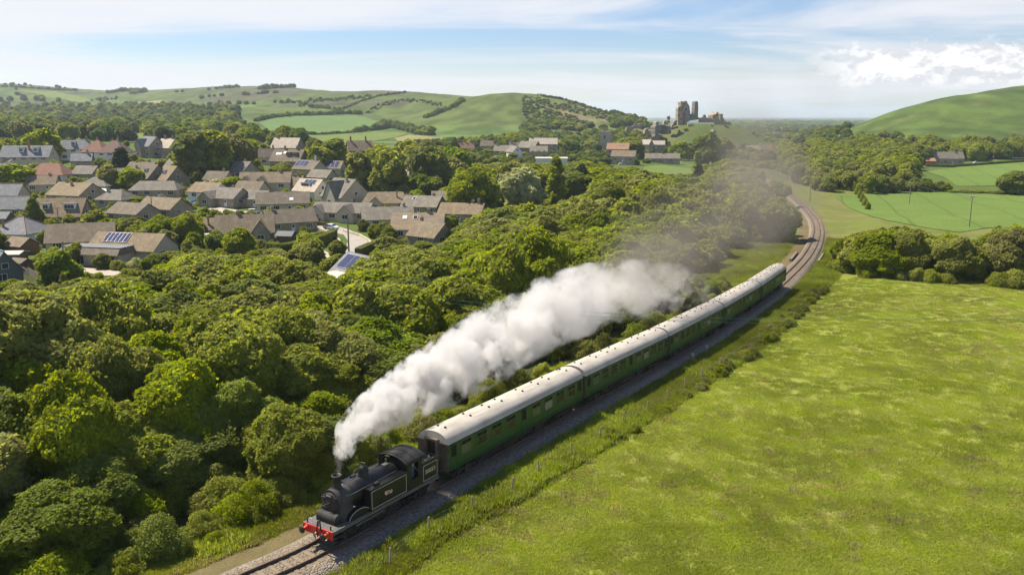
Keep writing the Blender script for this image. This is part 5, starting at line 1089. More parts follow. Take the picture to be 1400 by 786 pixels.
def describe(t_):
    c = COLN[t_['k']]; z = t_['zone']; n = 'shrub' if is_bush(t_) else 'tree'
    sz = ('small ' if t_['h'] < 3.2 else 'tall ' if t_['h'] > 11 else '') if n == 'tree' else ('low ' if t_['h'] < 1.2 else '')
    if z in ('wood', 'bank', 'fenceline'):
        b = min(LAND, key=lambda q: (q[0]-t_['x'])**2+(q[1]-t_['y'])**2); l = lateral([t_['x']], [t_['y']])[0][0]
        row = 'on the meadow fence line near' if z == 'fenceline' else 'on the railway bank beside' if z == 'bank' else 'at the wood edge beside' if l > -13 else 'in the second rank of wood beside' if l > -21 else 'deep in the wood level with' if l > -50 else 'at the village side of the wood level with'
        return f'{sz}{c} {n} {row} {b[2]}', row
    if z == 'village':
        b = min(HB, key=lambda q: (q[0]-t_['x'])**2+(q[1]-t_['y'])**2); dy = t_['y']-b[1]; dx = t_['x']-b[0]
        rel = ('in front of' if dy < 0 else 'behind') if abs(dy) > abs(dx) else ('left of' if dx < 0 else 'right of'); return f'{sz}{c} garden {n} {rel} the {b[7]}', 'garden'
    ph = {'belt': 'in the tree belt below the castle village', 'behind': 'in the tree belt behind the village houses', 'hillwood': 'in the wood under the right-hand hill', 'thicket': 'in the thicket across the top of the meadow', 'fieldhedge': 'in the hedge line between the right-hand fields'}[z]
    if z in ('belt', 'behind', 'hillwood', 'thicket'):
        px = proj(t_['x'], t_['y'], t_['z'])[0]; b = min(HB, key=lambda q: (q[0]-t_['x'])**2+(q[1]-t_['y'])**2)
        if z in ('belt', 'behind') and math.hypot(b[0]-t_['x'], b[1]-t_['y']) < 60: ph += f' near the {b[7]}'
        elif z in ('thicket', 'hillwood'): ph += ', ' + ('left end' if px < 1190 else 'middle part' if px < 1300 else 'right end')
    return f'{sz}{c} {n} {ph}', ph
CAPL = lambda s: ' '.join(s.split()[:16])
MATS = {}
def plant(t_, i):
    sh = t_['s']; v_ = i % NVAR[sh]; nh, nw = NOM[sh]; lod = 'near' if t_['y'] < 78 else 'mid' if t_['y'] < 260 else 'far'
    bush = is_bush(t_); nm = 'bush' if bush else {'cone': 'conifer', 'poplar': 'poplar'}.get(sh, 'broadleaf_tree')
    e = empty(nm, (t_['x'], t_['y'], t_['z']-.15), rnd.uniform(0, 6.28)); a = t_['w']/nw; e.scale = (a*rnd.uniform(.9, 1.1), a*rnd.uniform(.9, 1.1), t_['h']/nh)
    lab, grp = describe(t_)
    tag(e, CAPL(t_['label'] or lab), 'shrub' if bush else 'tree', None if t_['label'] else (('shrubs ' if bush else 'trees ')+grp))
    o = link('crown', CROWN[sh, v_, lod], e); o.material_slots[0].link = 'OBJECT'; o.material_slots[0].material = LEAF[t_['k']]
    link('stem' if bush else 'trunk', CROWN[sh, v_, 'trunk'], e)
NT_, NB_ = 292, 292
for i, t_ in enumerate(trees[:NT_]): plant(t_, i)
for i, t_ in enumerate(bushes[:NB_]): plant(t_, i)

# ---- masses: points that carry crowns
def scatter(name, pts, label, protos):
    """pts: (x, y, z, sx, sz, proto index)"""
    pts = np.array(pts, float); me = bpy.data.meshes.new(name); me.vertices.add(len(pts)); me.vertices.foreach_set('co', pts[:, :3].astype(np.float32).ravel())
    for an, ty, dat in (('pscale', 'FLOAT_VECTOR', np.c_[pts[:, 3], pts[:, 3], pts[:, 4]]), ('prot', 'FLOAT_VECTOR', np.c_[np.zeros((len(pts), 2)), NR.uniform(0, 6.28, len(pts))])):
        at = me.attributes.new(an, ty, 'POINT'); at.data.foreach_set('vector', dat.astype(np.float32).ravel())
    at = me.attributes.new('pidx', 'INT', 'POINT'); at.data.foreach_set('value', pts[:, 5].astype(np.int32))
    pc = bpy.data.collections.new(name+'_kinds')
    for k, (msh, mt) in enumerate(protos):
        o = bpy.data.objects.new(f'{name}_{k:02d}', msh); pc.objects.link(o)
        o.material_slots[0].link = 'OBJECT'; o.material_slots[0].material = mt
    ob = link(name, me); ng = bpy.data.node_groups.new(name, 'GeometryNodeTree')
    ng.interface.new_socket('Geometry', in_out='INPUT', socket_type='NodeSocketGeometry'); ng.interface.new_socket('Geometry', in_out='OUTPUT', socket_type='NodeSocketGeometry')
    N = ng.nodes; gi = N.new('NodeGroupInput'); go = N.new('NodeGroupOutput'); ip = N.new('GeometryNodeInstanceOnPoints'); ci = N.new('GeometryNodeCollectionInfo')
    ci.inputs['Collection'].default_value = pc; ci.inputs['Separate Children'].default_value = True; ci.inputs['Reset Children'].default_value = True
    def na(n_, ty): x = N.new('GeometryNodeInputNamedAttribute'); x.data_type = ty; x.inputs['Name'].default_value = n_; return x.outputs['Attribute']
    ip.inputs['Pick Instance'].default_value = True; lk = ng.links.new
    lk(gi.outputs[0], ip.inputs['Points']); lk(ci.outputs[0], ip.inputs['Instance']); lk(na('pidx', 'INT'), ip.inputs['Instance Index'])
    lk(na('prot', 'FLOAT_VECTOR'), ip.inputs['Rotation']); lk(na('pscale', 'FLOAT_VECTOR'), ip.inputs['Scale']); lk(ip.outputs[0], go.inputs[0])
    md = ob.modifiers.new('scatter', 'NODES'); md.node_group = ng
    return tag(ob, label, kind='stuff')
PK = ['mid', 'bright', 'olive', 'dark', 'rust']
def protos_for(shape, lod, kinds): return [(CROWN[shape, v_, lod], LEAF[k]) for k in kinds for v_ in range(min(3, NVAR[shape]))]
pm_, pf = protos_for('round', 'mid', PK), protos_for('round', 'far', PK)
def pts_of(lst, nom):
    out = []
    for t_ in lst:
        k = t_['k'] if t_['k'] in PK else 'mid'; out.append((t_['x'], t_['y'], t_['z']-.15, t_['w']/nom[1], t_['h']/nom[0], PK.index(k)*3+rnd.randrange(3)))
    return out
rest = trees[NT_:]; off = [t_ for t_ in TREES if not inframe(t_) and not is_bush(t_)]
if rest: scatter('wood', pts_of(rest, NOM['round'])+pts_of(off, NOM['round']), 'rest of the mixed green wood filling the valley floor', pf)
if bushes[NB_:]: scatter('undergrowth', pts_of(bushes[NB_:], NOM['bush']), 'small scrub on the banks and between the gardens', protos_for('bush', 'mid', PK))
# far woods of the left valley, hedges and scrub on the downs
far = []; DK = ['distant', 'dark', 'mid', 'olive']; pd = protos_for('round', 'far', DK)
def fadd(x, y, h, w, k=None): far.append((x, y, H1(x, y)-.3, w/9, h/10, (rnd.choice((0, 0, 0, 1, 2, 3)) if k is None else k)*3+rnd.randrange(3)))
FIELDS_PX = [z2((215, 272), (300, 242), (560, 229), (700, 229), (860, 262), (800, 297), (560, 332), (290, 326)), z2((120, 316), (290, 328), (560, 338), (940, 316), (1200, 336), (1376, 362), (1290, 398), (980, 386), (800, 374), (560, 387), (300, 372)), z1((600, 340), (760, 320), (930, 336), (900, 364), (760, 370)), z1((540, 178), (700, 158), (905, 148), (800, 174), (600, 192)), z1((890, 196), (1000, 178), (1115, 172), (1000, 198)), z1((1010, 212), (1150, 186), (1376, 174), (1376, 192), (1150, 202)), z1((95, 90), (300, 98), (495, 148), (440, 165), (200, 120)), z1((0, 308), (60, 310), (120, 335), (60, 347), (0, 342)), z1((310, 303), (420, 303), (540, 316), (480, 337), (340, 330))]
y = 520.0
while y < 2100:
    st = 11+y*.004; x = -0.75*y
    while x < -0.02*y:
        xx, yy = x+NR.uniform(-.45, .45)*st, y+NR.uniform(-.45, .45)*st*1.6; z = H1(xx, yy); px, py = proj(xx, yy, z)
        lim = lin([(-60, 136), (0, 137), (60, 137), (100, 141), (200, 146), (300, 151), (360, 158), (400, 168), (620, 196)], px)
        if -60 < px < 470 and py > lim-2*NR.random() and not any(inpoly(px, py, f_) for f_ in FIELDS_PX) and fbm(xx/170, yy/170, 123) > .44 and not (px > 330 and py > 150 and py < 187):
            h = NR.uniform(8, 13); fadd(xx, yy, h, h*NR.uniform(.9, 1.2))
        elif -60 < px < 470 and py < lim and fbm(xx/90, yy/90, 133) > .68 and z > 15 and not any(inpoly(px, py, f_) for f_ in FIELDS_PX):
            h = NR.uniform(4, 8); fadd(xx, yy, h, h*1.3)
        x += st
    y += st*1.3
def hedge_line(pts, h0, h1, dense, jx=0.5, k=None):
    for a, b in zip(pts[:-1], pts[1:]):
        n = max(1, int(math.hypot(b[0]-a[0], b[1]-a[1])*dense))
        for i in range(n):
            f = (i+NR.random())/n; q = on_ground(a[0]+(b[0]-a[0])*f+NR.uniform(-jx, jx), a[1]+(b[1]-a[1])*f+NR.uniform(-jx, jx)*.3); h = NR.uniform(h0, h1); 
            if q.y < 2900: h *= NR.uniform(.45, 1.0); fadd(q.x, q.y, h*.8, h*.95, k)
hedge_line(z2((130, 312), (300, 328), (500, 332), (660, 326), (740, 318)), 3, 5, .9)
hedge_line(z2((740, 318), (850, 305), (920, 290), (1000, 310), (1060, 330), (1140, 338)), 8, 14, .55, 2.0)
hedge_line(z2((840, 305), (900, 285), (1000, 305), (1130, 335)), 9, 14, .4, 2.5)
hedge_line(z2((190, 262), (300, 240), (420, 230), (560, 226), (700, 220), (760, 225)), 5, 10, .8, 1.0)
hedge_line(z2((600, 215), (680, 190), (760, 155), (860, 125), (1000, 108)), 4, 7, .8, .6)
hedge_line(z2((1105, 245), (1160, 225), (1240, 195), (1310, 155)), 6, 11, .9, 1.5)
hedge_line(z2((420, 185), (500, 150), (640, 145), (760, 135), (820, 130)), 4, 8, .8, 5)
hedge_line(z2((300, 165), (400, 160), (520, 190), (640, 200)), 5, 10, .5, 4)
hedge_line(z2((800, 215), (880, 175), (960, 150), (1100, 155), (1200, 175)), 3, 6, .9, 6)
hedge_line(z2((215, 90), (280, 83), (400, 79), (520, 79), (640, 87), (710, 97)), 10, 15, .9, .6)
hedge_line(z1((0, 74), (150, 82), (300, 92), (420, 97)), 6, 10, .5, .8)
hedge_line(z1((580, 108), (640, 100), (720, 97), (790, 102), (700, 112)), 8, 14, 1.2, 2)
for k in range(420):
    px, py = NR.uniform(630, 905), NR.uniform(207, 227); q = on_ground(px, py); h = NR.uniform(2.5, 6); top = proj(q.x, q.y, q.z+h)[1]
    if q.y < 700 and not (872 < px < 950 and py > 222) and not any(abs(q.x-b[0])+abs(q.y-b[1]) < b[2]+3 for b in HB) and not any(b[1] > q.y and b[3]-3 < px < b[4]+3 and top < b[6]-.4*(b[6]-b[5]) for b in HB): fadd(q.x, q.y, h, h*1.15)
hedge_line(z1((0, 330), (150, 330), (300, 300), (420, 300)), 6, 10, .35, 3)
# foot of the hill behind the old village, scrub on the hill's steep end
for k in range(900):
    px, py = NR.uniform(545, 915), NR.uniform(186, 212); q = on_ground(px, py)
    if q.y > 1100 or q.y < 520 or any(abs(q.x-b[0])+abs(q.y-b[1]) < b[2]+5 for b in HB): continue
    if any(inpoly(px, py, f_) for f_ in FIELDS_PX): continue
    h = NR.uniform(7, 12); top = proj(q.x, q.y, q.z+h)[1]
    if top < lin([(545, 190), (640, 186), (700, 180), (760, 178), (850, 172), (915, 188)], px) or any(b[1] > q.y and b[3]-4 < px < b[4]+4 and top < b[6]-3 for b in HB): continue
    fadd(q.x, q.y, h, h)
for k in range(1500):
    px, py = NR.uniform(715, 880), NR.uniform(130, 190); q = on_ground(px, py)
    if q.y > 1400 or fbm(q.x/55+q.y/80, q.y/70, 143) < .46: continue
    h = NR.uniform(1.2, 3.6) if py < 172 else NR.uniform(3, 8); fadd(q.x, q.y, h, h*1.5, rnd.choice((0, 1, 3)))
for px in np.arange(742, 884, 1.6):
    py = lin([(742, 130), (770, 134), (800, 143), (830, 154), (850, 160), (884, 168)], px); q = on_ground(px, py+2.5); h = NR.uniform(1.5, 4) if px < 835 else NR.uniform(6, 10); fadd(q.x, q.y, h, h*1.3)
for k in range(120):
    px, py = NR.uniform(835, 935), NR.uniform(163, 176); q = on_ground(px, py)
    if q.y < 830 or math.hypot((q.x-172)/75, (q.y-815)/95) < 1: continue
    h = NR.uniform(7, 11); fadd(q.x, q.y, h, h*1.1)
for k in range(150):
    a = NR.uniform(0, 2*PI); r_ = NR.uniform(.35, 1.05); xx, yy = 172+math.cos(a)*r_*(62 if math.cos(a) < 0 else 100), 815+math.sin(a)*r_*95
    if yy < 830 and fbm(xx/14, yy/14, 163) > .47 and not any(abs(xx-b[0])+abs(yy-b[1]) < b[2]+3 for b in HB): h = NR.uniform(.8, 2.6) if r_ < .8 else NR.uniform(2, 6); fadd(xx, yy, h, h*1.6)
# plain beyond the castle
y = 620.0
while y < 5200:
    st = 12+(y-600)*.011; x = .20*y
    while x < .50*y:
        xx, yy = x+NR.uniform(-.5, .5)*st, y+NR.uniform(-.5, .5)*st*1.5; z = H1(xx, yy); px, py = proj(xx, yy, z)
        cov = fbm(xx/200, yy/420, 153) > (.38 if y < 1200 else .46)
        if 985 < px < 1240 and z < 2 and cov and math.hypot((xx-172)/100, (yy-815)/120) > 1.05 and not (px > 1088 and y < 720):
            h = NR.uniform(8, 13)+max(0, (y-1500)*.002); fadd(xx, yy, h, (h*1.1)*(1+max(0, y-1200)/2500))
        x += st
    y += st*1.5
for k in range(60):
    px, py = NR.uniform(1095, 1160), 0; py = lin([(1095, 188), (1160, 172)], px)+NR.uniform(-1, 9); q = on_ground(px, py)
    if q.y < 1400: h = NR.uniform(7, 11); fadd(q.x, q.y, h, h*1.1)
print('FAR', len(far))
scatter('distant_woods', far, 'distant woods, hedgerows and hill scrub across the downs and plain', pd)

# ---- grass: tufts on verge and meadow
def tuft(seed, n, h, spread, mat):
    g = np.random.default_rng(seed); a = g.uniform(0, 2*PI, n); r = spread*np.sqrt(g.random(n)); bx, by = r*np.cos(a), r*np.sin(a); ln = h*g.uniform(.5, 1.1, n); th = g.uniform(0, 2*PI, n); w = .014*g.uniform(.7, 1.6, n)*(1+h)
    lx, ly = ln*.45*np.cos(th), ln*.45*np.sin(th); wx, wy = -np.sin(th)*w, np.cos(th)*w
    V = np.stack([np.c_[bx-wx, by-wy, np.full(n, -.05)], np.c_[bx+wx, by+wy, np.full(n, -.05)], np.c_[bx+lx*.5+wx*.7, by+ly*.5+wy*.7, ln*.65], np.c_[bx+lx, by+ly, ln]], 1).reshape(-1, 3)
    me = np_mesh('tuft', V, np.arange(4*n).reshape(n, 4), mat); at = me.attributes.new('lr', 'FLOAT', 'POINT'); at.data.foreach_set('value', np.repeat(g.random(n), 4)[:len(me.vertices)].astype(np.float32)); return me
tp = [(tuft(1, 90, .55, .45, LEAF['grass']), LEAF['grass']), (tuft(2, 110, .28, .7, LEAF['grass']), LEAF['grass']), (tuft(3, 80, .45, .6, LEAF['dry']), LEAF['dry']), (tuft(4, 100, .34, .65, LEAF['grass']), LEAF['bright']), (tuft(5, 120, .26, .8, LEAF['meadow']), LEAF['meadow'])]
gp = []; gg = np.random.default_rng(9)
NV = 36000; S = -20+190*gg.random(NV)**1.35; side = gg.random(NV) < .62; fl_ = fence_lat(S); u = gg.random(NV)
l = np.where(side, 2.55+u*(fl_-2.2), -(4.3+u*np.where(S < 72, 4.5, 14)))
P_ = np.c_[np.interp(S, ts, TL[:, 0]), np.interp(S, ts, TL[:, 1])]; D_ = np.c_[np.interp(S, ts, tdir[:, 0]), np.interp(S, ts, tdir[:, 1])]
X, Y = P_[:, 0]+D_[:, 1]*l, P_[:, 1]-D_[:, 0]*l; Z = Hgt(X, Y); nn = fbm(X/5, Y/5, 201); near_tr = np.where(side, l < 2.9, l > -5)
pi_ = np.where(near_tr & (gg.random(NV) < .5), 2, np.where(nn > .47, 3, np.where(gg.random(NV) < .6, 0, 1)))
sc_ = gg.uniform(.55, 1.25, NV)*np.where(near_tr, .55, 1.0)
gp += list(zip(X, Y, Z, sc_, sc_*gg.uniform(.7, 1.2, NV), pi_))
NM = 30000; Y = 40+112*gg.random(NM)**1.25; X = (gg.uniform(-.02, .66, NM))*(Y+18)-6; l, S, _ = lateral(X, Y); ok = (l > fence_lat(S)+.4) & (Y < 152); X, Y = X[ok], Y[ok]; Z = Hgt(X, Y)
a1, a2 = fbm(X/14, Y/14, 21), fbm(X/45, Y/45, 31); rr_ = gg.random(len(X)); pi_ = np.where(rr_ < .10*sstep(.42, .74, a1), 2, 4); sc_ = gg.uniform(.3, .95, len(X))
gp += list(zip(X, Y, Z, sc_*1.2, sc_*gg.uniform(.5, .9, len(X)), pi_))
scatter('grass', gp, 'long lush grass of the verge and rough tussocks in the meadow', tp)

# ---- clipped garden hedges
def clipped(pts, w, h, label):
    q = [on_ground(*p) for p in pts]; n = 0; e0 = q[0]; P = []; g = np.random.default_rng(len(label))
    V, Qd = [], []; segs = [(a, b, (b-a).length) for a, b in zip(q[:-1], q[1:])]; tot = sum(s_[2] for s_ in segs); cnt = int(tot*260)
    mb = MB(); top = MB()
    ring = []
    for i, p in enumerate(q):
        d = (q[min(i+1, len(q)-1)]-q[max(i-1, 0)]); d.z = 0; d.normalize(); nn_ = Vector((d.y, -d.x, 0))
        ring.append([tuple(p-e0+nn_*sx+Vector((0, 0, zz))) for sx, zz in ((-w/2, -.4), (w/2, -.4), (w/2*.94, h-.1), (-w/2*.94, h-.1))])
    mb.rings(ring, smooth=False); me0 = mb
    for (a, b, l_) in segs:
        m = int(cnt*l_/tot); f = g.random(m); base = np.array(a-e0)[None]+np.outer(f, np.array(b-a)); d = np.array((b-a)); d[2] = 0; d /= np.linalg.norm(d); nr_ = np.array((d[1], -d[0], 0)); face = g.random(m)
        up = face < w/(w+2*h); side = np.where(g.random(m) < .5, 1, -1)
        off_ = np.where(up, g.uniform(-.5, .5, m)*w, side*w/2); hz = np.where(up, h, g.random(m)*h)
        P0 = base+nr_[None]*off_[:, None]+np.array((0, 0, 1))[None]*hz[:, None]; nm = np.where(up[:, None], np.array((0, 0, 1.))[None], nr_[None]*side[:, None])+g.normal(size=(m, 3))*.35
        nm /= np.linalg.norm(nm, axis=1)[:, None]; aa = np.cross(nm, g.normal(size=(m, 3))); aa /= np.linalg.norm(aa, axis=1)[:, None]; bb = np.cross(nm, aa); s_ = .13*(.6+.8*g.random(m))[:, None]
        V.append(np.stack([P0-bb*s_, P0+aa*s_*.7, P0+bb*s_, P0-aa*s_*.7], 1).reshape(-1, 3))
    V = np.concatenate(V); Qd = np.arange(len(V)).reshape(-1, 4); nb = len(V); V = np.concatenate([V, np.array(me0.v)]); Qd = np.concatenate([Qd, np.array([f_ for f_ in me0.f])+nb])
    o = link('hedge', np_mesh('hedge', V, Qd, LEAF['hedge']), loc=e0); tag(o, label, 'hedge')
clipped([(368, 347), (385, 350), (402, 347), (420, 342), (440, 336), (457, 328)], 1.8, 2.5, 'long clipped hedge with a sunlit flat top curving below the lane')
clipped([(490, 352), (505, 345), (522, 339), (545, 336)], 1.6, 1.9, 'clipped hedge at the outer bend of the lane')
clipped([(262, 247), (285, 245), (290, 243)], 1.6, 2.4, 'square-cut hedge below the dormered stone house')
clipped([(300, 264), (322, 266), (336, 268)], 1.6, 2.2, 'dark clipped hedge behind the winged bungalow')
clipped([(424, 308), (440, 309), (456, 311)], 1.2, 1.0, 'low yellow-green hedge behind the white car')
clipped([(1266, 228), (1300, 229), (1345, 226), (1400, 222)], 2.0, 1.6, 'long trimmed field hedge in front of the farmhouse')

# ------------------------------------------------------------------ train
def text_mesh(txt, size, depth, mat, name='lettering'):
    cu = bpy.data.curves.new(name, 'FONT'); cu.body = txt; cu.size = size; cu.extrude = depth; cu.align_x = 'CENTER'; cu.align_y = 'CENTER'; cu.space_character = 1.12; cu.offset = size*.02
    o = bpy.data.objects.new(name, cu); COL.objects.link(o); bpy.context.view_layer.update()
    me = bpy.data.meshes.new_from_object(o.evaluated_get(bpy.context.evaluated_depsgraph_get())); bpy.data.objects.remove(o); bpy.data.curves.remove(cu)
    me.materials.clear(); me.materials.append(mat); return me
def vehicle_frame(s):
    p, d, z = track_at(s); return Vector((p[0], p[1], z)), math.atan2(d[0], -d[1])   # local +Y runs towards the camera end
# --- locomotive: +Y forward, x right of the driver; the side seen from the camera is its left, x < 0 ... see below
p0, d0, z0 = track_at(-10.9); p1, d1, z1_ = track_at(-0.7); fwd = Vector((p0[0]-p1[0], p0[1]-p1[1], z0-z1_)); cen = Vector(((p0[0]+p1[0])/2, (p0[1]+p1[1])/2, (z0+z1_)/2))
loco = empty('steam_locomotive', cen); loco.rotation_euler = fwd.to_track_quat('Y', 'Z').to_euler(); tag(loco, 'black tank steam locomotive with red buffer beam, number 30053, leading the train', 'locomotive')
B = lambda name, mb, mat, parent=loco, **k: mb.build(name, mat if not isinstance(mat, str) else M[mat], parent, **k)
mb = MB(); mb.box(-1.27, 1.27, -4.95, 4.95, 1.16, 1.24); mb.box(-1.27, -1.2, -4.95, 4.95, 1.02, 1.157); mb.box(1.2, 1.27, -4.95, 4.95, 1.02, 1.157); B('footplate', mb, 'deck')
mb = MB(); mb.box(-.62, -.56, -4.7, 4.8, .45, 1.155); mb.box(.56, .62, -4.7, 4.8, .45, 1.155); mb.box(-.55, .55, -4.6, 3.5, .8, 1.0); B('frame', mb, 'under')
mb = MB(); mb.box(-1.25, 1.25, 4.955, 5.03, .74, 1.25); bb = B('buffer_beam', mb, 'redpaint')
mb = MB(); mb.box(-1.25, 1.25, -5.03, -4.955, .74, 1.25); B('rear_buffer_beam', mb, 'under')
for sx in (-1, 1):
    mb = MB(); mb.lathe([(.17, 5.033), (.17, 5.1), (.115, 5.11), (.10, 5.35)], 14, 'y', (sx*.87, 0, 1.03)); bo = B('buffer', mb, 'redpaint', bb)
    mb = MB(); mb.lathe([(.07, 5.351), (.07, 5.42), (.23, 5.43), (.225, 5.47), (.1, 5.50)], 16, 'y', (sx*.87, 0, 1.03)); mb.build('buffer_head', M['black'], bo)
mb = MB(); mb.tube([(-.34, 5.05, 1.1), (-.34, 5.12, 1.75), (-.34, 5.16, 1.86), (-.30, 5.24, 1.80), (-.22, 5.28, 1.2), (-.2, 5.2, .8)], .045, 8); B('vacuum_pipe', mb, 'black')
mb = MB(); mb.tube([(0, 5.03, .98), (0, 5.2, .95), (0, 5.26, .85), (.02, 5.2, .7), (-.02, 5.24, .58)], .05, 8); mb.box(-.06, .06, 5.03, 5.1, .88, 1.08); B('coupling', mb, 'steel')
for x in (-.95, .1, 1.0):
    mb = MB(); mb.box(x-.03, x+.03, 4.82, 4.88, 1.243, 1.5); B('lamp_iron', mb, 'black')
mb = MB(); mb.lathe([(.2, 4.94), (.2, 4.965)], 20, 'y', (.62, 0, 1.48)); B('headcode_disc', mb, 'white')
# sandbox casing in front of the smokebox, smokebox, boiler
mb = MB(); mb.lathe([(.34, -.78), (.34, .78)], 20, 'x', (0, 4.02, 1.5)); mb.box(-.78, .78, 3.85, 4.35, 1.243, 1.5); B('sandbox', mb, 'smokebox')
sec = [(-.86, 1.243), (.86, 1.243), (.80, 1.75)]+[(.80*math.cos(a), 2.36+.80*math.sin(a)) for a in np.linspace(-.3, PI+.3, 22)]+[(-.80, 1.75)]
mb = MB(); mb.prism(sec, 2.75, 3.86, 'y'); sbx = B('smokebox', mb, 'smokebox')
mb = MB(); mb.lathe([(.64, 3.863), (.63, 3.92), (.45, 3.99), (.2, 4.03), (.02, 4.04)], 26, 'y', (0, 0, 2.36)); mb.lathe([(.06, 4.03), (.06, 4.12)], 10, 'y', (0, 0, 2.36)); mb.tube([(0, 4.1, 2.36), (-.2, 4.12, 2.5)], .022, 6); mb.tube([(0, 4.13, 2.36), (.24, 4.14, 2.3)], .022, 6)
for z in (2.05, 2.66): mb.box(.1, .66, 3.93, 4.02, z-.035, z+.035)
mb.box(-.3, .3, 3.995, 4.03, 2.735, 2.775); sd_ = B('smokebox_door', mb, 'soot', sbx)
mb = MB(); mb.box(-.30, .30, 4.0, 4.032, 2.78, 2.95); npl = mb.build('number_plate', M['gloss'], sbx); me = text_mesh('30053', .15, .004, M['white']); link('lettering', me, npl, loc=(0, 4.036, 2.865), rot=(PI/2, 0, PI))
mb = MB(); mb.lathe([(.70, -1.6), (.70, 2.748)], 32, 'y', (0, 0, 2.36)); boil = B('boiler', mb, 'black')
for y in (2.5, 1.75, .45, -.6):
    mb = MB(); mb.lathe([(.712, y-.03), (.712, y+.03)], 32, 'y', (0, 0, 2.36)); B('boiler_band', mb, 'gloss', boil)
mb = MB(); mb.lathe([(.42, 3.02), (.33, 3.12), (.255, 3.28), (.235, 3.55), (.255, 3.80), (.33, 3.86), (.335, 3.93), (.25, 3.95), (.23, 3.7)], 24, 'z', (0, 3.3, 0), caps=False); mb.lathe([(.228, 3.58), (.02, 3.58)], 24, 'z', (0, 3.3, 0)); B('chimney', mb, 'black')
for sx in (-1, 1):
    mb = MB()
    for y in np.arange(-1.6, 1.7, .3):
        for z in (1.3, 2.57): mb.lathe([(.016, sx*1.262), (.012, sx*1.275)], 6, 'x', (0, float(y), z))
    B('rivet_row', mb, 'gloss')
mb = MB(); mb.box(-.16, .16, -1.2, -.8, 3.0, 3.14); mb.lathe([(.05, 3.1), (.05, 3.34), (.08, 3.36), (.02, 3.42)], 10, 'z', (.12, -1.25, 0)); B('whistle_mount', mb, 'steel')
mb = MB(); mb.lathe([(.46, 2.92), (.37, 3.02), (.33, 3.13), (.33, 3.47), (.30, 3.60), (.20, 3.70), (.05, 3.74)], 24, 'z', (0, 1.0, 0)); dm = B('dome', mb, 'black')
mb = MB(); 
for sx in (-.09, .09): mb.lathe([(.045, 3.67), (.045, 3.88), (.06, 3.90), (.06, 3.94)], 10, 'z', (sx, 1.0, 0))
B('safety_valve', mb, 'steel', dm)
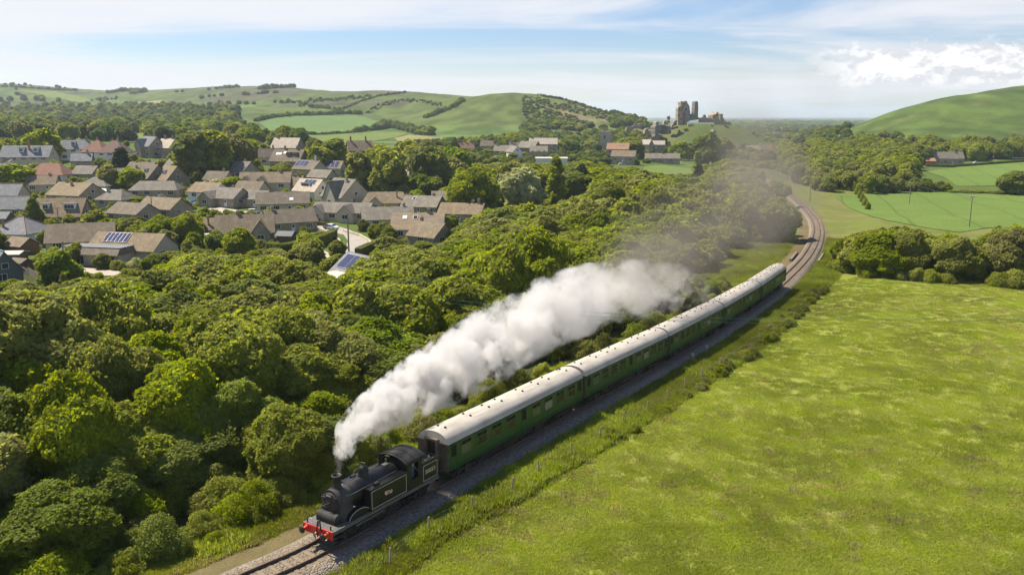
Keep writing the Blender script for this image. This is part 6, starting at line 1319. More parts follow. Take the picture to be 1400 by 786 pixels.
for sx in (-1, 1):
    mb = MB(); mb.tube([(sx*.78, -1.2, 2.78), (sx*.78, 2.9, 2.72), (sx*.5, 3.95, 2.8)], .022, 6); B('handrail', mb, 'steel')
    mb = MB(); mb.box(min(sx*.78, sx*1.26), max(sx*.78, sx*1.26), -1.75, 1.75, 1.243, 2.62); mb.box(min(sx*.76, sx*1.28), max(sx*.76, sx*1.28), -1.77, 1.77, 2.62, 2.67); mb.box(min(sx*.9, sx*1.1), max(sx*.9, sx*1.1), .7, 1.1, 2.67, 2.82); tk = B('side_tank', mb, 'gloss')
    X = sx*1.268
    def strip(a, b, mb_): mb_.box(min(X, X+sx*.006), max(X, X+sx*.006), min(a[0], b[0])-.016, max(a[0], b[0])+.016, min(a[1], b[1])-.016, max(a[1], b[1])+.016)
    mb = MB(); c_ = [(-1.6, 1.36), (1.62, 1.36), (1.62, 2.5), (-1.6, 2.5)]
    for i in range(4): strip(c_[i], c_[(i+1) % 4], mb)
    B('lining', mb, 'liner', tk)
    # wheel-and-lion style emblem
    mb = MB(); mb.lathe([(.14, X-.002*sx), (.14, X+.006*sx)], 18, 'x', (0, .1, 1.93)); em = B('emblem', mb, 'gold', tk); mb = MB(); mb.lathe([(.09, X+.007*sx), (.09, X+.010*sx)], 16, 'x', (0, .1, 1.90)); mb.build('emblem_disc', M['redpaint'], em)
    mb = MB(); mb.prism([(.24, 1.80), (.42, 1.86), (.46, 2.0), (.36, 2.12), (.26, 2.04)], X, X+.007*sx, 'x'); mb.prism([(-.22, 1.80), (-.04, 1.80), (-.06, 1.92), (-.2, 2.04), (-.26, 1.95)], X, X+.007*sx, 'x'); mb.build('emblem_side', M['gold'], em)
    # driving wheel splasher with lining, steps
    ar = [(2.55+.92*math.cos(a), 1.243+.55*math.sin(a)) for a in np.linspace(0, PI, 18)]
    mb = MB(); mb.prism(ar, min(sx*.86, sx*1.12), max(sx*.86, sx*1.12), 'x'); spl = B('splasher', mb, 'gloss'); mb = MB(); mb.tube([(sx*1.125, a, b-.05) for a, b in ar], .018, 5); B('lining', mb, 'liner', spl)
    for y in (-2.25, 4.3):
        mb = MB(); mb.box(min(sx*1.0, sx*1.3), max(sx*1.0, sx*1.3), y-.22, y+.22, .45, .49); mb.box(min(sx*1.0, sx*1.3), max(sx*1.0, sx*1.3), y-.22, y+.22, .78, .82); mb.box(min(sx*1.0, sx*1.03), max(sx*1.0, sx*1.03), y-.2, y+.2, .45, 1.16); B('step', mb, 'under')
    def wheel(y, r, nsp):
        mb = MB(); x0, x1 = sx*.69, sx*.80
        mb.lathe([(r*.86, x0), (r*1.05, x0-sx*.02), (r, x0), (r, x1), (r*.86, x1), (r*.86, x0)], 28, 'x', (0, y, r), caps=False)
        mb.lathe([(r*.18, x0), (r*.18, x1+sx*.03), (.02, x1+sx*.03)], 14, 'x', (0, y, r))
        for k in range(nsp):
            a = 2*PI*k/nsp; mb.tube([(sx*.745, y+r*.15*math.cos(a), r+r*.15*math.sin(a)), (sx*.745, y+r*.9*math.cos(a), r+r*.9*math.sin(a))], .035, 5)
        return B('wheel', mb, 'under')
    wheel(2.55, .85, 14); wheel(.25, .85, 14); wheel(-2.2, .46, 9); wheel(-3.8, .46, 9)
    mb = MB(); mb.box(min(sx*.86, sx*.91), max(sx*.86, sx*.91), .1, 2.7, .56, .68); B('coupling_rod', mb, 'steel')
    # cab side and bunker side
    mb = MB(); X0, X1 = sorted((sx*1.20, sx*1.26)); mb.box(X0, X1, -2.1, -1.753, 1.243, 3.18); mb.box(X0, X1, -2.85, -2.1, 1.243, 1.9); mb.box(X0, X1, -3.25, -2.85, 1.243, 3.18); mb.box(X0, X1, -2.85, -2.1, 2.98, 3.18); B('cab_side', mb, 'gloss')
    mb = MB(); X0, X1 = sorted((sx*1.18, sx*1.26)); mb.box(X0, X1, -4.93, -3.253, 1.243, 2.55); mb.box(X0, X1, -4.93, -3.253, 2.553, 2.68); bk = B('bunker_side', mb, 'gloss')
    mb = MB(); c_ = [(-4.8, 1.36), (-3.35, 1.36), (-3.35, 2.42), (-4.8, 2.42)]
    for i in range(4): strip(c_[i], c_[(i+1) % 4], mb)
    B('lining', mb, 'liner', bk); me = text_mesh('30053', .40, .004, M['gold']); link('lettering', me, bk, loc=(sx*1.266, -4.08, 1.92), rot=(PI/2, 0, sx*PI/2))
mb = MB(); mb.box(-1.195, 1.195, -1.80, -1.752, 2.4, 3.25); spf = B('cab_front', mb, 'gloss')
for sx in (-.72, .72):
    mb = MB(); mb.lathe([(.19, -1.750), (.19, -1.74)], 18, 'y', (sx, 0, 2.98)); B('spectacle_window', mb, 'pane', spf)
mb = MB(); mb.box(-1.195, 1.195, -3.25, -3.20, 1.243, 2.6); mb.box(-1.195, 1.195, -3.25, -3.20, 2.6, 3.2); B('cab_back', mb, 'gloss')
arc = [(1.34*math.sin(a), 3.18+.42*(math.cos(a*1.0)-math.cos(1.05))/(1-math.cos(1.05))) for a in np.linspace(-1.05, 1.05, 17)]
arc = [(x*1.35/1.1625, z) for x, z in arc]
mb = MB(); mb.rings([[(x, y, z) for x, z in arc]+[(x, y, z-.05) for x, z in reversed(arc)] for y in (-3.5, -1.5)], smooth=True); cr = B('cab_roof', mb, 'soot')
for y in (-3.2, -2.5, -1.8):
    mb = MB(); mb.rings([[(x*1.002, yy, z+.028) for x, z in arc]+[(x, yy, z+.002) for x, z in reversed(arc)] for yy in (y-.03, y+.03)], smooth=False); B('roof_rib', mb, 'soot', cr)
mb = MB(); mb.box(-1.175, 1.175, -4.93, -4.86, 1.243, 2.68); B('bunker_back', mb, 'gloss')
gc = np.random.default_rng(4); xs = np.linspace(-1.17, 1.17, 22); ys = np.linspace(-4.85, -3.27, 18)
V = [(x, y, 2.42+.38*math.exp(-(x/.8)**2)*(1-((y+4.0)/1.1)**2)+gc.uniform(-.09, .09)) for y in ys for x in xs]; q = [(j*22+i, j*22+i+1, (j+1)*22+i+1, (j+1)*22+i) for j in range(17) for i in range(21)]
mb = MB(); mb.add(V, q); B('coal', mb, 'coal')
mb = MB(); mb.box(-.5, .5, -1.9, -.2, .42, .8); mb.lathe([(.06, -1.3), (.06, 1.3)], 8, 'x', (0, -2.9, .7)); mb.box(-.9, .9, -4.4, -1.6, .52, .62); B('bogie_frame', mb, 'under')
mb = MB(); mb.box(-.42, .42, 3.4, 4.6, .5, 1.1); mb.lathe([(.2, 3.6), (.2, 4.75)], 14, 'y', (-.75, 0, .75)); mb.lathe([(.2, 3.6), (.2, 4.75)], 14, 'y', (.75, 0, .75)); B('cylinder_block', mb, 'under')

# --- driver leaning from the cab
def person(name, root, J, E_, rad, mats, label):
    me = bpy.data.meshes.new(name); me.from_pydata([Vector(j) for j in J], E_, []); o = bpy.data.objects.new(name, me); COL.objects.link(o)
    md = o.modifiers.new('skin', 'SKIN'); md.use_smooth_shade = True; o.modifiers.new('sub', 'SUBSURF').render_levels = 2; o.modifiers['sub'].levels = 2
    for i, v_ in enumerate(me.skin_vertices[0].data): v_.radius = rad[i] if isinstance(rad[i], tuple) else (rad[i], rad[i]); v_.use_root = (i == 0)
    bpy.context.view_layer.update(); m2 = bpy.data.meshes.new_from_object(o.evaluated_get(bpy.context.evaluated_depsgraph_get())); bpy.data.objects.remove(o)
    m2.materials.clear()
    for m_ in mats: m2.materials.append(m_)
    for pl in m2.polygons:
        c = pl.center; pl.material_index = 0 if c.z > 1.50 else (1 if c.z > .93 else 2); pl.use_smooth = True
    o = link(name, m2); o.matrix_world = root; return tag(o, label, 'person')
skin = mottled('skin', (0.50, 0.30, 0.22), (0.56, 0.34, 0.25), 4, .6, .3); overalls = mottled('blue_overalls', (0.05, 0.07, 0.12), (0.07, 0.09, 0.15), 4, .8, .2); capm = mottled('dark_cap', (.02, .02, .025), (.03, .03, .035), 4, .7, .2)
J = [(0, 0, .95), (0, 0, 1.15), (.02, 0, 1.38), (.05, 0, 1.50), (.09, 0, 1.60), (.11, 0, 1.72), (-.02, .09, .9), (-.03, .1, .5), (-.05, .1, .08), (.07, .1, .04), (-.02, -.09, .9), (-.03, -.1, .5), (-.05, -.1, .08), (.07, -.1, .04),
     (.03, .19, 1.40), (.16, .24, 1.18), (.34, .2, 1.12), (.42, .18, 1.10), (.03, -.19, 1.40), (.14, -.25, 1.18), (.30, -.2, 1.10), (.38, -.18, 1.08), (.19, 0, 1.65)]
E_ = [(0, 1), (1, 2), (2, 3), (3, 4), (4, 5), (0, 6), (6, 7), (7, 8), (8, 9), (0, 10), (10, 11), (11, 12), (12, 13), (2, 14), (14, 15), (15, 16), (16, 17), (2, 18), (18, 19), (19, 20), (20, 21), (4, 22)]
rad = [(.13, .17), (.12, .15), (.13, .18), .06, .095, .085, .085, .06, .045, .04, .085, .06, .045, .04, .065, .048, .036, .034, .065, .048, .036, .034, .018]
loco_m = Matrix.LocRotScale(cen, loco.rotation_euler, None)
dr = person('person', loco_m @ Matrix.Translation((-1.02, -2.48, 1.25)) @ Matrix.Rotation(PI, 4, 'Z'), [(x*1.0, y, z) for x, y, z in J], E_, rad, [skin, overalls, overalls], 'engine driver in dark blue overalls and cap leaning out of the cab')
mb = MB(); mb.lathe([(.105, 1.70), (.115, 1.74), (.11, 1.80), (.05, 1.82)], 14, 'z', (.10, 0, 0)); mb.box(.16, .26, -.07, .07, 1.705, 1.72); hat = mb.build('cap', capm, dr)

# --- coaches
M['windowframe'] = mottled('window_frame_green', (0.05, 0.10, 0.04), (0.065, 0.12, 0.05), 2, .4, .5)
LC, WC = 19.66, 2.74
def coach_profile(w, top=False):
    side = [(.97, 1.06), (1.0, 1.35), (1.0, 2.0), (.985, 2.6), (.955, 3.05)]
    return [(w/2*a, z) for a, z in side]
def make_coach():
    e = empty('railway_coach', (0, 0, 0)); pr = coach_profile(WC); h = LC/2
    full = pr+[(-x, z) for x, z in reversed(pr)]
    mb = MB(); mb.rings([[(x, y, z) for x, z in full] for y in (-h+.02, h-.02)], smooth=False); mb.build('body', M['green'], e)
    ra = [(1.335*math.cos(a), 3.053+.80*math.sin(a)**.85 if math.sin(a) > 0 else 3.053) for a in np.linspace(0, PI, 25)]
    ro = [(1.375, 3.06)]+[(1.33*math.cos(a), 3.06+.79*math.sin(a)) for a in np.linspace(.06, PI-.06, 23)]+[(-1.375, 3.06)]
    mb = MB(); mb.rings([[(x, y, z) for x, z in ro] for y in (-h-.06, -h+.4, 0, h-.4, h+.06)], smooth=True); rf = mb.build('roof', M['coachroof'], e)
    mb = MB()
    for sx in (-1, 1): mb.box(min(sx*1.345, sx*1.39), max(sx*1.345, sx*1.39), -h-.05, h+.05, 3.0, 3.058)
    mb.build('gutter', M['under'], rf)
    for i in range(8):
        y = -h+1.4+i*(LC-2.8)/7+(.45 if i % 3 == 1 else -.2)
        for sx in (-.32, .32):
            z = 3.06+.79*math.sqrt(1-(sx/1.33)**2); mb = MB(); mb.lathe([(.09, z-.05), (.09, z+.05), (.06, z+.09), (.02, z+.10)], 10, 'z', (sx, y, 0)); mb.build('roof_vent', M['under'], rf)
    mb = MB(); z = 3.06+.79*math.sqrt(1-(.75/1.33)**2); mb.tube([(.75, -h+.3, z+.04), (.75, -h+2.6, z+.04)], .03, 6); mb.tube([(.5, -h+.8, z+.2), (.2, -h+2.0, z+.26)], .03, 6); mb.build('water_pipe', M['under'], rf)
    for sy in (-1, 1):
        y0, y1 = sorted((sy*(h-.017), sy*(h+.03)))
        mb = MB(); mb.prism([(x*.985, z) for x, z in full[:5]]+[(x*.965, z-.03) for x, z in ro[1:-1]]+[(x*.985, z) for x, z in full[5:]], y0, y1, 'y'); en = mb.build('end_panel', M['endbrown'], e)
        mb = MB(); y0, y1 = sorted((sy*(h+.033), sy*(h+.33))); mb.box(-.55, -.42, y0, y1, 1.12, 3.2); mb.box(.42, .55, y0, y1, 1.12, 3.2); mb.box(-.55, .55, y0, y1, 3.2, 3.34); mb.box(-.55, .55, y0, y1, 1.0, 1.12); mb.build('gangway', M['endbrown'], en)
        mb = MB(); y0, y1 = sorted((sy*(h+.033), sy*(h+.06))); mb.box(-.415, .415, y0, y1, 1.125, 3.195); mb.build('gangway_door', M['soot'], en)
        for sx in (-1, 1):
            mb = MB(); mb.lathe([(.09, sy*(h+.03)), (.09, sy*(h+.28)), (.22, sy*(h+.29)), (.22, sy*(h+.33)), (.05, sy*(h+.335))], 12, 'y', (sx*.87, 0, 1.0)); mb.build('buffer', M['under'], e)
        bg = MB(); yb = sy*7.1
        for sx in (-1, 1): bg.box(min(sx*.95, sx*1.03), max(sx*.95, sx*1.03), yb-1.75, yb+1.75, .42, .70); bg.box(min(sx*.9, sx*1.12), max(sx*.9, sx*1.12), yb-1.45, yb-1.05, .36, .62); bg.box(min(sx*.9, sx*1.12), max(sx*.9, sx*1.12), yb+1.05, yb+1.45, .36, .62); bg.box(min(sx*.86, sx*1.1), max(sx*.86, sx*1.1), yb-.4, yb+.4, .25, .75)
        bg.box(-.9, .9, yb-.3, yb+.3, .45, .85); bo = bg.build('bogie', M['under'], e)
        for wy in (-1.28, 1.28):
            mb = MB()
            for sx in (-1, 1): mb.lathe([(.48, sx*.68), (.455, sx*.70), (.455, sx*.81), (.3, sx*.80), (.02, sx*.80)], 22, 'x', (0, yb+wy, .456))
            mb.lathe([(.07, -.68), (.07, .68)], 8, 'x', (0, yb+wy, .456)); mb.build('wheel', M['under'], bo)
    mb = MB(); mb.box(-1.2, 1.2, -h+.1, h-.1, .92, 1.057); mb.box(-1.05, -.98, -4.2, 4.2, .55, .92); mb.box(.98, 1.05, -4.2, 4.2, .55, .92)
    for y, w_, x0, x1 in ((-2.6, 1.2, -1.15, -.5), (1.8, 1.6, -1.15, -.45), (2.4, 1.3, .5, 1.15), (-1.2, 1.7, .45, 1.15)): mb.box(x0, x1, y-w_/2, y+w_/2, .42, .918)
    mb.build('underframe', M['under'], e)
    fm = MB(); fw, fh = 1.22, .92
    for a, b, c, d in ((-fw/2-.05, -fw/2, 0, fh), (fw/2, fw/2+.05, 0, fh), (-fw/2-.05, fw/2+.05, -.05, 0), (-fw/2-.05, fw/2+.05, fh, fh+.05), (-fw/2, fw/2, fh*.66, fh*.66+.035)): fm.box(-.012, .022, a, b, c, d)
    fm.box(-.012, .02, -.02, .02, fh*.70, fh); fme = fm.mesh('window', M['windowframe'])
    pm_ = MB(); pm_.box(-.01, .006, -fw/2, fw/2, 0, fh*.66); pmm = pm_.mesh('pane', M['coachglass']); vm = MB(); vm.box(-.01, .004, -fw/2, fw/2, fh*.66+.036, fh); vmm = vm.mesh('ventilator', M['vent'])
    dmb = MB(); dmb.box(-.01, .010, -.36, -.345, -.85, 1.0); dmb.box(-.01, .010, .345, .36, -.85, 1.0); dmb.box(-.01, .010, -.36, .36, -.865, -.85); dmb.box(-.012, .02, -.27, -.24, .1, .92); dmb.box(-.012, .02, .24, .27, .1, .92); dmb.box(-.012, .02, -.27, .27, .07, .1); dmb.box(-.012, .02, -.27, .27, .92, .95); dmm = dmb.mesh('door', M['green'])
    dp = MB(); dp.box(-.01, .005, -.24, .24, .1, .92); dpm = dp.mesh('pane', M['vent']); hm = MB(); hm.box(.0, .05, .28, .33, -.05, .0); hmm = hm.mesh('handle', M['steel'])
    for sx in (-1, 1):
        for y in (-7.75, -5.8, -3.85, -1.9, 1.9, 3.85, 5.8, 7.75):
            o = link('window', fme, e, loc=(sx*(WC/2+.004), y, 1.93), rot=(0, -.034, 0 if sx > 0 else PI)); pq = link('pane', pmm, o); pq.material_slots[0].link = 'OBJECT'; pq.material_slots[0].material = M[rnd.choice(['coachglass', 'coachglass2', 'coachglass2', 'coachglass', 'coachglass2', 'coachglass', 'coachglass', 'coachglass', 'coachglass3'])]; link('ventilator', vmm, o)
        for y in (-9.25, 0, 9.25):
            o = link('door', dmm, e, loc=(sx*(WC/2+.003), y, 1.95), rot=(0, -.020, 0 if sx > 0 else PI)); link('pane', dpm, o); link('handle', hmm, o)
    return e
t = NT('coach_window_glass'); M['coachglass'] = t.done(t.princ((0.012, 0.014, 0.011), 0.05, .5))
t = NT('coach_ventilator_gap'); M['vent'] = t.done(t.princ((0.006, 0.006, 0.006), 0.35, .15)); t = NT('coach_glass_painted_light'); M['coachglass2'] = t.done(t.princ((0.075, 0.095, 0.045), 0.08, .5)); t = NT('coach_glass_pale_blind_and_reflection'); M['coachglass3'] = t.done(t.princ((0.17, 0.17, 0.145), 0.15, .6))  # lighter panes: light through them, pale reflections and blinds painted into the colour
c0 = make_coach(); index_children()
NAMES = ['green passenger coach with cream roof coupled right behind the black locomotive', 'second green passenger coach behind the locomotive, with patchy smoke stains on its cream roof', 'third green coach behind the locomotive, middle of the five', 'fourth green coach, next to last in the train on the curve', 'rearmost green coach at the tail of the train']
for i in range(5):
    c = c0 if i == 0 else copy_tree(c0); s = i*20.22
    pa, da, za = track_at(s+.15); pb, db, zb = track_at(s+.15+LC); A, Bv = Vector((pa[0], pa[1], za)), Vector((pb[0], pb[1], zb))
    c.location = (A+Bv)/2; c.rotation_euler = (A-Bv).to_track_quat('Y', 'Z').to_euler(); tag(c, NAMES[i], 'railway coach', 'coaches of the train')

# ------------------------------------------------------------------ utility poles and wires
def pole(px, pyb, hgt, label, arms=1, y=None, r=.13):
    q = on_ground(px, pyb) if y is None else at_y(px, pyb, y); e = empty('utility_pole', q, rnd.uniform(-.3, .3)); tag(e, label, 'utility pole', 'utility poles')
    mb = MB(); mb.lathe([(r*1.25, -.5), (r, hgt*.5), (r*.8, hgt)], 10); mb.build('shaft', M['pole'], e)
    for k in range(arms):
        mb = MB(); z = hgt-.25-k*.6; mb.box(-1.0, 1.0, -.22, -.10, z-.07, z+.07); a = mb.build('crossarm', M['pole'], e)
        for x in (-.85, 0, .85): mb = MB(); mb.lathe([(.05, z+.07), (.09, z+.12), (.09, z+.2), (.03, z+.28)], 8, 'z', (x, -.16, 0)); mb.build('insulator', M['white'], a)
    return q+Vector((0, 0, hgt))
a1 = pole(1325, 310.5, 8.0, 'wooden utility pole standing in the crop field, the larger and nearer one'); a2 = pole(1243, 279, 8.0, 'wooden utility pole in the crop field, middle of the three'); a3 = pole(1175, 257, 8.0, 'farthest small utility pole before the wooded slope', y=470)
b0 = pole(477, 345, 8.6, 'tall wooden pole beside the pale lane near the white car', 0, r=.16)
b1 = pole(82, 322, 7.0, 'utility pole in front of the dormer chalet', 1); b2 = pole(209, 301, 6.5, 'dark pole at the right corner of the white-windowed bungalow', 0); b3 = pole(255, 290, 7.5, 'thin pole left of the winged bungalow drive', 0); b4 = pole(90, 378, 6.5, 'dark pole behind the golden conifer', 0); b5 = pole(1107, 276, 7.0, 'thin dark signal pole right of the track near the trees', 0)
b6 = pole(196, 268, 7, 'thin pole in front of the long low bungalow', 0)
def wire(pts, r, name, label, mat, sag=.8, cat='cable'):
    P = []
    for a, b in zip(pts[:-1], pts[1:]):
        for k in range(17 if b is pts[-1] else 16): f = k/16; p = a.lerp(b, f); P.append((p.x, p.y, p.z-4*sag*f*(1-f)))
    mb = MB(); o0 = Vector(P[0]); mb.tube([Vector(p)-o0 for p in P], r, 5); return tag(mb.build(name, M[mat], None, o0), label, cat)
far_off = at_y(1500, 330, 200); 
wire([Vector((far_off.x, far_off.y, H1(far_off.x, far_off.y)+8)), a1, a2, a3], .02, 'overhead_wire', 'thin wire strung along the field poles', 'wire', .9)
cl_, cr_ = at_y(505, 396, 92), at_y(1560, 420, 80)
for k, dz in enumerate((0, -.42)):
    wire([cl_+Vector((0, 0, dz)), cr_+Vector((0, 0, dz))], .013, 'overhead_cable', ['upper green overhead cable crossing above the train', 'lower green overhead cable crossing above the train'][k], 'cable', 2.2)
zg = H1(cr_.x, cr_.y); e = empty('utility_pole', (cr_.x, cr_.y, zg)); tag(e, 'pole at the right end of the green cables beyond the frame', 'utility pole', 'utility poles'); mb = MB(); mb.lathe([(.16, -.5), (.12, cr_.z-zg+.4)], 10); mb.build('shaft', M['pole'], e)
zg = H1(cl_.x, cl_.y); e = empty('utility_pole', (cl_.x, cl_.y, zg)); tag(e, 'pole hidden in the wood at the left end of the green cables', 'utility pole', 'utility poles'); mb = MB(); mb.lathe([(.16, -.5), (.12, cl_.z-zg+.3)], 10); mb.build('shaft', M['pole'], e)

# ------------------------------------------------------------------ cars and garden things
def car(px, py, yaw, col, label, van=False):
    q = on_ground(px, py); e = empty('van' if van else 'parked_car', q, R(yaw)); tag(e, label, 'van' if van else 'car', 'vehicles in the village'); mt = mottled('car_paint', col, tuple(x*.92 for x in col), 1, .25, .6)
    Lh, Wd, Ht = (2.4, .92, 2.1) if van else (2.05, .86, 1.48)
    if van: sec = [(-Lh, .35), (Lh, .35), (Lh, .95), (Lh-.25, 1.15), (Lh-.75, Ht-.1), (Lh-1.0, Ht), (-Lh, Ht)]
    else: sec = [(-Lh, .35), (Lh, .35), (Lh+.05, .6), (Lh-.05, .78), (Lh-.95, .98), (Lh-1.65, Ht-.06), (-.7, Ht), (-Lh+.75, Ht-.1), (-Lh+.12, 1.0), (-Lh-.02, .8)]
    mb = MB(); n = len(sec); mb.rings([[(x, y, z if z < 1 else .95+(z-.95)*1.0) for x, z in sec] for y in (-Wd, Wd)], smooth=False); o = mb.build('body', mt, e); bv = o.modifiers.new('bevel', 'BEVEL'); bv.width = .07; bv.segments = 3
    mb = MB()
    for sy in (-1, 1):
        y0, y1 = sorted((sy*(Wd+.003), sy*(Wd+.012)))
        if van: mb.prism([(Lh-1.35, 1.2), (Lh-.55, 1.2), (Lh-.95, Ht-.2), (Lh-1.35, Ht-.2)], y0, y1, 'y')
        else:
            mb.prism([(-Lh+.45, 1.02), (-.15, 1.02), (-.15, Ht-.14), (-Lh+.85, Ht-.16)], y0, y1, 'y'); mb.prism([(-.05, 1.02), (Lh-1.05, 1.02), (Lh-1.65, Ht-.16), (-.05, Ht-.14)], y0, y1, 'y')
    mb.build('side_glass', M['pane'], e)
    mb = MB()
    if van: mb.add([(Lh-.22, -.8, 1.2), (Lh-.22, .8, 1.2), (Lh-.70, .76, Ht-.16), (Lh-.70, -.76, Ht-.16)], [(0, 1, 2, 3)])
    else:
        mb.add([(Lh-.96, -.74, 1.03), (Lh-.96, .74, 1.03), (Lh-1.56, .68, Ht-.08), (Lh-1.56, -.68, Ht-.08)], [(0, 1, 2, 3)], M=Matrix.Translation((.03, 0, .02))); mb.add([(-Lh+.14, -.7, 1.06), (-Lh+.14, .7, 1.06), (-Lh+.68, .66, Ht-.14), (-Lh+.68, -.66, Ht-.14)], [(0, 3, 2, 1)], M=Matrix.Translation((-.03, 0, .02)))
    mb.build('windscreen', M['pane'], e)
    for sx in (-1.25, 1.3):
        for sy in (-1, 1):
            mb = MB(); mb.lathe([(.2, sy*(Wd-.18)), (.32, sy*(Wd-.18)), (.32, sy*(Wd+.012)), (.2, sy*(Wd+.014))], 16, 'y', (sx, 0, .32)); w_ = mb.build('wheel', M['soot'], e); mb = MB(); mb.lathe([(.19, sy*(Wd+.0)), (.17, sy*(Wd+.022)), (.02, sy*(Wd+.022))], 12, 'y', (sx, 0, .32)); mb.build('rim', M['alu'], w_)
    for sy in (-.6, .6):
        mb = MB(); mb.box(Lh-.04, Lh+.07, sy-.17, sy+.17, .62, .76); mb.build('headlight', M['alu'], e); mb = MB(); mb.box(-Lh-.05, -Lh+.05, sy-.14, sy+.14, .72, .92); mb.build('tail_light', M['redpaint'], e)
car(453, 314, -24, (.78, .78, .77), 'white hatchback on the pale lane in front of a bungalow')
car(302, 247, 10, (.55, .03, .05), 'red car parked by the grey stone-tiled house')
car(188, 240, 40, (.80, .80, .78), 'white van beside the bushes left of a steep chalet', True)
car(155, 287, 12, (.72, .74, .76), 'pale car parked in front of the pale-roofed bungalow')
car(262, 281, -30, (.10, .22, .45), 'blue car between two bungalows near the thin pole')
car(347, 293, 20, (.76, .76, .75), 'white car half hidden by shrubs in the bungalow drive')
car(428, 303, -15, (.04, .045, .05), 'black car parked at the gable of the bungalow behind the white car')
car(1335, 224, 5, (.76, .76, .75), 'tiny white vehicle on the field edge right of the farmhouse')
car(116, 321, -5, (.16, .26, .50), 'blue car behind the dark-roofed house')
car(850, 226, 15, (.70, .70, .70), 'tiny silver car by the brown house below the church')
# leaning close-board fence on the left
P = [on_ground(*p) for p in ((25, 374), (40, 378), (55, 385), (68, 392), (78, 396))]; e = empty('board_fence', P[0]); tag(e, 'pale weathered board fence stepping down beside the timber sheds', 'fence')
for a, b in zip(P[:-1], P[1:]):
    d = (b-a); L_ = d.xy.length; an = math.atan2(d.y, d.x); z = max(a.z, b.z)-a.z; mb = MB()
    for k in range(int(L_/.16)): mb.box(k*.16+.01, k*.16+.15, -.012, .012, -.3, 1.7+z*0+rnd.uniform(-.02, .02)-k*.012)
    for zz in (.4, 1.3): mb.box(0, L_, .014, .06, zz, zz+.08)
    mb.build('panel', M['post'], e, a-P[0], (0, 0, an)); mb = MB(); mb.box(-.05, .05, -.05, .05, -.4, 1.9); mb.build('post', M['post'], e, a-P[0], (0, 0, an))
# stone garden walls by the lane
def gwall(pts, h, label):
    P = [on_ground(*p) for p in pts]; ring = []
    for i, p in enumerate(P):
        d = P[min(i+1, len(P)-1)]-P[max(i-1, 0)]; d.z = 0; d.normalize(); n_ = Vector((d.y, -d.x, 0)); ring.append([tuple(p-P[0]+n_*sx+Vector((0, 0, z))) for sx, z in ((-.2, -.5), (.2, -.5), (.2, h), (-.2, h))])
    mb = MB(); mb.rings(ring, smooth=False); e = mb.build('garden_wall', M['stone_pale'], None, P[0]); tag(e, label, 'wall')
gwall([(424, 314), (440, 318), (456, 324), (464, 333), (470, 342)], .9, 'low pale stone wall along the inner side of the curving lane'); gwall([(420, 325), (432, 325), (448, 322)], .7, 'short stone wall between lawn and clipped hedge'); gwall([(470, 318), (492, 324), (505, 332), (510, 340)], .7, 'low stone wall on the outer side of the lane bend')
gwall([(300, 343), (330, 344), (352, 343)], .8, 'low garden wall in front of the stone cottage')
# parasol on the patio of the left-hand garden
q = on_ground(103, 381); e = empty('garden_parasol', q); tag(e, 'closed-up white garden canopy on the lawn below the solar bungalow', 'canopy'); mb = MB(); mb.rings([[(-1.5, -1.2, 1.7), (1.5, -1.2, 1.7), (1.5, 1.2, 1.7), (-1.5, 1.2, 1.7)], [(-.1, -.1, 2.5), (.1, -.1, 2.5), (.1, .1, 2.5), (-.1, .1, 2.5)]], smooth=False); mb.build('canopy', M['white'], e)
for sx in (-1.4, 1.4):
    for sy in (-1.1, 1.1): mb = MB(); mb.box(sx-.04, sx+.04, sy-.04, sy+.04, -.3, 1.699); mb.build('leg', M['alu'], e)
# a few cattle-pale dots on the hill pasture: grazing animals too far to tell

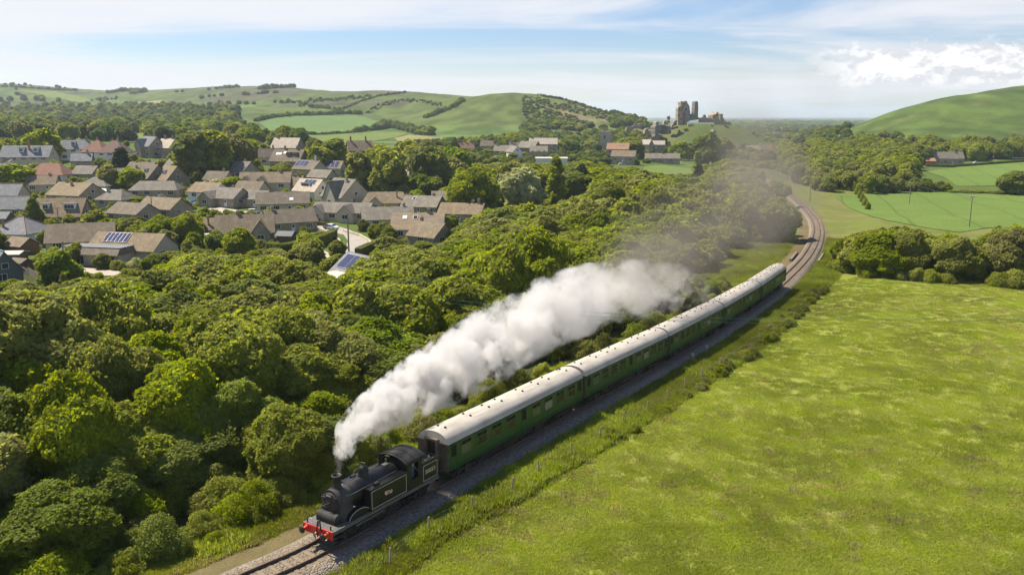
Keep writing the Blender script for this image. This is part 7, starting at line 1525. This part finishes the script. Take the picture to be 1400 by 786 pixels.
# ------------------------------------------------------------------ steam and smoke
def plume(name, label, spine, dens, col, noise_sc, step, amp, edge, dens_pts, aniso=0.25, flow=(1, 1, 1)):
    """spine: (px, py, y, radius m). A lumpy hull round the cloud; inside, density falls off from the middle line and is torn by noise."""
    P = [at_y(a, b, y) for a, b, y, r in spine]; Rr = [r for *_, r in spine]
    A, Bq = P[0], P[-1]; ax = (Bq-A); Lx = ax.length; q = ax.to_track_quat('X', 'Z'); Minv = q.inverted()
    loc = [Minv @ (p-A) for p in P]; X = np.array([l.x for l in loc]); X[0] = 0
    for i in range(1, len(X)): X[i] = max(X[i], X[i-1]+.25)
    Yl, Zl = np.array([l.y for l in loc]), np.array([l.z for l in loc])
    xs = np.unique(np.concatenate([np.linspace(0, X[-1], 90), np.linspace(0, X[min(3, len(X)-1)], 14)])); yy, z_, rr = pchip(X, Yl, xs), pchip(X, Zl, xs), pchip(X, np.array(Rr), xs)
    g = np.random.default_rng(3); V = []; n = 28
    for i, x in enumerate(xs):
        ring = []
        for j in range(n):
            a = 2*PI*j/n; b = 1.0+.34*(fbm(np.array([x/ (rr[i]*1.1+.4)+5]), np.array([3*math.cos(a)+3*math.sin(a)*1.7+11]), 17, 3)[0]-.35); ring.append((x, yy[i]+rr[i]*b*math.cos(a), z_[i]+rr[i]*b*math.sin(a)))
        V.append(ring)
    mb = MB(); mb.rings(V, smooth=True); t = NT(name+'_volume'); co = t.coord('Object'); s_ = t.n('ShaderNodeSeparateXYZ'); t.put(s_.inputs[0], co)
    fx = t.math('DIVIDE', s_.outputs[0], float(X[-1]), True)
    def curve(vals):
        lo, hi = float(min(vals)), float(max(vals)); hi = hi if hi > lo+1e-6 else lo+1; c = t.n('ShaderNodeFloatCurve'); cm = c.mapping.curves[0]
        pts = list(zip(X/X[-1], (np.array(vals)-lo)/(hi-lo)))
        for k, (a, b) in enumerate(pts):
            if k == 0: cm.points[0].location = (a, b); cm.points[1].location = (1, (vals[-1]-lo)/(hi-lo))
            elif k < len(pts)-1: cm.points.new(a, b)
        for p_ in cm.points: p_.handle_type = 'AUTO_CLAMPED'
        c.mapping.update(); t.put(c.inputs['Value'], fx); return t.math('ADD', t.math('MULTIPLY', c.outputs[0], hi-lo), lo)
    dy = t.math('SUBTRACT', s_.outputs[1], curve(Yl)); dz = t.math('SUBTRACT', s_.outputs[2], curve(Zl)); rad = curve(Rr)
    d = t.math('DIVIDE', t.math('SQRT', t.math('ADD', t.math('MULTIPLY', dy, dy), t.math('MULTIPLY', dz, dz))), rad)
    # noise lives in coordinates scaled by the local radius, so puffs grow as the cloud widens
    un = np.concatenate([[0], np.cumsum(np.diff(X)*2/(np.array(Rr)[1:]+np.array(Rr)[:-1]))])
    cb_ = t.n('ShaderNodeCombineXYZ'); t.put(cb_.inputs[0], curve(un)); t.put(cb_.inputs[1], t.math('DIVIDE', dy, rad)); t.put(cb_.inputs[2], t.math('DIVIDE', dz, rad)); nv = cb_.outputs[0]
    n1 = t.noise(t.map(nv, flow), noise_sc, 6, 0.60, 0.6); n2 = t.noise(t.map(nv, flow, loc=(7, 3, 1)), noise_sc*.42, 1, 0.5)
    body = t.math('SUBTRACT', 0.86, d); v = t.math('ADD', body, t.math('MULTIPLY', t.math('SUBTRACT', t.math('ADD', t.math('MULTIPLY', n1, .7), t.math('MULTIPLY', n2, .6)), .67), amp))
    den = t.math('MULTIPLY', t.ramp(v, 0.0, edge), curve(dens_pts)); den = t.math('MULTIPLY', den, t.ramp(d, .9, 1.0, 1.0, 0.0)); den = t.math('MULTIPLY', den, dens)
    pv = t.n('ShaderNodeVolumePrincipled'); pv.inputs['Color'].default_value = (*col, 1); pv.inputs['Anisotropy'].default_value = aniso; t.put(pv.inputs['Density'], den)
    t.t.links.new(pv.outputs[0], t.out.inputs['Volume']); t.m.volume_intersection_method if hasattr(t.m, 'volume_intersection_method') else None
    try: t.m.cycles.volume_step_rate = step; t.m.cycles.volume_interpolation = 'LINEAR'; t.m.cycles.homogeneous_volume = False
    except Exception as ex: print(ex)
    me = mb.mesh(name, t.m); bm = bmesh.new(); bm.from_mesh(me); bmesh.ops.remove_doubles(bm, verts=bm.verts, dist=1e-4); bmesh.ops.recalc_face_normals(bm, faces=bm.faces); print(name, 'volume', bm.calc_volume(signed=True), sum(not e_.is_manifold for e_ in bm.edges)); bm.to_mesh(me); bm.free()
    o = link(name, me, None, loc=A); o.rotation_euler = q.to_euler(); return tag(o, label, kind='stuff')
ch = loco_m @ Vector((0, 3.3, 3.75)); cpx = proj(*ch)
def lat_y(px, py, lat, y0=44, y1=140):
    """distance at which the line of sight through a picture point stands a given distance off the track"""
    ys = np.linspace(y0, y1, 400); r = ray(px, py); l = lateral(r[0]*ys/r[1], ys)[0]; k = np.argmax(l <= lat); return float(ys[k] if l[k] <= lat else y1)
SP = [(cpx[0], cpx[1], ch.y, .26), (cpx[0]+1, 636, ch.y+.1, .42), (cpx[0]+6, 616, ch.y+.5, .75)]
for (a, b, l_, rp) in [(475, 592, -1.6, 26), (500, 572, -2.4, 36), (543, 545, -3.6, 46), (590, 518, -4.8, 54), (645, 488, -6.0, 60), (700, 452, -7.0, 62), (755, 426, -7.6, 60), (810, 406, -8.0, 56), (865, 396, -8, 50), (915, 394, -7.5, 44), (955, 392, -7, 36)]:
    yv = lat_y(a, b, l_); SP.append((a, b, yv, rp*.90*yv/F))
print('STEAM', [tuple(round(v_, 1) for v_ in (*at_y(a, b, y), r)) for a, b, y, r in SP])
plume('steam', 'thick white steam billowing back from the locomotive chimney', SP,
      1.35, (.945, .925, .91), 2.3, 0.11, 5.4, .36, [.35, .45, .75, 1, 1, 1, .9, .7, .52, .36, .26, .18, .1, 0])
plume('smoke', 'thin brownish grey smoke drifting over the trees and up past the castle', [(790, 400, 88, 4), (850, 376, 94, 6.5), (905, 352, 102, 8.5), (950, 326, 112, 10), (990, 296, 126, 12), (1015, 262, 146, 14), (1030, 224, 172, 17), (1040, 180, 200, 20), (1046, 130, 225, 21), (1052, 60, 250, 24)],
      0.10, (.38, .34, .31), 1.5, 0.3, 6.0, 1.5, [.3, .6, .72, .6, .42, .28, .16, .09, .05, 0], .2)

# ------------------------------------------------------------------ haze
hz = MB(); hz.box(-4500, 6500, -70, 12000, -17.2, 140); t = NT('haze_air'); pv = t.n('ShaderNodeVolumePrincipled'); pv.inputs['Color'].default_value = (.74, .86, 1.0, 1); pv.inputs['Density'].default_value = HAZE; pv.inputs['Anisotropy'].default_value = .3
t.t.links.new(pv.outputs[0], t.out.inputs['Volume'])
try: t.m.cycles.homogeneous_volume = True
except Exception: pass
if HAZE > 0: tag(hz.build('haze', t.m), 'thin pale summer haze filling the valley', kind='stuff')
